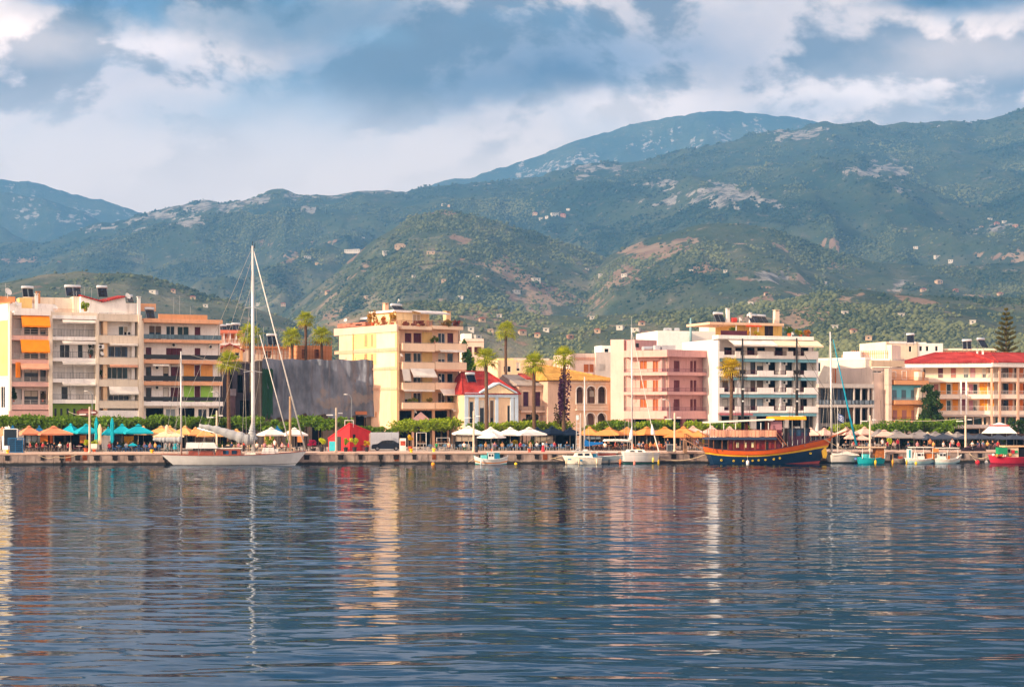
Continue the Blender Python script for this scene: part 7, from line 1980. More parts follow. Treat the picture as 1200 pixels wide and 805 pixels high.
# ------------------------------------------------------------------ boats
class Boat:
    """boat drawn from photo pixels: local x along the hull, z above the water"""
    def __init__(s, name, label, pxc, Y, cat='boat', rz=None, group=None):
        s.pxc, s.Y, s.k = pxc, Y, Y / F
        s.root = empty(name, (PX(pxc, Y), Y, 0), QROT if rz is None else rz, label, cat, group)
    def x(s, px): return (px - s.pxc) * s.k
    def z(s, py): return PZ(py, s.Y)
    def hull(s, px0, px1, sheer, beam, bands, rs=.3, rb=.8, bow=1, stern=.6, zk=-.5, full=.33, bul=.22, deckm=None, p=.8, mid=.42, name='hull', nst=26):
        """sheer: [(px, py)], bands: [(upper fraction of the section, material)]"""
        x0, x1 = s.x(px0), s.x(px1); L = x1 - x0
        sx = [s.x(a) for a, b in sheer]; sz = [s.z(b) for a, b in sheer]
        fr = [0.0]
        for f, m in bands:
            a = fr[-1]; n = max(1, int(round((f - a) / .12)))
            fr += [a + (f - a) * (i + 1) / n for i in range(n)]
        def mat_of(f):
            for i, (u, m) in enumerate(bands):
                if f <= u + 1e-6: return i
        def hb(t):
            if t < mid: return beam / 2 * (stern + (1 - stern) * math.sin(math.pi / 2 * t / mid))
            return beam / 2 * max(0.012, math.cos(math.pi / 2 * (t - mid) / (1 - mid))) ** p
        mb = MB(); g = {}
        T = [i / nst for i in range(nst + 1)]
        for i, t in enumerate(T):
            for j, f in enumerate(fr):
                a, b = (x0 + rs * (1 - f), x1 - rb * (1 - f) ** 1.1) if bow > 0 else (x1 - rs * (1 - f), x0 + rb * (1 - f) ** 1.1)
                xx = a + (b - a) * t
                xt = (x0 + (x1 - x0) * t) if bow > 0 else (x1 - (x1 - x0) * t)
                zs = float(np.interp(xt, sx, sz))
                w = hb(t) * (max(f, .02) ** full) * (1 - .12 * (1 - f) * t)
                z = zk + (zs - zk) * f
                for sg in (-1, 1):
                    g[i, j, sg] = len(mb.v); mb.v.append((xx, sg * w, z))
        for i in range(nst):
            for j in range(len(fr) - 1):
                for sg in (-1, 1):
                    q = (g[i, j, sg], g[i + 1, j, sg], g[i + 1, j + 1, sg], g[i, j + 1, sg])
                    mb.f.append(q if sg < 0 else q[::-1]); mb.mi.append(mat_of(fr[j + 1]))
        for j in range(len(fr) - 1): mb.f.append((g[0, j, -1], g[0, j + 1, -1], g[0, j + 1, 1], g[0, j, 1])); mb.mi.append(mat_of(fr[j + 1]))
        h = mb.build(name, [m for f, m in bands], s.root)
        d = MB(); J = len(fr) - 1
        pts = []
        for i in range(nst + 1):
            a = mb.v[g[i, J, -1]]; pts.append((a[0], abs(a[1]), a[2]))
        for (a, wa, za), (b, wb, zb) in zip(pts, pts[1:]):
            d.poly([(a, -wa * .97, za - bul), (b, -wb * .97, zb - bul), (b, wb * .97, zb - bul), (a, wa * .97, za - bul)])
        d.build('deck', deckm or M('b08a66', .8, .15, 2), s.root)
        # cap rail
        r = MB()
        for sg in (-1, 1): r.tube([(a, sg * w, z + .01) for a, w, z in pts], .045, 5)
        r.build('cap_rail', s.rail if hasattr(s, 'rail') else WHITE, h)
        return h
    def blk(s, name, px0, px1, pyt, pyb, y0, y1, mat, parent=None, slope=0.0, tumble=0.0):
        x0, x1, z0, z1 = s.x(px0), s.x(px1), s.z(pyb), s.z(pyt)
        mb = MB(); mb.hexa([(x0, y0, z0), (x1, y0, z0), (x1, y1, z0), (x0, y1, z0), (x0 + slope, y0 + tumble, z1), (x1 - slope, y0 + tumble, z1), (x1 - slope, y1 - tumble, z1), (x0 + slope, y1 - tumble, z1)])
        return mb.build(name, mat, parent or s.root)
    def tube(s, name, pts, rad, mat, parent=None, n=8):
        mb = MB(); mb.tube([(s.x(a), y, s.z(b)) for a, b, y in pts], rad, n); return mb.build(name, mat, parent or s.root, n > 6)
    def lines(s, name, segs, rad, mat):
        mb = MB()
        for (a, b, y0), (c, d, y1) in segs: mb.tube([(s.x(a), y0, s.z(b)), (s.x(c), y1, s.z(d))], rad, 4)
        return mb.build(name, mat, s.root)
    def glass(s, name, rects, y, mat, parent=None):
        for (a, b, c, d) in rects: s.blk(name, a, c, b, d, y - .03, y - .004, mat, parent)
    def roll(s, name, pts, rads, mat, seed=1):
        """furled sail under its cover: lumpy tube"""
        mb = MB(); P = [Vector((s.x(a), y, s.z(b))) for a, b, y in pts]; n = 24; c = []; rr = []
        for i in range(n + 1):
            t = i / n * (len(P) - 1); k = min(int(t), len(P) - 2); c.append(P[k].lerp(P[k + 1], t - k)); rr.append((rads[k] + (rads[k + 1] - rads[k]) * (t - k)) * (1 + .12 * math.sin(i * 2.1 + seed) + .08 * math.sin(i * 4.7)))
        mb.tube(c, rr, 12); return mb.build(name, mat, s.root, True)
    def fender(s, px, py, y, mat, r=.17):
        mb = MB(); mb.lathe([(.03, -.36), (r, -.26), (r, .22), (.03, .34)], 10, (s.x(px), y, s.z(py))); mb.tube([(s.x(px), y, s.z(py) + .3), (s.x(px), y + .1, s.z(py) + .95)], .015, 4); mb.build('fender', mat, s.root, True)
HW = paint('dcd8d6', .3); NAVY = paint('0e2233', .35); TEALP = paint('1ba7b0', .4); REDB = paint('8d2f2a', .5); MAHOG = M('8a3a20', .35, .2, 2, 0, 0, .5); ALU = M('d8d4d0', .3, .06, 1, 0, .35); ROPE = M('c9b090', .8); SAILC = cloth('a9aaac'); WOODB = M('7a4a2c', .6, .25, 2)

def yacht():
    b = Boat('sailing_yacht', 'long white two masted yacht with mahogany cabin moored along the quay', 275, 218.3, 'sailing yacht')
    b.rail = MAHOG
    sh = [(191, 532.2), (230, 533.2), (275, 533.3), (310, 532.4), (340, 530.4), (358.5, 528.4)]
    b.hull(191, 358.5, sh, 4.0, [(.20, M('1a1512', .6)), (.30, HW), (.335, NAVY), (1.0, HW)], 2.2, 1.9, 1, .45, -.55, .38, .10, M('a8643c', .6, .15, 3), .9)
    b.blk('cabin', 253, 283, 525.5, 534, -1.15, 1.15, MAHOG, None, .15, .12)
    b.blk('cabin_roof', 252, 284, 524.6, 525.6, -1.12, 1.12, M('e6ded2', .6))
    b.glass('cabin_window', [(262, 527.5, 268.5, 532), (272, 527.5, 278, 532)], -1.10, GLASSB)
    b.blk('coaming', 222, 252.5, 528, 534, -1.1, 1.1, MAHOG, None, .05, .08); b.blk('deckhouse', 286, 300, 529.5, 533.5, -.9, .9, M('e0d8cc', .6), None, .12, .1); b.blk('skylight', 306, 322, 524.6, 531.5, -.6, .6, M('d9d4d0', .6), None, .2, .1)
    # cockpit awning
    mb = MB(); x0, x1, xm = b.x(219.5), b.x(256), b.x(234); z = b.z(518.3); e = b.z(525)
    mb.hexa([(x0, -1.5, e), (xm, -1.5, e), (xm, 1.5, e), (x0, 1.5, e), (x0, -.3, z), (xm, -.3, z), (xm, .3, z), (x0, .3, z)]); mb.hexa([(xm + .04, -1.5, e), (x1, -1.5, e), (x1, 1.5, e), (xm + .04, 1.5, e), (xm + .04, -.3, z), (x1 - .5, -.3, z), (x1 - .5, .3, z), (xm + .04, .3, z)])
    b_aw = mb.build('cockpit_awning', cloth('c6c2be'), b.root)
    for px in (221, 234, 252): b.tube('awning_pole', [(px, 533, -1.3), (px, 524.5, -1.4)], .03, STEEL, b_aw, 5)
    m = b.tube('main_mast', [(296.5, 533, 0), (296.3, 480, 0), (296, 380, 0), (295.7, 288, 0)], [.25, .24, .21, .13], ALU, None, 12)
    b.lines('spreader', [((286, 436, -.9), (296.3, 434.5, 0)), ((296.3, 434.5, 0), (306.5, 436, .9))], .05, ALU); b.lines('spreader', [((288, 361, -.7), (296, 359.8, 0)), ((296, 359.8, 0), (303, 361, .7))], .05, ALU)
    b.lines('masthead_gear', [((295.7, 288, 0), (295.7, 283, 0)), ((293, 290, 0), (299, 290, 0)), ((298, 290, 0), (298.5, 285, 0))], .05, DARK)
    b.roll('main_sail_cover', [(234, 498.8, 0), (252, 502.5, 0), (272, 509.5, 0), (290, 515, 0), (297, 515, 0)], [.25, .42, .62, .72, .62], SAILC); b.roll('sail_collar', [(296.5, 516, 0), (295, 507, 0), (296.3, 496, 0)], [.62, .45, .24], SAILC, 2)
    b.tube('boom', [(297, 519, 0), (232, 501.5, 0)], .11, ALU)
    b.tube('mizzen_mast', [(213.3, 532, 0), (213, 412, 0)], [.13, .08], ALU, None, 10); b.lines('mizzen_spreader', [((208, 478, -.5), (213, 477, 0)), ((213, 477, 0), (218, 478, .5))], .035, ALU)
    b.roll('mizzen_sail_cover', [(181, 514.5, 0), (195, 515.5, 0), (213, 515.5, 0)], [.2, .38, .42], SAILC, 4)
    b.tube('furled_jib', [(297, 294, 0), (357, 526, 0)], [.06, .11], M('dcd4cc', .8), None, 8); b.tube('furled_staysail', [(304, 392, 0), (341, 529, 0)], [.05, .08], M('dcd4cc', .8), None, 8)
    L = []
    for y, px in ((-1.8, 284), (1.8, 289), (-1.85, 290), (1.85, 305)): L.append(((px, 532, y), (287 if y < 0 else 304, 436, .9 * (y / 1.8)))); L.append(((287 if y < 0 else 304, 436, .9 * (y / 1.8)), (296, 300, 0)))
    L += [((192, 532, 0), (295.7, 289, 0)), ((235, 532, -1.7), (296, 330, 0)), ((245, 532, 1.7), (296, 360, 0)), ((296, 300, 0), (234, 498, 0)), ((206, 531, -1.2), (213, 414, 0)), ((220, 531, 1.2), (213, 414, 0)), ((192, 532, .3), (213, 413, 0)), ((213, 413, 0), (296, 436, 0))]
    b.lines('rigging', L, .022, M('b8b0a8', .5, .1, 1, 0, .3))
    for px in range(198, 356, 13): b.tube('stanchion', [(px, 533, -1.0 if px < 330 else -.5), (px, 526, -1.0 if px < 330 else -.5)], .02, STEEL, None, 5)
    b.lines('guard_rail', [((198, 526.2, -1.0), (325, 526.2, -1.0)), ((325, 526.2, -1.0), (357, 522.5, 0)), ((198, 529.5, -1.0), (325, 529.5, -1.0)), ((198, 526.2, -1.0), (192, 526, 0))], .018, STEEL)
    b.blk('locker', 316, 326, 526, 531, -.5, .5, M('cfcac6', .6), None, .05, .05); b.blk('life_raft', 262, 272, 522.4, 524.5, -.4, .4, DARK)
yacht()

def turq():
    b = Boat('fishing_boat', 'small turquoise and white fishing boat with little cabin in front of the pole lamp', 575.3, 222.3, 'fishing boat')
    OR = paint('e08a3c'); b.rail = HW
    b.hull(555.6, 595.4, [(555.6, 534.6), (563, 537.2), (575, 538.4), (586, 537.6), (595.4, 535)], 1.9, [(.42, paint('14877c')), (.54, HW), (.66, OR), (1.0, HW)], .25, .3, 1, .35, -.5, .4, .15, M('9fd4cf', .7), .9)
    c = b.blk('cabin', 571, 585.5, 530.3, 539, -.6, .6, TEALP, None, .05, .06); b.blk('cabin_front', 571.4, 578.5, 530.9, 538.2, -.66, -.605, HW, c); b.glass('cabin_window', [(572.3, 532, 574.4, 534.6), (575.6, 532, 577.4, 534.6)], -.66, GLASS, c); b.glass('cabin_window', [(580, 531.5, 584, 538)], -.6, M('1878a0', .5), c)
    b.blk('cabin_roof', 570.6, 586, 529.6, 530.3, -.68, .68, HW); b.blk('engine_box', 563, 570.5, 533.2, 539, -.45, .45, paint('62c4c4'), None, .05, .03)
    b.tube('mast', [(577, 530, 0), (577, 519, 0)], .03, ALU, None, 6); b.blk('pennant', 575.4, 577, 525.5, 528.8, -.01, .01, M('e06a4a', .8)); b.fender(563, 541, -.95, HW, .1); b.tube('bow_post', [(594.6, 536, 0), (595.2, 533.2, 0)], .07, HW, None, 6); b.tube('stern_post', [(556, 536, 0), (555.8, 533.4, 0)], .07, TEALP, None, 6)
turq()

def whites():
    b = Boat('motor_boat', 'white motor boat with cabin and ladder frame left of the white sailing boat', 681, 223.2, 'motor boat')
    CR = paint('efe6d8', .35)
    b.hull(659, 704.5, [(659, 534), (672, 534.8), (690, 536.2), (704.5, 536.4)], 2.4, [(.36, M('b8a892', .6)), (1.0, CR)], .15, .9, -1, .8, -.5, .36, .15, M('d8ccbc', .7), .8)
    c = b.blk('cabin', 672, 694, 529, 536.4, -.9, .9, CR, None, .35, .1); b.glass('cabin_window', [(676, 531, 681.5, 533.6), (684, 531, 689.5, 533.6)], -.86, GLASSB, c); b.blk('cabin_roof', 671, 693, 528.2, 529, -.9, .9, HW); b.glass('hull_marking', [(663.5, 537, 668, 538.6), (676, 538, 681, 540)], -1.17, M('4a8ab0', .6))
    L = []
    for px in (674.4, 678.4): L.append(((px, 529, -.3), (px + 1.2, 486, -.3)))
    for py in range(490, 528, 6): L.append(((674.6 + (528 - py) * .028, py, -.3), (678.6 + (528 - py) * .028, py, -.3)))
    b.lines('ladder_frame', L, .05, ALU); b.tube('mast', [(681, 529, .2), (680.6, 484, .2)], [.13, .10], M('b8a898', .6), None, 8); b.blk('lamp_box', 674.8, 677.6, 486.5, 492, -.4, -.2, M('c8dde0', .4)); b.blk('outboard_cover', 695, 700, 531.5, 536.5, -.4, .4, cloth('2a86b0')); b.blk('life_ring_box', 684, 688, 526.4, 528.2, -.5, .5, M('e0d8d0', .6))
    for px in (662, 677, 698): b.fender(px, 540.5, -1.15, M('e0c8a8', .6), .12)
    b = Boat('sailing_boat', 'grey sailing boat with a blue sail cover on its boom between two white boats', 706, 225.6, 'sailing boat')
    b.hull(684, 731, [(684, 533), (705, 534.4), (731, 533)], 2.6, [(.4, NAVY), (.6, M('c4beb8', .5)), (1.0, M('8fa0aa', .4))], .2, .8, -1, .75, -.5, .36, .1, M('cfc4b4', .7), .8)
    b.blk('cabin', 700, 722, 530.5, 534, -.8, .8, M('7a3a30', .6), None, .2, .1); b.blk('cabin_roof', 699, 723, 529.4, 530.5, -.78, .78, M('dcd4cc', .6))
    b.tube('mast', [(684.8, 533, 0), (684.8, 441.5, 0)], [.10, .07], ALU, None, 10); b.tube('boom', [(684.8, 522.8, 0), (707, 519.3, 0)], .06, ALU); 
    mb = MB(); P = [(684.3, 513, 0), (686.5, 515, 0), (690, 517.3, 0), (698, 518, 0), (706.5, 518, 0)]; Q = [(684.3, 522.5, 0), (688, 523, 0), (692, 522.2, 0), (699, 521, 0), (706.5, 519.8, 0)]
    for (a, c_), (d, e) in zip(zip(P, Q), list(zip(P, Q))[1:]):
        for y, w in ((-.14, 1), (.14, -1)): mb.poly([(b.x(a[0]), y * .4, b.z(a[1])), (b.x(d[0]), y * .4, b.z(d[1])), (b.x(e[0]), y, b.z(e[1])), (b.x(c_[0]), y, b.z(c_[1]))])
        mb.poly([(b.x(a[0]), -.056, b.z(a[1])), (b.x(d[0]), -.056, b.z(d[1])), (b.x(d[0]), .056, b.z(d[1])), (b.x(a[0]), .056, b.z(a[1]))])
    mb.build('sail_cover', cloth('1c6ab0'), b.root); b.lines('rigging', [((684.8, 442, 0), (690, 533, -1)), ((684.8, 442, 0), (731, 532, 0)), ((684.8, 442, 0), (684, 533, .8))], .018, M('b8b0a8', .5)); b.fender(725, 540.5, -1.35, M('e06a34', .5), .15); b.fender(712, 541, -1.3, M('2a3a44', .5), .13)
    b = Boat('sailing_boat', 'white sailing boat with tall mast and bare boom behind the yellow bollard', 751.5, 224.8, 'sailing boat')
    b.rail = M('e8e0d8', .4)
    b.hull(729.5, 773.8, [(729.5, 529.4), (745, 530), (760, 530.4), (773.8, 530.6)], 2.7, [(.34, M('2a5a54', .5)), (.40, NAVY), (.82, HW), (.85, M('c0bcb8', .4)), (1.0, HW)], .12, .5, 1, .8, -.5, .34, .06, M('d8d0c6', .7), .8)
    b.blk('cabin', 733, 756, 526.6, 530.6, -.85, .85, M('ebe4dc', .5), None, .25, .12); b.glass('cabin_window', [(737, 527.8, 742, 529.2), (746, 527.8, 751, 529.2)], -.84, GLASS)
    b.tube('mast', [(740.6, 530, 0), (740.3, 450, 0), (740, 384, 0)], [.12, .11, .07], ALU, None, 10); b.tube('boom', [(740.5, 517.5, 0), (706, 516.2, 0)], .07, ALU); b.roll('sail_roll', [(740, 516.2, 0), (722, 515.6, 0), (707, 515.2, 0)], [.16, .14, .08], M('ece4da', .9), 3); b.lines('spreader', [((734.5, 444.5, -.5), (740.3, 443.5, 0)), ((740.3, 443.5, 0), (746, 444.5, .5))], .03, ALU)
    b.tube('masthead_aerial', [(740, 384, 0), (740, 371, 0)], .02, STEEL, None, 5)
    b.tube('furled_jib', [(741, 392, 0), (764, 500, 0), (772.5, 529, 0)], [.03, .05, .09], M('e6ddd4', .9), None, 6); b.roll('sail_bag', [(765.4, 509, 0), (765, 505, 0), (764, 497, 0)], [.28, .25, .06], M('f0e8e0', .9), 1); b.roll('mast_bag', [(738.4, 515, -.2), (739, 510, -.2), (740, 500, -.1)], [.28, .24, .05], M('f0e8e0', .9), 1)
    b.lines('rigging', [((740, 386, 0), (733, 530, -1.1)), ((740, 386, 0), (747, 530, 1.1)), ((734.5, 444.5, -.5), (736, 530, -1.1)), ((740, 386, 0), (730, 529, 0))], .018, M('b8b0a8', .5)); b.fender(741, 542, -1.4, M('e08a7a', .5), .15); b.fender(771, 541.6, -.6, M('e0b41c', .5), .12); b.fender(763.5, 538.5, -1.2, M('e0c060', .5), .15)
whites()

def ship():
    b = Boat('excursion_ship', 'wooden excursion ship with navy hull, orange band and yellow stripe', 898, 226.0, 'ship')
    OR = paint('e0621e', .45); YE = paint('f0b81c', .4); NV = paint('10304f', .4)
    b.rail = paint('2a2540', .5)
    sh = [(825, 523.6), (832, 525.2), (850, 527), (870, 527.6), (890, 527), (910, 524.6), (930, 521.4), (950, 517.6), (965, 514.8), (977, 512.6)]
    b.hull(825, 977, sh, 5.2, [(.23, M('7a2a2a', .6)), (.305, paint('a8474a', .5)), (.71, NV), (.775, YE), (1.0, OR)], 1.3, 2.4, 1, .62, -1.0, .30, .55, M('8a5a3a', .7, .2, 2), .85, .45, 'hull', 34)
    y = -2.0
    c = b.blk('deckhouse', 850, 906, 514.5, 529, y + .35, 2.0, M('6e1520', .5, .2)); b.blk('stern_house', 828, 849.5, 514.5, 528, y + 1.0, 2.0, M('1f1a22', .8, .2))
    b.blk('upper_deck', 826, 905, 512.2, 514.9, y - .25, 2.2, paint('2b3a56', .5))
    for px in (831, 841, 848, 855, 867.5, 880, 892.5, 904): b.tube('deck_post', [(px, 528, y + .02), (px, 514.8, y + .02)], .06, WOODB, None, 6)
    b.glass('cabin_window', [(858.5, 518, 861.5, 524), (868.5, 518, 870.5, 524), (876.5, 518, 879, 524)], y + .35, M('e8dcae', .5), c); b.glass('cabin_door', [(893.5, 517, 896.5, 527)], y + .35, DARK, c); b.glass('cabin_panel', [(883, 518, 886, 525), (897.5, 518, 900, 525)], y + .35, M('a03a34', .5), c)
    # peach dodger cloth tied along the upper rail
    r = random.Random(4); mb = MB(); px = 826.5
    while px < 903:
        w = r.uniform(4.2, 5.6); x0, x1 = b.x(px), b.x(px + w - .25); zt, zb = b.z(503.8), b.z(511.6 + r.uniform(-.3, .3)); n = 6
        for i in range(n):
            a, d = x0 + (x1 - x0) * i / n, x0 + (x1 - x0) * (i + 1) / n; f = lambda q: y - .2 + .05 * math.sin(q * 5 + px)
            mb.hexa([(a, f(a), zb), (d, f(d), zb), (d, f(d) + .015, zb), (a, f(a) + .015, zb), (a, f(a), zt), (d, f(d), zt), (d, f(d) + .015, zt), (a, f(a) + .015, zt)])
        px += w
    mb.build('rail_cloth', cloth('dc9c80'), b.root)
    L = [((826, 503.2, y - .12), (904, 503.2, y - .12)), ((826, 508, y - .12), (904, 508, y - .12)), ((826, 503.2, 2.1), (904, 503.2, 2.1))]
    for px in range(826, 906, 6): L += [((px, 512.3, y - .12), (px, 502.2, y - .12)), ((px, 512.3, 2.1), (px, 503, 2.1))]
    b.lines('upper_rail', L, .035, M('5a2a2a', .6))
    cn = MB(); x0, x1 = b.x(826), b.x(903); n = 14
    for i in range(n):
        a, d = x0 + (x1 - x0) * i / n, x0 + (x1 - x0) * (i + 1) / n
        za, zd = b.z(495.6 - 3.4 * i / n), b.z(495.6 - 3.4 * (i + 1) / n); cn.hexa([(a, -2.1, za), (d, -2.1, zd), (d, 2.1, zd), (a, 2.1, za), (a, -2.0, za + .18), (d, -2.0, zd + .18), (d, 2.0, zd + .18), (a, 2.0, za + .18)])
    cn.build('canopy', M('d9cfc2', .8, .06), b.root)
    for px in (827, 843, 857, 887, 896): b.tube('canopy_post', [(px, 512.5, -1.95), (px, 495.2, -1.95)], .05, WHITE, None, 6)
    b.blk('funnel', 872.5, 875.5, 495.4, 512, -.3, .3, M('9a4a2a', .6)); b.blk('funnel', 896.8, 898.8, 494, 503, -.3, .3, M('9a4a2a', .6)); b.blk('hatch_house', 900, 913, 493.4, 503.4, -1.6, 1.6, M('a8727a', .6, .1)); b.blk('hatch_wall', 904.5, 913, 503.5, 526, -1.6, 1.6, M('5a1a28', .6, .15))
    mb = MB(); x0, x1 = b.x(902), b.x(941.5); z0, z1 = b.z(491.8), b.z(488.0)
    n = 10
    for i in range(n): a, d = x0 + (x1 - x0) * i / n, x0 + (x1 - x0) * (i + 1) / n - .02; mb.hexa([(a, -1.9, z0), (d, -1.9, z0), (d, 1.9, z0), (a, 1.9, z0), (a, -1.7, z1 + .03 * (i % 2)), (d, -1.7, z1 + .03 * (i % 2)), (d, 1.7, z1), (a, 1.7, z1)])
    mb.build('yellow_awning', cloth('f0a01c'), b.root); b.blk('awning_cap', 918, 940, 487.2, 488, -1.2, 1.2, WHITE)
    for px in (915, 925, 940): b.tube('awning_post', [(px, 523, -1.7), (px, 491.9, -1.7)], .05, M('8d8a88', .6), None, 6)
    b.blk('wheelhouse', 921, 946, 506.5, 521, -1.5, 1.5, M('3f1f34', .6, .15)); w = b.blk('wheelhouse_top', 920, 947, 501.6, 506.5, -1.5, 1.5, M('1f2633', .5)); b.glass('wheelhouse_window', [(922, 503.8, 927, 510.5), (930, 503.8, 936, 510.5), (939, 503.8, 944, 510.5)], -1.5, GLASSB, w); b.blk('roof_box', 930.5, 936.5, 499.6, 501.5, -.8, .8, WHITE)
    for px in range(913, 976, 6): b.tube('rail_post', [(px, float(np.interp(px, [a for a, c in sh], [c for a, c in sh])), -1.9 + max(0, (px - 930)) * .038), (px, float(np.interp(px, [a for a, c in sh], [c for a, c in sh])) - 6, -1.9 + max(0, (px - 930)) * .038)], .025, STEEL, None, 5)
    # stair from the upper deck to the foredeck
    b.lines('stair', [((905, 505, -1.75), (918, 521, -1.75)), ((902, 506.5, -1.75), (915, 522.5, -1.75))] + [((903 + i * 1.9, 506.5 + i * 2.35, -1.75), (905 + i * 1.9, 505.6 + i * 2.35, -1.0)) for i in range(7)], .07, M('b06a4a', .6))
    for px, t, rd in ((869.6, 397, .2), (934.6, 396, .21)):
        m = b.tube('mast', [(px, 514 if px < 900 else 520, 0), (px, 450, 0), (px, t, 0)], [rd, rd * .9, rd * .5], M('1d1a1c', .5, .15), None, 10)
        L = [((px - 6, 442, 0), (px + 6, 442, 0)), ((px - 3, 434, 0), (px + 3, 434, 0)), ((px, 437, -.4), (px, 437, .4))]
        for s_ in (-1, 1): L += [((px + s_ * 3, 434, 0), (px + s_ * 2.6, 446, 0))]
        b.lines('crosstree', L, .07, M('1d1a1c', .5, .15)); b.blk('mast_block', px - 2.2, px + 2.2, 433.5, 438, -.2, .2, M('26201f', .6), m)
        L = []
        for s_, e in ((-1, 16), (1, 16), (-1, 10), (1, 10)): L += [((px, t + 4, 0), (px + s_ * 5.6, 442, s_ * .4)), ((px + s_ * 5.6, 442, s_ * .4), (px + s_ * e, 525 if px < 900 else 519, s_ * 1.8))]
        b.lines('rigging', L + [((px, t + 3, 0), (px + (65 if px < 900 else 63), 398 if px < 900 else 506, 0))], .025, M('4a4440', .7))
        b.lines('mast_lamps', [((px - 1.5, 456, -.3), (px + 1.5, 456, -.3)), ((px - 1, 470, -.3), (px + 1, 470, -.3))], .12, M('e6e2de', .4))
    b.tube('bowsprit', [(968, 515.5, 0), (999, 503.6, 0)], [.17, .07], M('a0522a', .5, .2), None, 8); b.lines('bowsprit_net', [((998, 504, 0), (972, 530, 0)), ((994, 505.5, 0), (974, 519, -.6)), ((994, 505.5, 0), (974, 519, .6)), ((986, 508.6, 0), (976, 516, -.5)), ((998, 504, 0), (934.6, 430, 0))], .03, M('3a3230', .7))
    for px, py in ((841, 538.6), (855, 539.3), (866, 539.3), (877, 539.1), (884, 538.6), (892, 538.1), (902, 537.4), (909.3, 536.3), (948, 531)):
        t = (px - 825) / 152; yy = -2.55 * (math.cos(math.pi / 2 * (t - .45) / .55) ** .85 if t > .45 else .62 + .38 * math.sin(math.pi / 2 * t / .45))
        mb = MB(); f = ((b.z(py) + 1.0) / (b.z(float(np.interp(px, [a for a, c in sh], [c for a, c in sh]))) + 1.0)) ** .30 * 1.02 * (1 - .06 * t); mb.tube([(b.x(px), yy * f - .05, b.z(py)), (b.x(px), yy * f + .4, b.z(py))], .135, 12); o = mb.build('porthole', paint('e8c22a', .4), b.root); mb = MB(); mb.tube([(b.x(px), yy * f - .065, b.z(py)), (b.x(px), yy * f - .051, b.z(py))], .07, 10); mb.build('porthole_glass', GLASS, o)
    # yellow anchor plate on the bow
    mb = MB(); P = [(962.8, 525), (969.4, 524.2), (970.6, 532.5), (969, 537), (965, 536.6)]
    pts = []
    for px, py in P:
        t = min(.985, (px - 825 + (543 - py) * .72) / 152); yy = -2.6 * max(.02, math.cos(math.pi / 2 * (t - .45) / .55)) ** .85
        pts.append((b.x(px), yy, b.z(py)))
    mb.poly([(a, c - .10, d) for a, c, d in pts]); n = len(pts); mb.add([(a, c - .10, d) for a, c, d in pts] + [(a, c + .12, d) for a, c, d in pts], [(k, n + k, n + (k + 1) % n, (k + 1) % n) for k in range(n)]); mb.build('anchor_plate', YE, b.root)
    b.fender(869.5, 541.3, -2.75, M('f0e4dc', .5), .2)
    # stern rail and name board area
    b.lines('stern_rail', [((826, 520, -1.6), (826, 520, 1.6)), ((826, 524, -1.6), (826, 513, -1.6)), ((826, 524, 1.6), (826, 513, 1.6))], .05, WOODB)
ship()

def gangway():
    Y = qy(813, 1.0) - 1.2; root = empty('gangway', (PX(813, Y), Y, 0), QROT, 'sloping wooden gangway with rails at the ship\'s stern', 'gangway'); k = Y / F
    g = lambda px, py, y: ((px - 813) * k, y, PZ(py, Y))
    mb = MB(); mb.hexa([g(801.5, 515.2, -.5), g(826, 529.2, -.5), g(826, 529.2, .5), g(801.5, 515.2, .5), g(801.5, 514.4, -.5), g(826, 528.4, -.5), g(826, 528.4, .5), g(801.5, 514.4, .5)]); mb.build('ramp', M('c99878', .7, .15), root)
    for y in (-.5, .5):
        mb = MB(); mb.tube([g(803, 508, y), g(825, 520.8, y)], .04, 5); mb.tube([g(803, 511, y), g(825, 524, y)], .03, 5)
        for i in range(6): px = 803 + i * 4.4; mb.tube([g(px, 515.4 + i * 2.5, y), g(px, 508 + i * 2.56, y)], .035, 5)
        mb.build('handrail', WOODB, root)
    mb = MB(); mb.box(*sorted((g(801, 0, 0)[0], g(804, 0, 0)[0])), -.5, .5, GZ - .1, PZ(515.4, Y) - .02); mb.box(g(803.5, 0, 0)[0], g(826, 0, 0)[0], .55, 1.6, GZ - .3, GZ - .2); mb.build('support', M('8a6a52', .8), root)
gangway()

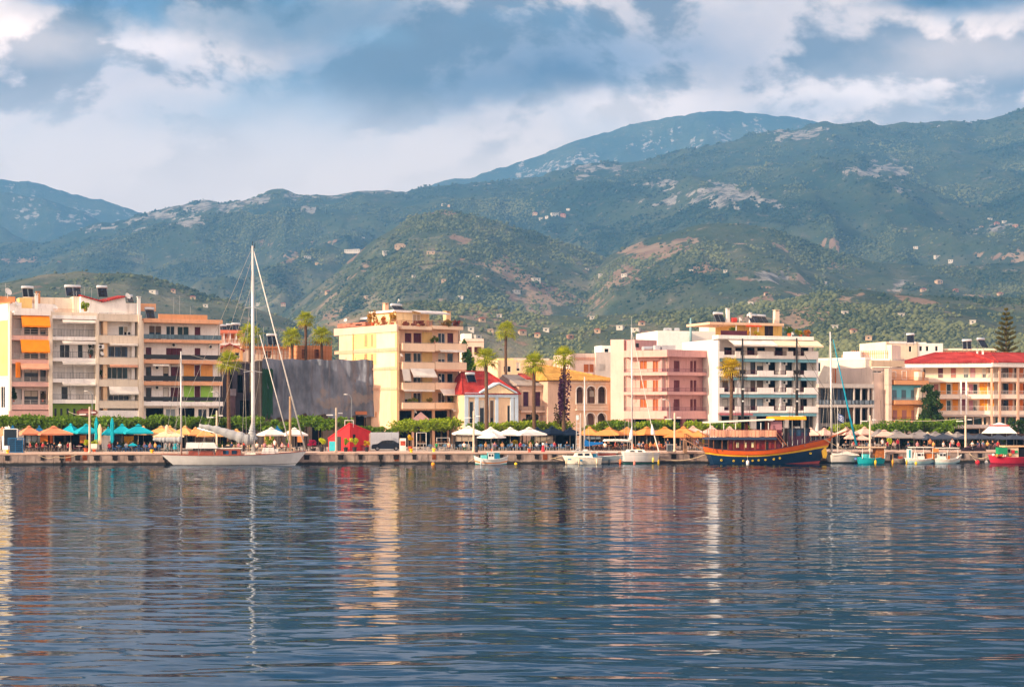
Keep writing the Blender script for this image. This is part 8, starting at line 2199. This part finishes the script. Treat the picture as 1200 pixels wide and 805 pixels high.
def covered():
    b = Boat('sailing_boat', 'white boat under pale covers with tall mast and turquoise furled sail', 988, 227.6, 'sailing boat')
    b.hull(971, 1005.5, [(971, 532.4), (988, 532), (1005.5, 532.8)], 2.8, [(.42, M('3a4448', .5)), (.55, HW), (1.0, M('dcd4cc', .5))], .2, .3, 1, .85, -.5, .34, .05, HW, .7)
    mb = MB(); x0, x1 = b.x(972), b.x(1004.5); n = 12
    for i in range(n):
        a, d = x0 + (x1 - x0) * i / n, x0 + (x1 - x0) * (i + 1) / n; h = lambda q: b.z(529.4) + .12 * math.sin(q * 2.2) - .25 * abs(q - (x0 + x1) / 2) / (x1 - x0)
        mb.add([(a, -1.35, b.z(533.4)), (d, -1.35, b.z(533.4)), (d, -.5, h(d) - .05), (a, -.5, h(a) - .05), (d, .5, h(d)), (a, .5, h(a)), (d, 1.35, b.z(533)), (a, 1.35, b.z(533))], [(0, 1, 2, 3), (3, 2, 4, 5), (5, 4, 6, 7)])
    mb.build('boat_cover', cloth('dccfc2'), b.root)
    b.tube('mast', [(974.2, 531, 0), (973.6, 460, 0), (972.5, 389, 0)], [.15, .14, .10], ALU, None, 10); b.tube('furled_sail', [(976, 398, 0), (989, 456, 0), (996, 488, 0), (1004.2, 521.5, 0)], [.05, .09, .13, .15], cloth('1b93b0'), None, 8); b.lines('rigging', [((972.6, 390, 0), (977.5, 531, -1.2)), ((972.6, 390, 0), (970, 531, 1.2)), ((972.8, 395, 0), (960, 530, 0)), ((978, 470, 0), (1004, 530, 0)), ((984, 479, -.3), (981.5, 530, -.4))], .02, M('b8b0a8', .5)); b.lines('pulpit', [((996, 532, -.8), (996, 526, -.8)), ((1004, 532, -.3), (1004, 525, -.3)), ((996, 526, -.8), (1004, 525, -.3)), ((984, 532, -1.1), (984, 526.5, -1.1)), ((984, 526.5, -1.1), (996, 526, -.8))], .03, STEEL); b.blk('blue_sign', 998, 1000.4, 535.5, 538.5, -1.42, -1.36, M('6a86c0', .5))
    # striped flag on its halyard
    Y = 226.8; root = empty('flag', (PX(981.6, Y), Y, 0), .35, 'blue and white striped flag hanging from a halyard by the ship\'s bow', 'flag'); k = Y / F
    mb = MB(); mb.tube([(0, 0, PZ(530, Y)), (0, 0, PZ(476, Y))], .03, 6); mb.build('staff', ALU, root)
    mb = MB(); zt = PZ(483.5, Y); W, H = 1.0, .95; n = 12
    for j in range(9):
        for i in range(n):
            a, d = W * i / n, W * (i + 1) / n; f = lambda q: .06 * math.sin(q * 7); s_ = lambda q: -q * .55
            z0, z1 = zt - H * (j + 1) / 9, zt - H * j / 9
            canton = a < .38 and j < 5
            m = 0 if j % 2 == 0 else 1
            if canton: m = 1 if (j == 2 or .13 < a < .24) else 0
            mb.poly([(a, f(a), z0 + s_(a)), (d, f(d), z0 + s_(d)), (d, f(d), z1 + s_(d)), (a, f(a), z1 + s_(a))], m)
    mb.build('cloth', [M('1c4fa0', .8), M('e6e6e6', .8)], root)
covered()

def fishers():
    def small(label, pxc, px0, px1, Y, sheer, bands, beam, extra, bow=1, deckm=None, rb=.5):
        b = Boat('fishing_boat', label, pxc, Y, 'fishing boat', None, 'small fishing boats at the right of the quay'); b.rail = bands[-1][1]
        b.hull(px0, px1, sheer, beam, bands, .25, rb, bow, .5, -.45, .38, .18, deckm or M('b08a6a', .8, .15, 2), .85); extra(b); return b
    TQ = paint('19a3ad', .45); LB = paint('a8c8cc', .45); WH = paint('e6e0da', .4); BLU = paint('2a5a8a', .45)
    def e1(b):
        b.blk('canopy', 1006, 1036, 523.2, 524.6, -1.0, 1.0, M('dcb89c', .8)); 
        for px in (1008, 1017, 1035): b.tube('canopy_post', [(px, 537, -.8), (px, 524.5, -.8)], .04, WHITE, None, 5)
        b.blk('cabin', 1025, 1036, 525, 537, -.6, .8, M('a8622c', .6, .25, 2)); b.blk('net_heap', 1019, 1024.8, 532.5, 538, -.5, .5, M('5a4a44', .95, .4, 4), None, .15, .15); b.blk('engine_box', 1010, 1018, 532, 538, -.5, .5, paint('4ac0c4'), None, .05, .05); b.fender(1023, 541.6, -1.05, M('f0b81c', .5), .14)
    small('turquoise fishing boat with brown wooden cabin and flat peach canopy', 1022, 1004.5, 1039, 226.8, [(1004.5, 535.5), (1020, 537.2), (1032, 536), (1039, 533.6)], [(.45, TQ), (1.0, TQ)], 2.0, e1)
    def e2(b): b.blk('thwart', 1047, 1050, 537, 538, -.6, .6, WOODB); b.blk('outboard', 1043.2, 1045, 532.5, 538, -.15, .15, DARK); b.fender(1043.5, 541, -.8, M('e8a030', .5), .13); b.blk('crate', 1053, 1057, 534.6, 538, -.4, .4, M('a0442c', .7))
    small('low grey rowing boat between the turquoise and the pale blue fishing boats', 1053, 1044, 1062, 227.4, [(1044, 537), (1053, 538), (1062, 536.4)], [(.5, M('55504e', .6)), (1.0, M('8f8682', .6))], 1.5, e2, 1, None, .35)
    def e3(b):
        b.blk('stern_board', 1061, 1067, 525.8, 541, -.5, -.3, paint('dfe8e6', .4)); b.blk('blue_stripe_panel', 1063, 1065, 527, 537, -.54, -.503, paint('2aa0b0', .4)); b.blk('cabin', 1072, 1082, 530, 538, -.6, .6, WH, None, .08, .06); b.glass('cabin_window', [(1073.5, 531.5, 1077, 534), (1078.5, 531.5, 1081, 534)], -.58, GLASS); b.blk('wood_box', 1084, 1094, 531.5, 538, -.5, .5, M('b86a34', .6, .2)); b.blk('canopy', 1066, 1092, 523.4, 524.5, -.9, .9, M('e0d4c8', .8))
        for px in (1070, 1080, 1091): b.tube('canopy_post', [(px, 537, -.7), (px, 524.4, -.7)], .035, WHITE, None, 5)
        b.fender(1069.5, 543.4, -1.2, M('f0b81c', .5), .17); b.fender(1059, 541.2, -1.0, M('e0a81c', .5), .11)
    small('pale blue and white fishing boat with white cabin and wooden box', 1079, 1061, 1097.5, 226.6, [(1061, 536.6), (1078, 538.4), (1090, 537), (1097.5, 532.6)], [(.42, BLU), (.75, LB), (1.0, WH)], 2.0, e3)
    def e4(b):
        b.blk('cabin', 1098, 1107, 530, 538, -.55, .55, WH, None, .06, .05); b.glass('cabin_window', [(1099.5, 531.6, 1102, 534), (1103.5, 531.6, 1106, 534)], -.55, GLASS); b.blk('orange_crate', 1108, 1112, 533.8, 538, -.4, .4, M('c86a2c', .7)); b.tube('mast', [(1113, 538, 0), (1113, 520, 0)], .04, ALU, None, 6); b.blk('orange_tarpaulin', 1091, 1097, 525, 529.5, -.8, .4, cloth('d88a4c')); b.blk('canopy', 1094, 1122, 524.4, 525.4, -.8, .8, M('e6dacc', .8))
        for px in (1096, 1108, 1121): b.tube('canopy_post', [(px, 537, -.6), (px, 525.3, -.6)], .035, WHITE, None, 5)
    small('white fishing boat with blue waterline and high white bow beside the dark nets', 1111, 1094, 1127.5, 226.8, [(1094, 537), (1110, 538.4), (1120, 537), (1127.5, 532.8)], [(.42, NAVY), (.6, LB), (1.0, WH)], 1.9, e4)
    def e5(b):
        b.blk('green_locker', 1165, 1176, 524, 532, -1.25, -.3, paint('128a5a', .5)); b.blk('cabin', 1177, 1191, 523.6, 536, -.8, .8, M('e6c8aa', .6)); b.blk('cabin_roof', 1174, 1200, 522, 523.5, -1.0, 1.0, M('e8b48c', .7)); b.glass('cabin_window', [(1178, 526, 1181, 530)], -.8, DARK); b.blk('red_box', 1182, 1185.5, 527, 531, -1.0, -.83, M('c0283c', .6)); b.blk('green_box', 1186.5, 1189.5, 527.5, 530.5, -1.0, -.83, M('2a9a5a', .6)); b.blk('dark_doorway', 1191.2, 1201, 523.6, 536, -.6, .7, M('14141a', .8))
        for i, px in enumerate((1160, 1164, 1169, 1174, 1180)):
            mb = MB(); mb.ball((b.x(px), -1.0, b.z(532.6 + (i % 2))), .22 + .05 * (i % 3), 0, 8, (1, 1, .8)); mb.build('net_float', (M('e8dccc', .6), M('e08a4a', .6), M('d84a3a', .6))[i % 3], b.root)
        b.fender(1145.5, 541, -1.0, M('e0303c', .5), .18) if False else None
    small('crimson fishing boat with green locker at the photo\'s right edge', 1184, 1157, 1213, 226.4, [(1157, 533), (1166, 535), (1184, 536), (1200, 535.6), (1213, 534)], [(.38, M('7a1a2c', .6)), (1.0, paint('c02a44', .45))], 2.6, e5, -1)
fishers()

def buoy(px, py, r, m, label):
    Y = CH * F / (py - YH); o = empty('mooring_buoy', (PX(px, Y), Y, 0), 0, label, 'buoy', 'mooring buoys'); mb = MB(); mb.ball((0, 0, r * .35), r, 0, 12); mb.build('float', m, o, True); mb = MB(); mb.lathe([(.05, r * 1.2), (.05, r * 1.5), (.1, r * 1.55), (.02, r * 1.6)], 8); mb.build('eye', STEEL, o)
buoy(507.5, 544.6, .25, M('f09a1c', .5), 'orange mooring buoy floating below the display stands'); buoy(604.5, 544.2, .2, M('f0c81c', .5), 'yellow mooring buoy right of the turquoise boat'); buoy(1145.5, 542.6, .32, M('e0303c', .5), 'red mooring buoy left of the crimson boat'); buoy(1156, 542.4, .25, M('f0e8dc', .5), 'white mooring buoy touching the crimson boat\'s bow'); buoy(1168, 542.3, .2, M('e8e0d8', .5), 'small white buoy beside the crimson boat')
def nets():
    r = random.Random(8)
    for i, (px, hw, pyt, lab) in enumerate(((1133, 7, 527.5, 'left dark heap of fishing nets on the quay edge'), (1147, 8.5, 529, 'right dark heap of fishing nets beside the crimson boat'))):
        Y = qy(px, 1.3); k = Y / F; w = hw * k; h = max(.5, PZ(pyt, Y) - GZ); mb = MB(); n, m = 26, 9
        vs = [(0, 0, h)]; fs = []
        for j in range(1, m + 1):
            for q in range(n):
                a = 6.2832 * q / n; t = j / m; wob = 1 + r.uniform(-.13, .13); vs.append((math.cos(a) * w * t * wob, math.sin(a) * 1.0 * t * wob, max(0, h * math.cos(t * math.pi / 2) ** .7 * (1 + r.uniform(-.2, .2))) if j < m else 0))
        for q in range(n): fs.append((0, 1 + q, 1 + (q + 1) % n))
        for j in range(m - 1):
            for q in range(n): a, b2 = 1 + j * n + q, 1 + j * n + (q + 1) % n; fs.append((a, a + n, b2 + n, b2))
        mb.add(vs, fs); o = mb.build('net_heap', M('2a2028', .95, .4, 4, 0, 0, .1, .3)); o.location = (PX(px, Y), Y, GZ + .004); tag(o, lab, 'fishing nets')
    mb = MB(); Yr = qy(1142, -0.3)
    for i, px in enumerate((1127, 1133, 1139, 1145, 1151, 1156)):
        pass
nets()
def ropes(name, label, segs):
    mb = MB()
    for (a, b, sag) in segs:
        A, B = Vector(a), Vector(b); mb.tube([A.lerp(B, t) - Vector((0, 0, sag * 4 * t * (1 - t))) for t in np.linspace(0, 1, 9)], .04, 5)
    tag(mb.build(name, ROPE), label, 'rope')
ropes('mooring_rope', 'pair of pale mooring ropes crossing from the quay to the white motor boat', [(P3(636, 532.5, 228.6), P3(659.5, 539, 224), .1), (P3(637, 538.5, 227), P3(659.5, 533.5, 224), .1)]); ropes('mooring_rope', 'drooping mooring rope from the quay to the wooden ship\'s stern', [(P3(774, 537, 225.6), P3(826, 532.5, 225), .5)]); ropes('mooring_rope', 'short mooring rope from the quay to the turquoise boat\'s stern', [(P3(549, 541, 224), P3(556.5, 535.5, 222.5), .05)]); ropes('mooring_rope', 'mooring rope from the turquoise boat\'s bow to the rusty bollard', [(P3(595, 536, 222.4), P3(612, 541, 225), .1)]); ropes('mooring_rope', 'long mooring ropes from the wooden ship\'s bow to the covered white boat', [(P3(966, 514.6, 226), P3(1000, 530, 228), .15), (P3(968, 514.6, 226), P3(990, 527, 230), .1)]); ropes('mooring_rope', 'dark tangled ropes from the dark nets to the crimson boat', [(P3(1138, 533, 229), P3(1158, 534.5, 226.4), .35), (P3(1136, 531, 229.6), P3(1144, 540, 227.5), .05)])
ropes('quay_chain', 'slack dark chain hanging along the quay wall below the wicker chairs', [(P3(45, 532.8, 217.9), P3(65, 535, 218.1), .3), (P3(65, 535, 218.1), P3(90, 532.6, 218.6), .25)])

# ------------------------------------------------------------------ people
def person_mesh(pose, seed):
    """one continuous body grown over a skeleton; materials by height"""
    V, E, Rr = [], [], []
    def n(p, r, par=None): V.append(p); Rr.append(r); (E.append((par, len(V) - 1)) if par is not None else None); return len(V) - 1
    sit = pose == 'sit'
    hz = .50 if sit else .93
    pel = n((0, 0, hz), .145); bel = n((0, .0, hz + .18), .13, pel); ch = n((0, -.01, hz + .40), .15, bel); nk = n((0, 0, hz + .56), .06, ch); hd0 = n((0, -.01, hz + .66), .085, nk); n((0, -.015, hz + .78), .085, hd0); n((0, -.09, hz + .69), .025, hd0)
    for s in (-1, 1):
        step = .17 * s if pose == 'walk' else .02 * s
        hip = n((s * .09, 0, hz - .06), .105, pel)
        if sit: kn = n((s * .11, -.42, hz - .02), .07, hip); an = n((s * .11, -.45, .09), .042, kn)
        else: kn = n((s * .10, -step * .7 - .02, hz * .53), .068, hip); an = n((s * .10, -step + .05, .09), .042, kn)
        n((s * .11, (V[an][1]) - .17, .04), .038, an)
        sh = n((s * .17, 0, hz + .46), .065, ch); el = n((s * .23, .04 + step * .5, hz + .20), .045, sh)
        wr = n((s * .24, -.10 + step * .8, hz + .02), .03, el) if not sit else n((s * .18, -.24, hz + .14), .03, el)
        w = Vector(V[wr]); pm = n(tuple(w + Vector((0, -.03, -.07))), .032, wr)
        for k in range(4): f1 = n(tuple(w + Vector((-.027 + .018 * k, -.045, -.12))), .009, pm); n(tuple(w + Vector((-.027 + .018 * k, -.035, -.165 - .012 * (k in (1, 2))))), .008, f1)
        t1 = n(tuple(w + Vector((-s * .04, -.06, -.07))), .011, pm); n(tuple(w + Vector((-s * .05, -.08, -.105))), .009, t1)
    me = bpy.data.meshes.new('person'); me.from_pydata(V, E, []); o = bpy.data.objects.new('person_tmp', me); col.objects.link(o)
    sk = o.modifiers.new('skin', 'SKIN'); ss = o.modifiers.new('sub', 'SUBSURF'); ss.levels = 1
    for i, r in enumerate(Rr): me.skin_vertices[0].data[i].radius = (r, r)
    me.skin_vertices[0].data[0].use_root = True
    dg = bpy.context.evaluated_depsgraph_get(); dg.update()
    out = bpy.data.meshes.new_from_object(o.evaluated_get(dg)); bpy.data.objects.remove(o)
    out.materials.clear()
    for _ in range(3): out.materials.append(None)
    for p in out.polygons:
        c = p.center; p.use_smooth = True
        arm = abs(c.x) > .205 and c.z > hz - .1 or (sit and abs(c.x) > .15 and c.y < -.12 and c.z > hz + .05)
        if c.z > hz + .53 or (arm and c.z < hz + .30): p.material_index = 0
        elif c.z > hz + .02 and not (sit and c.y < -.14): p.material_index = 1
        else: p.material_index = 2
    return out, hz
PM = {k: person_mesh(k, 1) for k in ('stand', 'walk', 'sit')}
SKIN_ = M('b8805e', .6, .05)
def person(px, off, pose, shirt, legs, hair, rz, label, z=0.0):
    me, hz = PM[pose]; o = bpy.data.objects.new('person', me); col.objects.link(o)
    for sl, m in zip(o.material_slots, (SKIN_, cloth(shirt), cloth(legs))): sl.link = 'OBJECT'; sl.material = m
    Y = qy(px, off); o.location = (PX(px, Y), Y, GZ + .004 + z); o.rotation_euler = (0, 0, rz); tag(o, label, 'person')
    mb = MB(); mb.ball((0, .02, hz + .76), .115, 0, 10, (.92, 1.0, .85)); mb.build('hair', M(hair, .8), o, True)
person(803.8, 3.5, 'walk', 'e0c8b8', 'd8b8a0', '3a2a20', .9, 'person in pale top walking past the foot of the gangway')
person(799, 9.5, 'stand', '26303c', '1c222c', '2a1e18', .2, 'person in dark clothes standing left of the gangway')
person(782.5, 8.5, 'stand', '1e2c3c', '20242c', '241a16', -.3, 'person in dark blue standing behind the grey cabinet')
person(817.5, 9, 'stand', '8aa0c0', '2a2e3a', '2a1e18', .4, 'person in light blue shirt above the gangway')
person(511.5, 9.5, 'sit', '2f8a5a', '3a3a44', '2a1e18', .1, 'seated person in green shirt left of the white parasols', 0)
person(526, 10, 'sit', 'd8a88a', '55505a', '2a1e18', -.2, 'seated person in peach top by the wide metal rack', 0)
person(544, 10.2, 'sit', 'e6e0d8', '2a5a44', '5a3a20', .2, 'seated person in white top under the left white parasol', 0)
person(286, 6.5, 'stand', 'c84a34', '3a2a2a', '2a1e18', .2, 'person in red shirt standing behind the yacht\'s cabin')
person(322, 7.5, 'stand', 'd8d0c8', '4a4a55', '3a2a20', -.5, 'person in white shirt standing behind the yacht\'s foredeck')
person(201, 6, 'stand', '22262e', '2a2a32', '1e1814', .3, 'person in black standing behind the yacht\'s stern')
person(128, 9.5, 'sit', 'c83a4a', '2a3a55', '2a1e18', .1, 'seated person in red top by the folded turquoise parasol', 0)
person(709, 8, 'sit', 'e0d8d0', '3a3a44', '4a3424', .1, 'seated person in white top behind the grey sailing boat', 0)
person(754, 8.6, 'sit', '3a2030', '2a2a34', '2a1e18', -.3, 'seated person in dark plum top behind the white sailing boat', 0)
person(1052, 6, 'stand', 'c03040', '2a2a34', '2a1e18', .2, 'person in red shirt standing behind the grey rowing boat')
person(1090, 6, 'stand', 'd88a5a', '3a3a44', '2a1e18', -.2, 'person in orange shirt standing behind the pale blue fishing boat')
person(1034, 7, 'stand', 'e0dcd8', '4a4a55', '2a1e18', .5, 'person in white shirt standing behind the turquoise fishing boat')
person(1116, 5.5, 'stand', 'd8ccc0', '3a4a55', '3a2a20', -.4, 'person in pale shirt standing near the right pole lamp')

# guests at the cafe tables
rp = random.Random(31)
for (a, b, n, off, where) in ((32, 82, 7, 11.5, 'under the terracotta parasols'), (136, 186, 7, 10.7, 'under the turquoise parasols'), (266, 344, 8, 10.6, 'behind the yacht'), (562, 668, 10, 11.1, 'under the white parasols'), (692, 742, 6, 11.4, 'behind the sailing boats'), (746, 782, 6, 10.3, 'behind the white sailing boat'), (986, 1052, 8, 12.2, 'behind the turquoise fishing boat'), (1060, 1128, 7, 9.0, 'behind the small fishing boats'), (1136, 1172, 6, 11.4, 'behind the crimson boat')):
    for i in range(n):
        cw, cn = rp.choice((('b8323c', 'red'), ('e6e0d8', 'white'), ('2a3a5a', 'navy'), ('1c1c22', 'black'), ('d8a05a', 'ochre'), ('7a9ab8', 'light blue'), ('c88a94', 'pink')))
        person(a + (b - a) * (i + rp.uniform(.25, .75)) / n, off + rp.uniform(-.5, .5), 'sit', cw, rp.choice(('2a2e3a', '4a4a52', '5a4a40')), rp.choice(('241a16', '3a2a20', '6a4a2a')), rp.uniform(-1.2, 1.2), '%s seated guest from left %s, in %s top' % (nth(i), where, cn))

# ------------------------------------------------------------------ houses on the hills
HP = [wallm('c9bfb0', .2), wallm('c0a284', .2), wallm('a87a60', .2)]
HR = [M('94482f', .8, .2), M('a08468', .8, .2), M('b8aea2', .8, .1)]
hill = [(180, 344, 11, 0, 2, 'long cream house on the slope left of the radio poles'), (203, 342.5, 6, 1, 0, 'small red roofed house on the slope above the colourful block'), (226, 352, 8, 1, 0, 'pink roofed house above the right end of the colourful block'), (241, 362, 7, 0, 2, 'low white house just above the row of solar collectors'), (415, 297.5, 24, 0, 2, 'long white building on the slope above the wrapped building'), (452, 296.5, 9, 0, 2, 'white house right of the long white building on the slope'), (452, 302, 6, 0, 2, 'small white house below its white neighbour on the middle slope'), (469, 291.5, 16, 1, 1, 'tan roofed long house on the slope above the yellow block'), (505, 301, 12, 1, 2, 'cream house with bright wall below the bare terrace'), (520, 242, 6, 0, 2, 'lone white chapel on the bare hilltop'), (526, 243, 5, 1, 1, 'small tan shed beside the hilltop chapel'),
        (627, 257.5, 7, 1, 0, 'leftmost house of the high village'), (634, 258, 6, 0, 2, 'white house second in the high village'), (641, 254.5, 5, 0, 2, 'small white house at the high village\'s upper edge'), (650, 258.5, 11, 0, 2, 'largest white building of the high village'), (652, 252, 4, 1, 0, 'topmost red roofed house of the high village'), (660, 256, 8, 2, 0, 'pink house right of the largest one in the high village'), (666, 253, 5, 0, 2, 'rightmost white house of the high village'),
        (605, 346.5, 10, 0, 2, 'long white house alone on the middle slope'), (628, 333.5, 12, 0, 2, 'white house pair above the middle slope'), (688, 318, 5, 0, 2, 'small white house at the dark spur'), (704, 322.5, 7, 0, 2, 'white house by the tan clearing'), (732, 327, 9, 0, 2, 'bright white house below the tan clearing'), (540, 355, 8, 0, 2, 'pale house above the yellow block\'s chimney'), (520, 336, 7, 1, 1, 'tan house on the slope between palms and yellow block'), (560, 325, 5, 0, 2, 'tiny white house high above the far palm'), (485, 326, 5, 0, 2, 'tiny white house high above the yellow block'), (430, 352, 8, 1, 2, 'cream house low on the slope left of the yellow terrace'), (384, 343, 7, 1, 0, 'red roofed house on the slope above the three palms'), (360, 303, 10, 0, 2, 'white house group high above the three palms'), (372, 310, 6, 1, 1, 'tan house below the high white group'), (425, 282, 5, 0, 2, 'small white house high right of the three palms'), (303, 356, 6, 0, 2, 'white house beside the yacht\'s masthead line'), (332, 364, 7, 1, 0, 'pink roofed house right of the yacht\'s mast'),
        (810, 318.5, 6, 0, 2, 'small white house over the pink block\'s roof'), (850, 321, 5, 0, 2, 'tiny white house on the spur above the blue ceilinged block'), (880, 357, 8, 0, 2, 'white house just above the roof terrace solar panels'), (966, 334, 7, 0, 2, 'white house pair on the slope over the grey modern building'), (898, 346, 4, 1, 0, 'small red roofed house on the rocky slope'), (1073, 293.5, 7, 0, 2, 'white house high above the big dark tree'), (1098, 308, 8, 0, 2, 'bright white long house high on the right slope'), (1114, 309, 7, 0, 2, 'low white house right of the bright long one'), (1100, 334, 10, 1, 1, 'cream roofed house over the cream block'), (1120, 341, 7, 2, 0, 'pink house over the low cream hotel annex'), (1082, 342, 8, 1, 0, 'red roofed house left of the cream roofed one on the right slope'), (1160, 263, 6, 0, 2, 'left house of the far high village'), (1168, 265, 7, 2, 0, 'pink house in the middle of the far high village'), (1177, 262, 6, 0, 2, 'white house near the right of the far high village'), (1190, 266, 8, 2, 1, 'tan house at the right of the far high village'), (1150, 267, 5, 1, 0, 'lowest house of the far high village'), (1172, 347, 8, 1, 0, 'tan roofed house beside the norfolk pine'), (1140, 380, 8, 0, 2, 'white house between the hotel roof and the norfolk pine'),
        (565, 378, 9, 1, 0, 'red roofed house on the low slope left of the far palm'), (612, 392, 11, 1, 0, 'long red roofed house low on the slope right of the far palm'), (640, 390, 8, 0, 2, 'white house low on the slope above the round palm'), (630, 398, 9, 1, 0, 'orange roofed house just above the round palm'), (552, 388, 8, 0, 2, 'white house just right of the yellow block\'s terrace'), (575, 393, 8, 1, 1, 'tan roofed house just above the red tiled roof'), (560, 398, 10, 0, 2, 'pale flat house just behind the green squeezed tree'), (700, 393, 9, 1, 0, 'red roofed house left of the pink tower'), (727, 387, 10, 0, 2, 'white house above the pink tower'), (745, 389, 12, 0, 2, 'white house pair left of the white back block'), (752, 381, 6, 1, 0, 'orange roofed house above the white back block'), (668, 397, 8, 2, 1, 'pink flat house above the bougainvillea palm'), (585, 372, 6, 0, 2, 'small white house above the far palm crown'), (694, 375, 6, 0, 2, 'small white house on the low slope above the ochre roof'), (978, 386, 9, 0, 2, 'white house right of the tall mast on the low slope'), (1000, 392, 8, 1, 0, 'red roofed house above the grey modern building'), (1018, 398, 9, 1, 1, 'tan house above the white sunlit block'), (990, 372, 7, 0, 2, 'small white house on the low ridge above the modern building'), (1056, 372, 6, 0, 2, 'white house above the cream block\'s antenna')]
r = random.Random(21)
for (px, py, w, wm, rm, lab) in hill:
    p = ground_at(px, py + .8); k = p.y / F; W = max(4.5, w * k * .8); H = max(2.8, min(W * .45, 1.6 * k + 2.4)); D = W * .7
    root = empty('hillside_house', (p.x, p.y, p.z - .3), r.uniform(-.5, .5), lab, 'house', 'houses on the hillsides')
    mb = MB(); mb.box(-W / 2, W / 2, -D / 2, D / 2, -3, H); mb.build('wall', HP[wm], root)
    mb = MB()
    if rm == 2: mb.box(-W / 2 - .3, W / 2 + .3, -D / 2 - .3, D / 2 + .3, H + .01, H + .35)
    else:
        h = H + W * .18; P = [(-W / 2 - .5, -D / 2 - .5, H + .02), (W / 2 + .5, -D / 2 - .5, H + .02), (W / 2 + .5, D / 2 + .5, H + .02), (-W / 2 - .5, D / 2 + .5, H + .02), (-W / 2 + D * .35, 0, h), (W / 2 - D * .35, 0, h)]
        mb.add(P, [(0, 1, 5, 4), (1, 2, 5), (2, 3, 4, 5), (3, 0, 4), (3, 2, 1, 0)])
    mb.build('roof', HR[rm], root)
    n = max(1, int(W / 4))
    for i in range(n):
        x = -W / 2 + W * (i + .5) / n; mb = MB(); mb.box(x - .6, x + .6, -D / 2 - .05, -D / 2 - .005, H * .35, H * .75); mb.build('window', DARK, root)
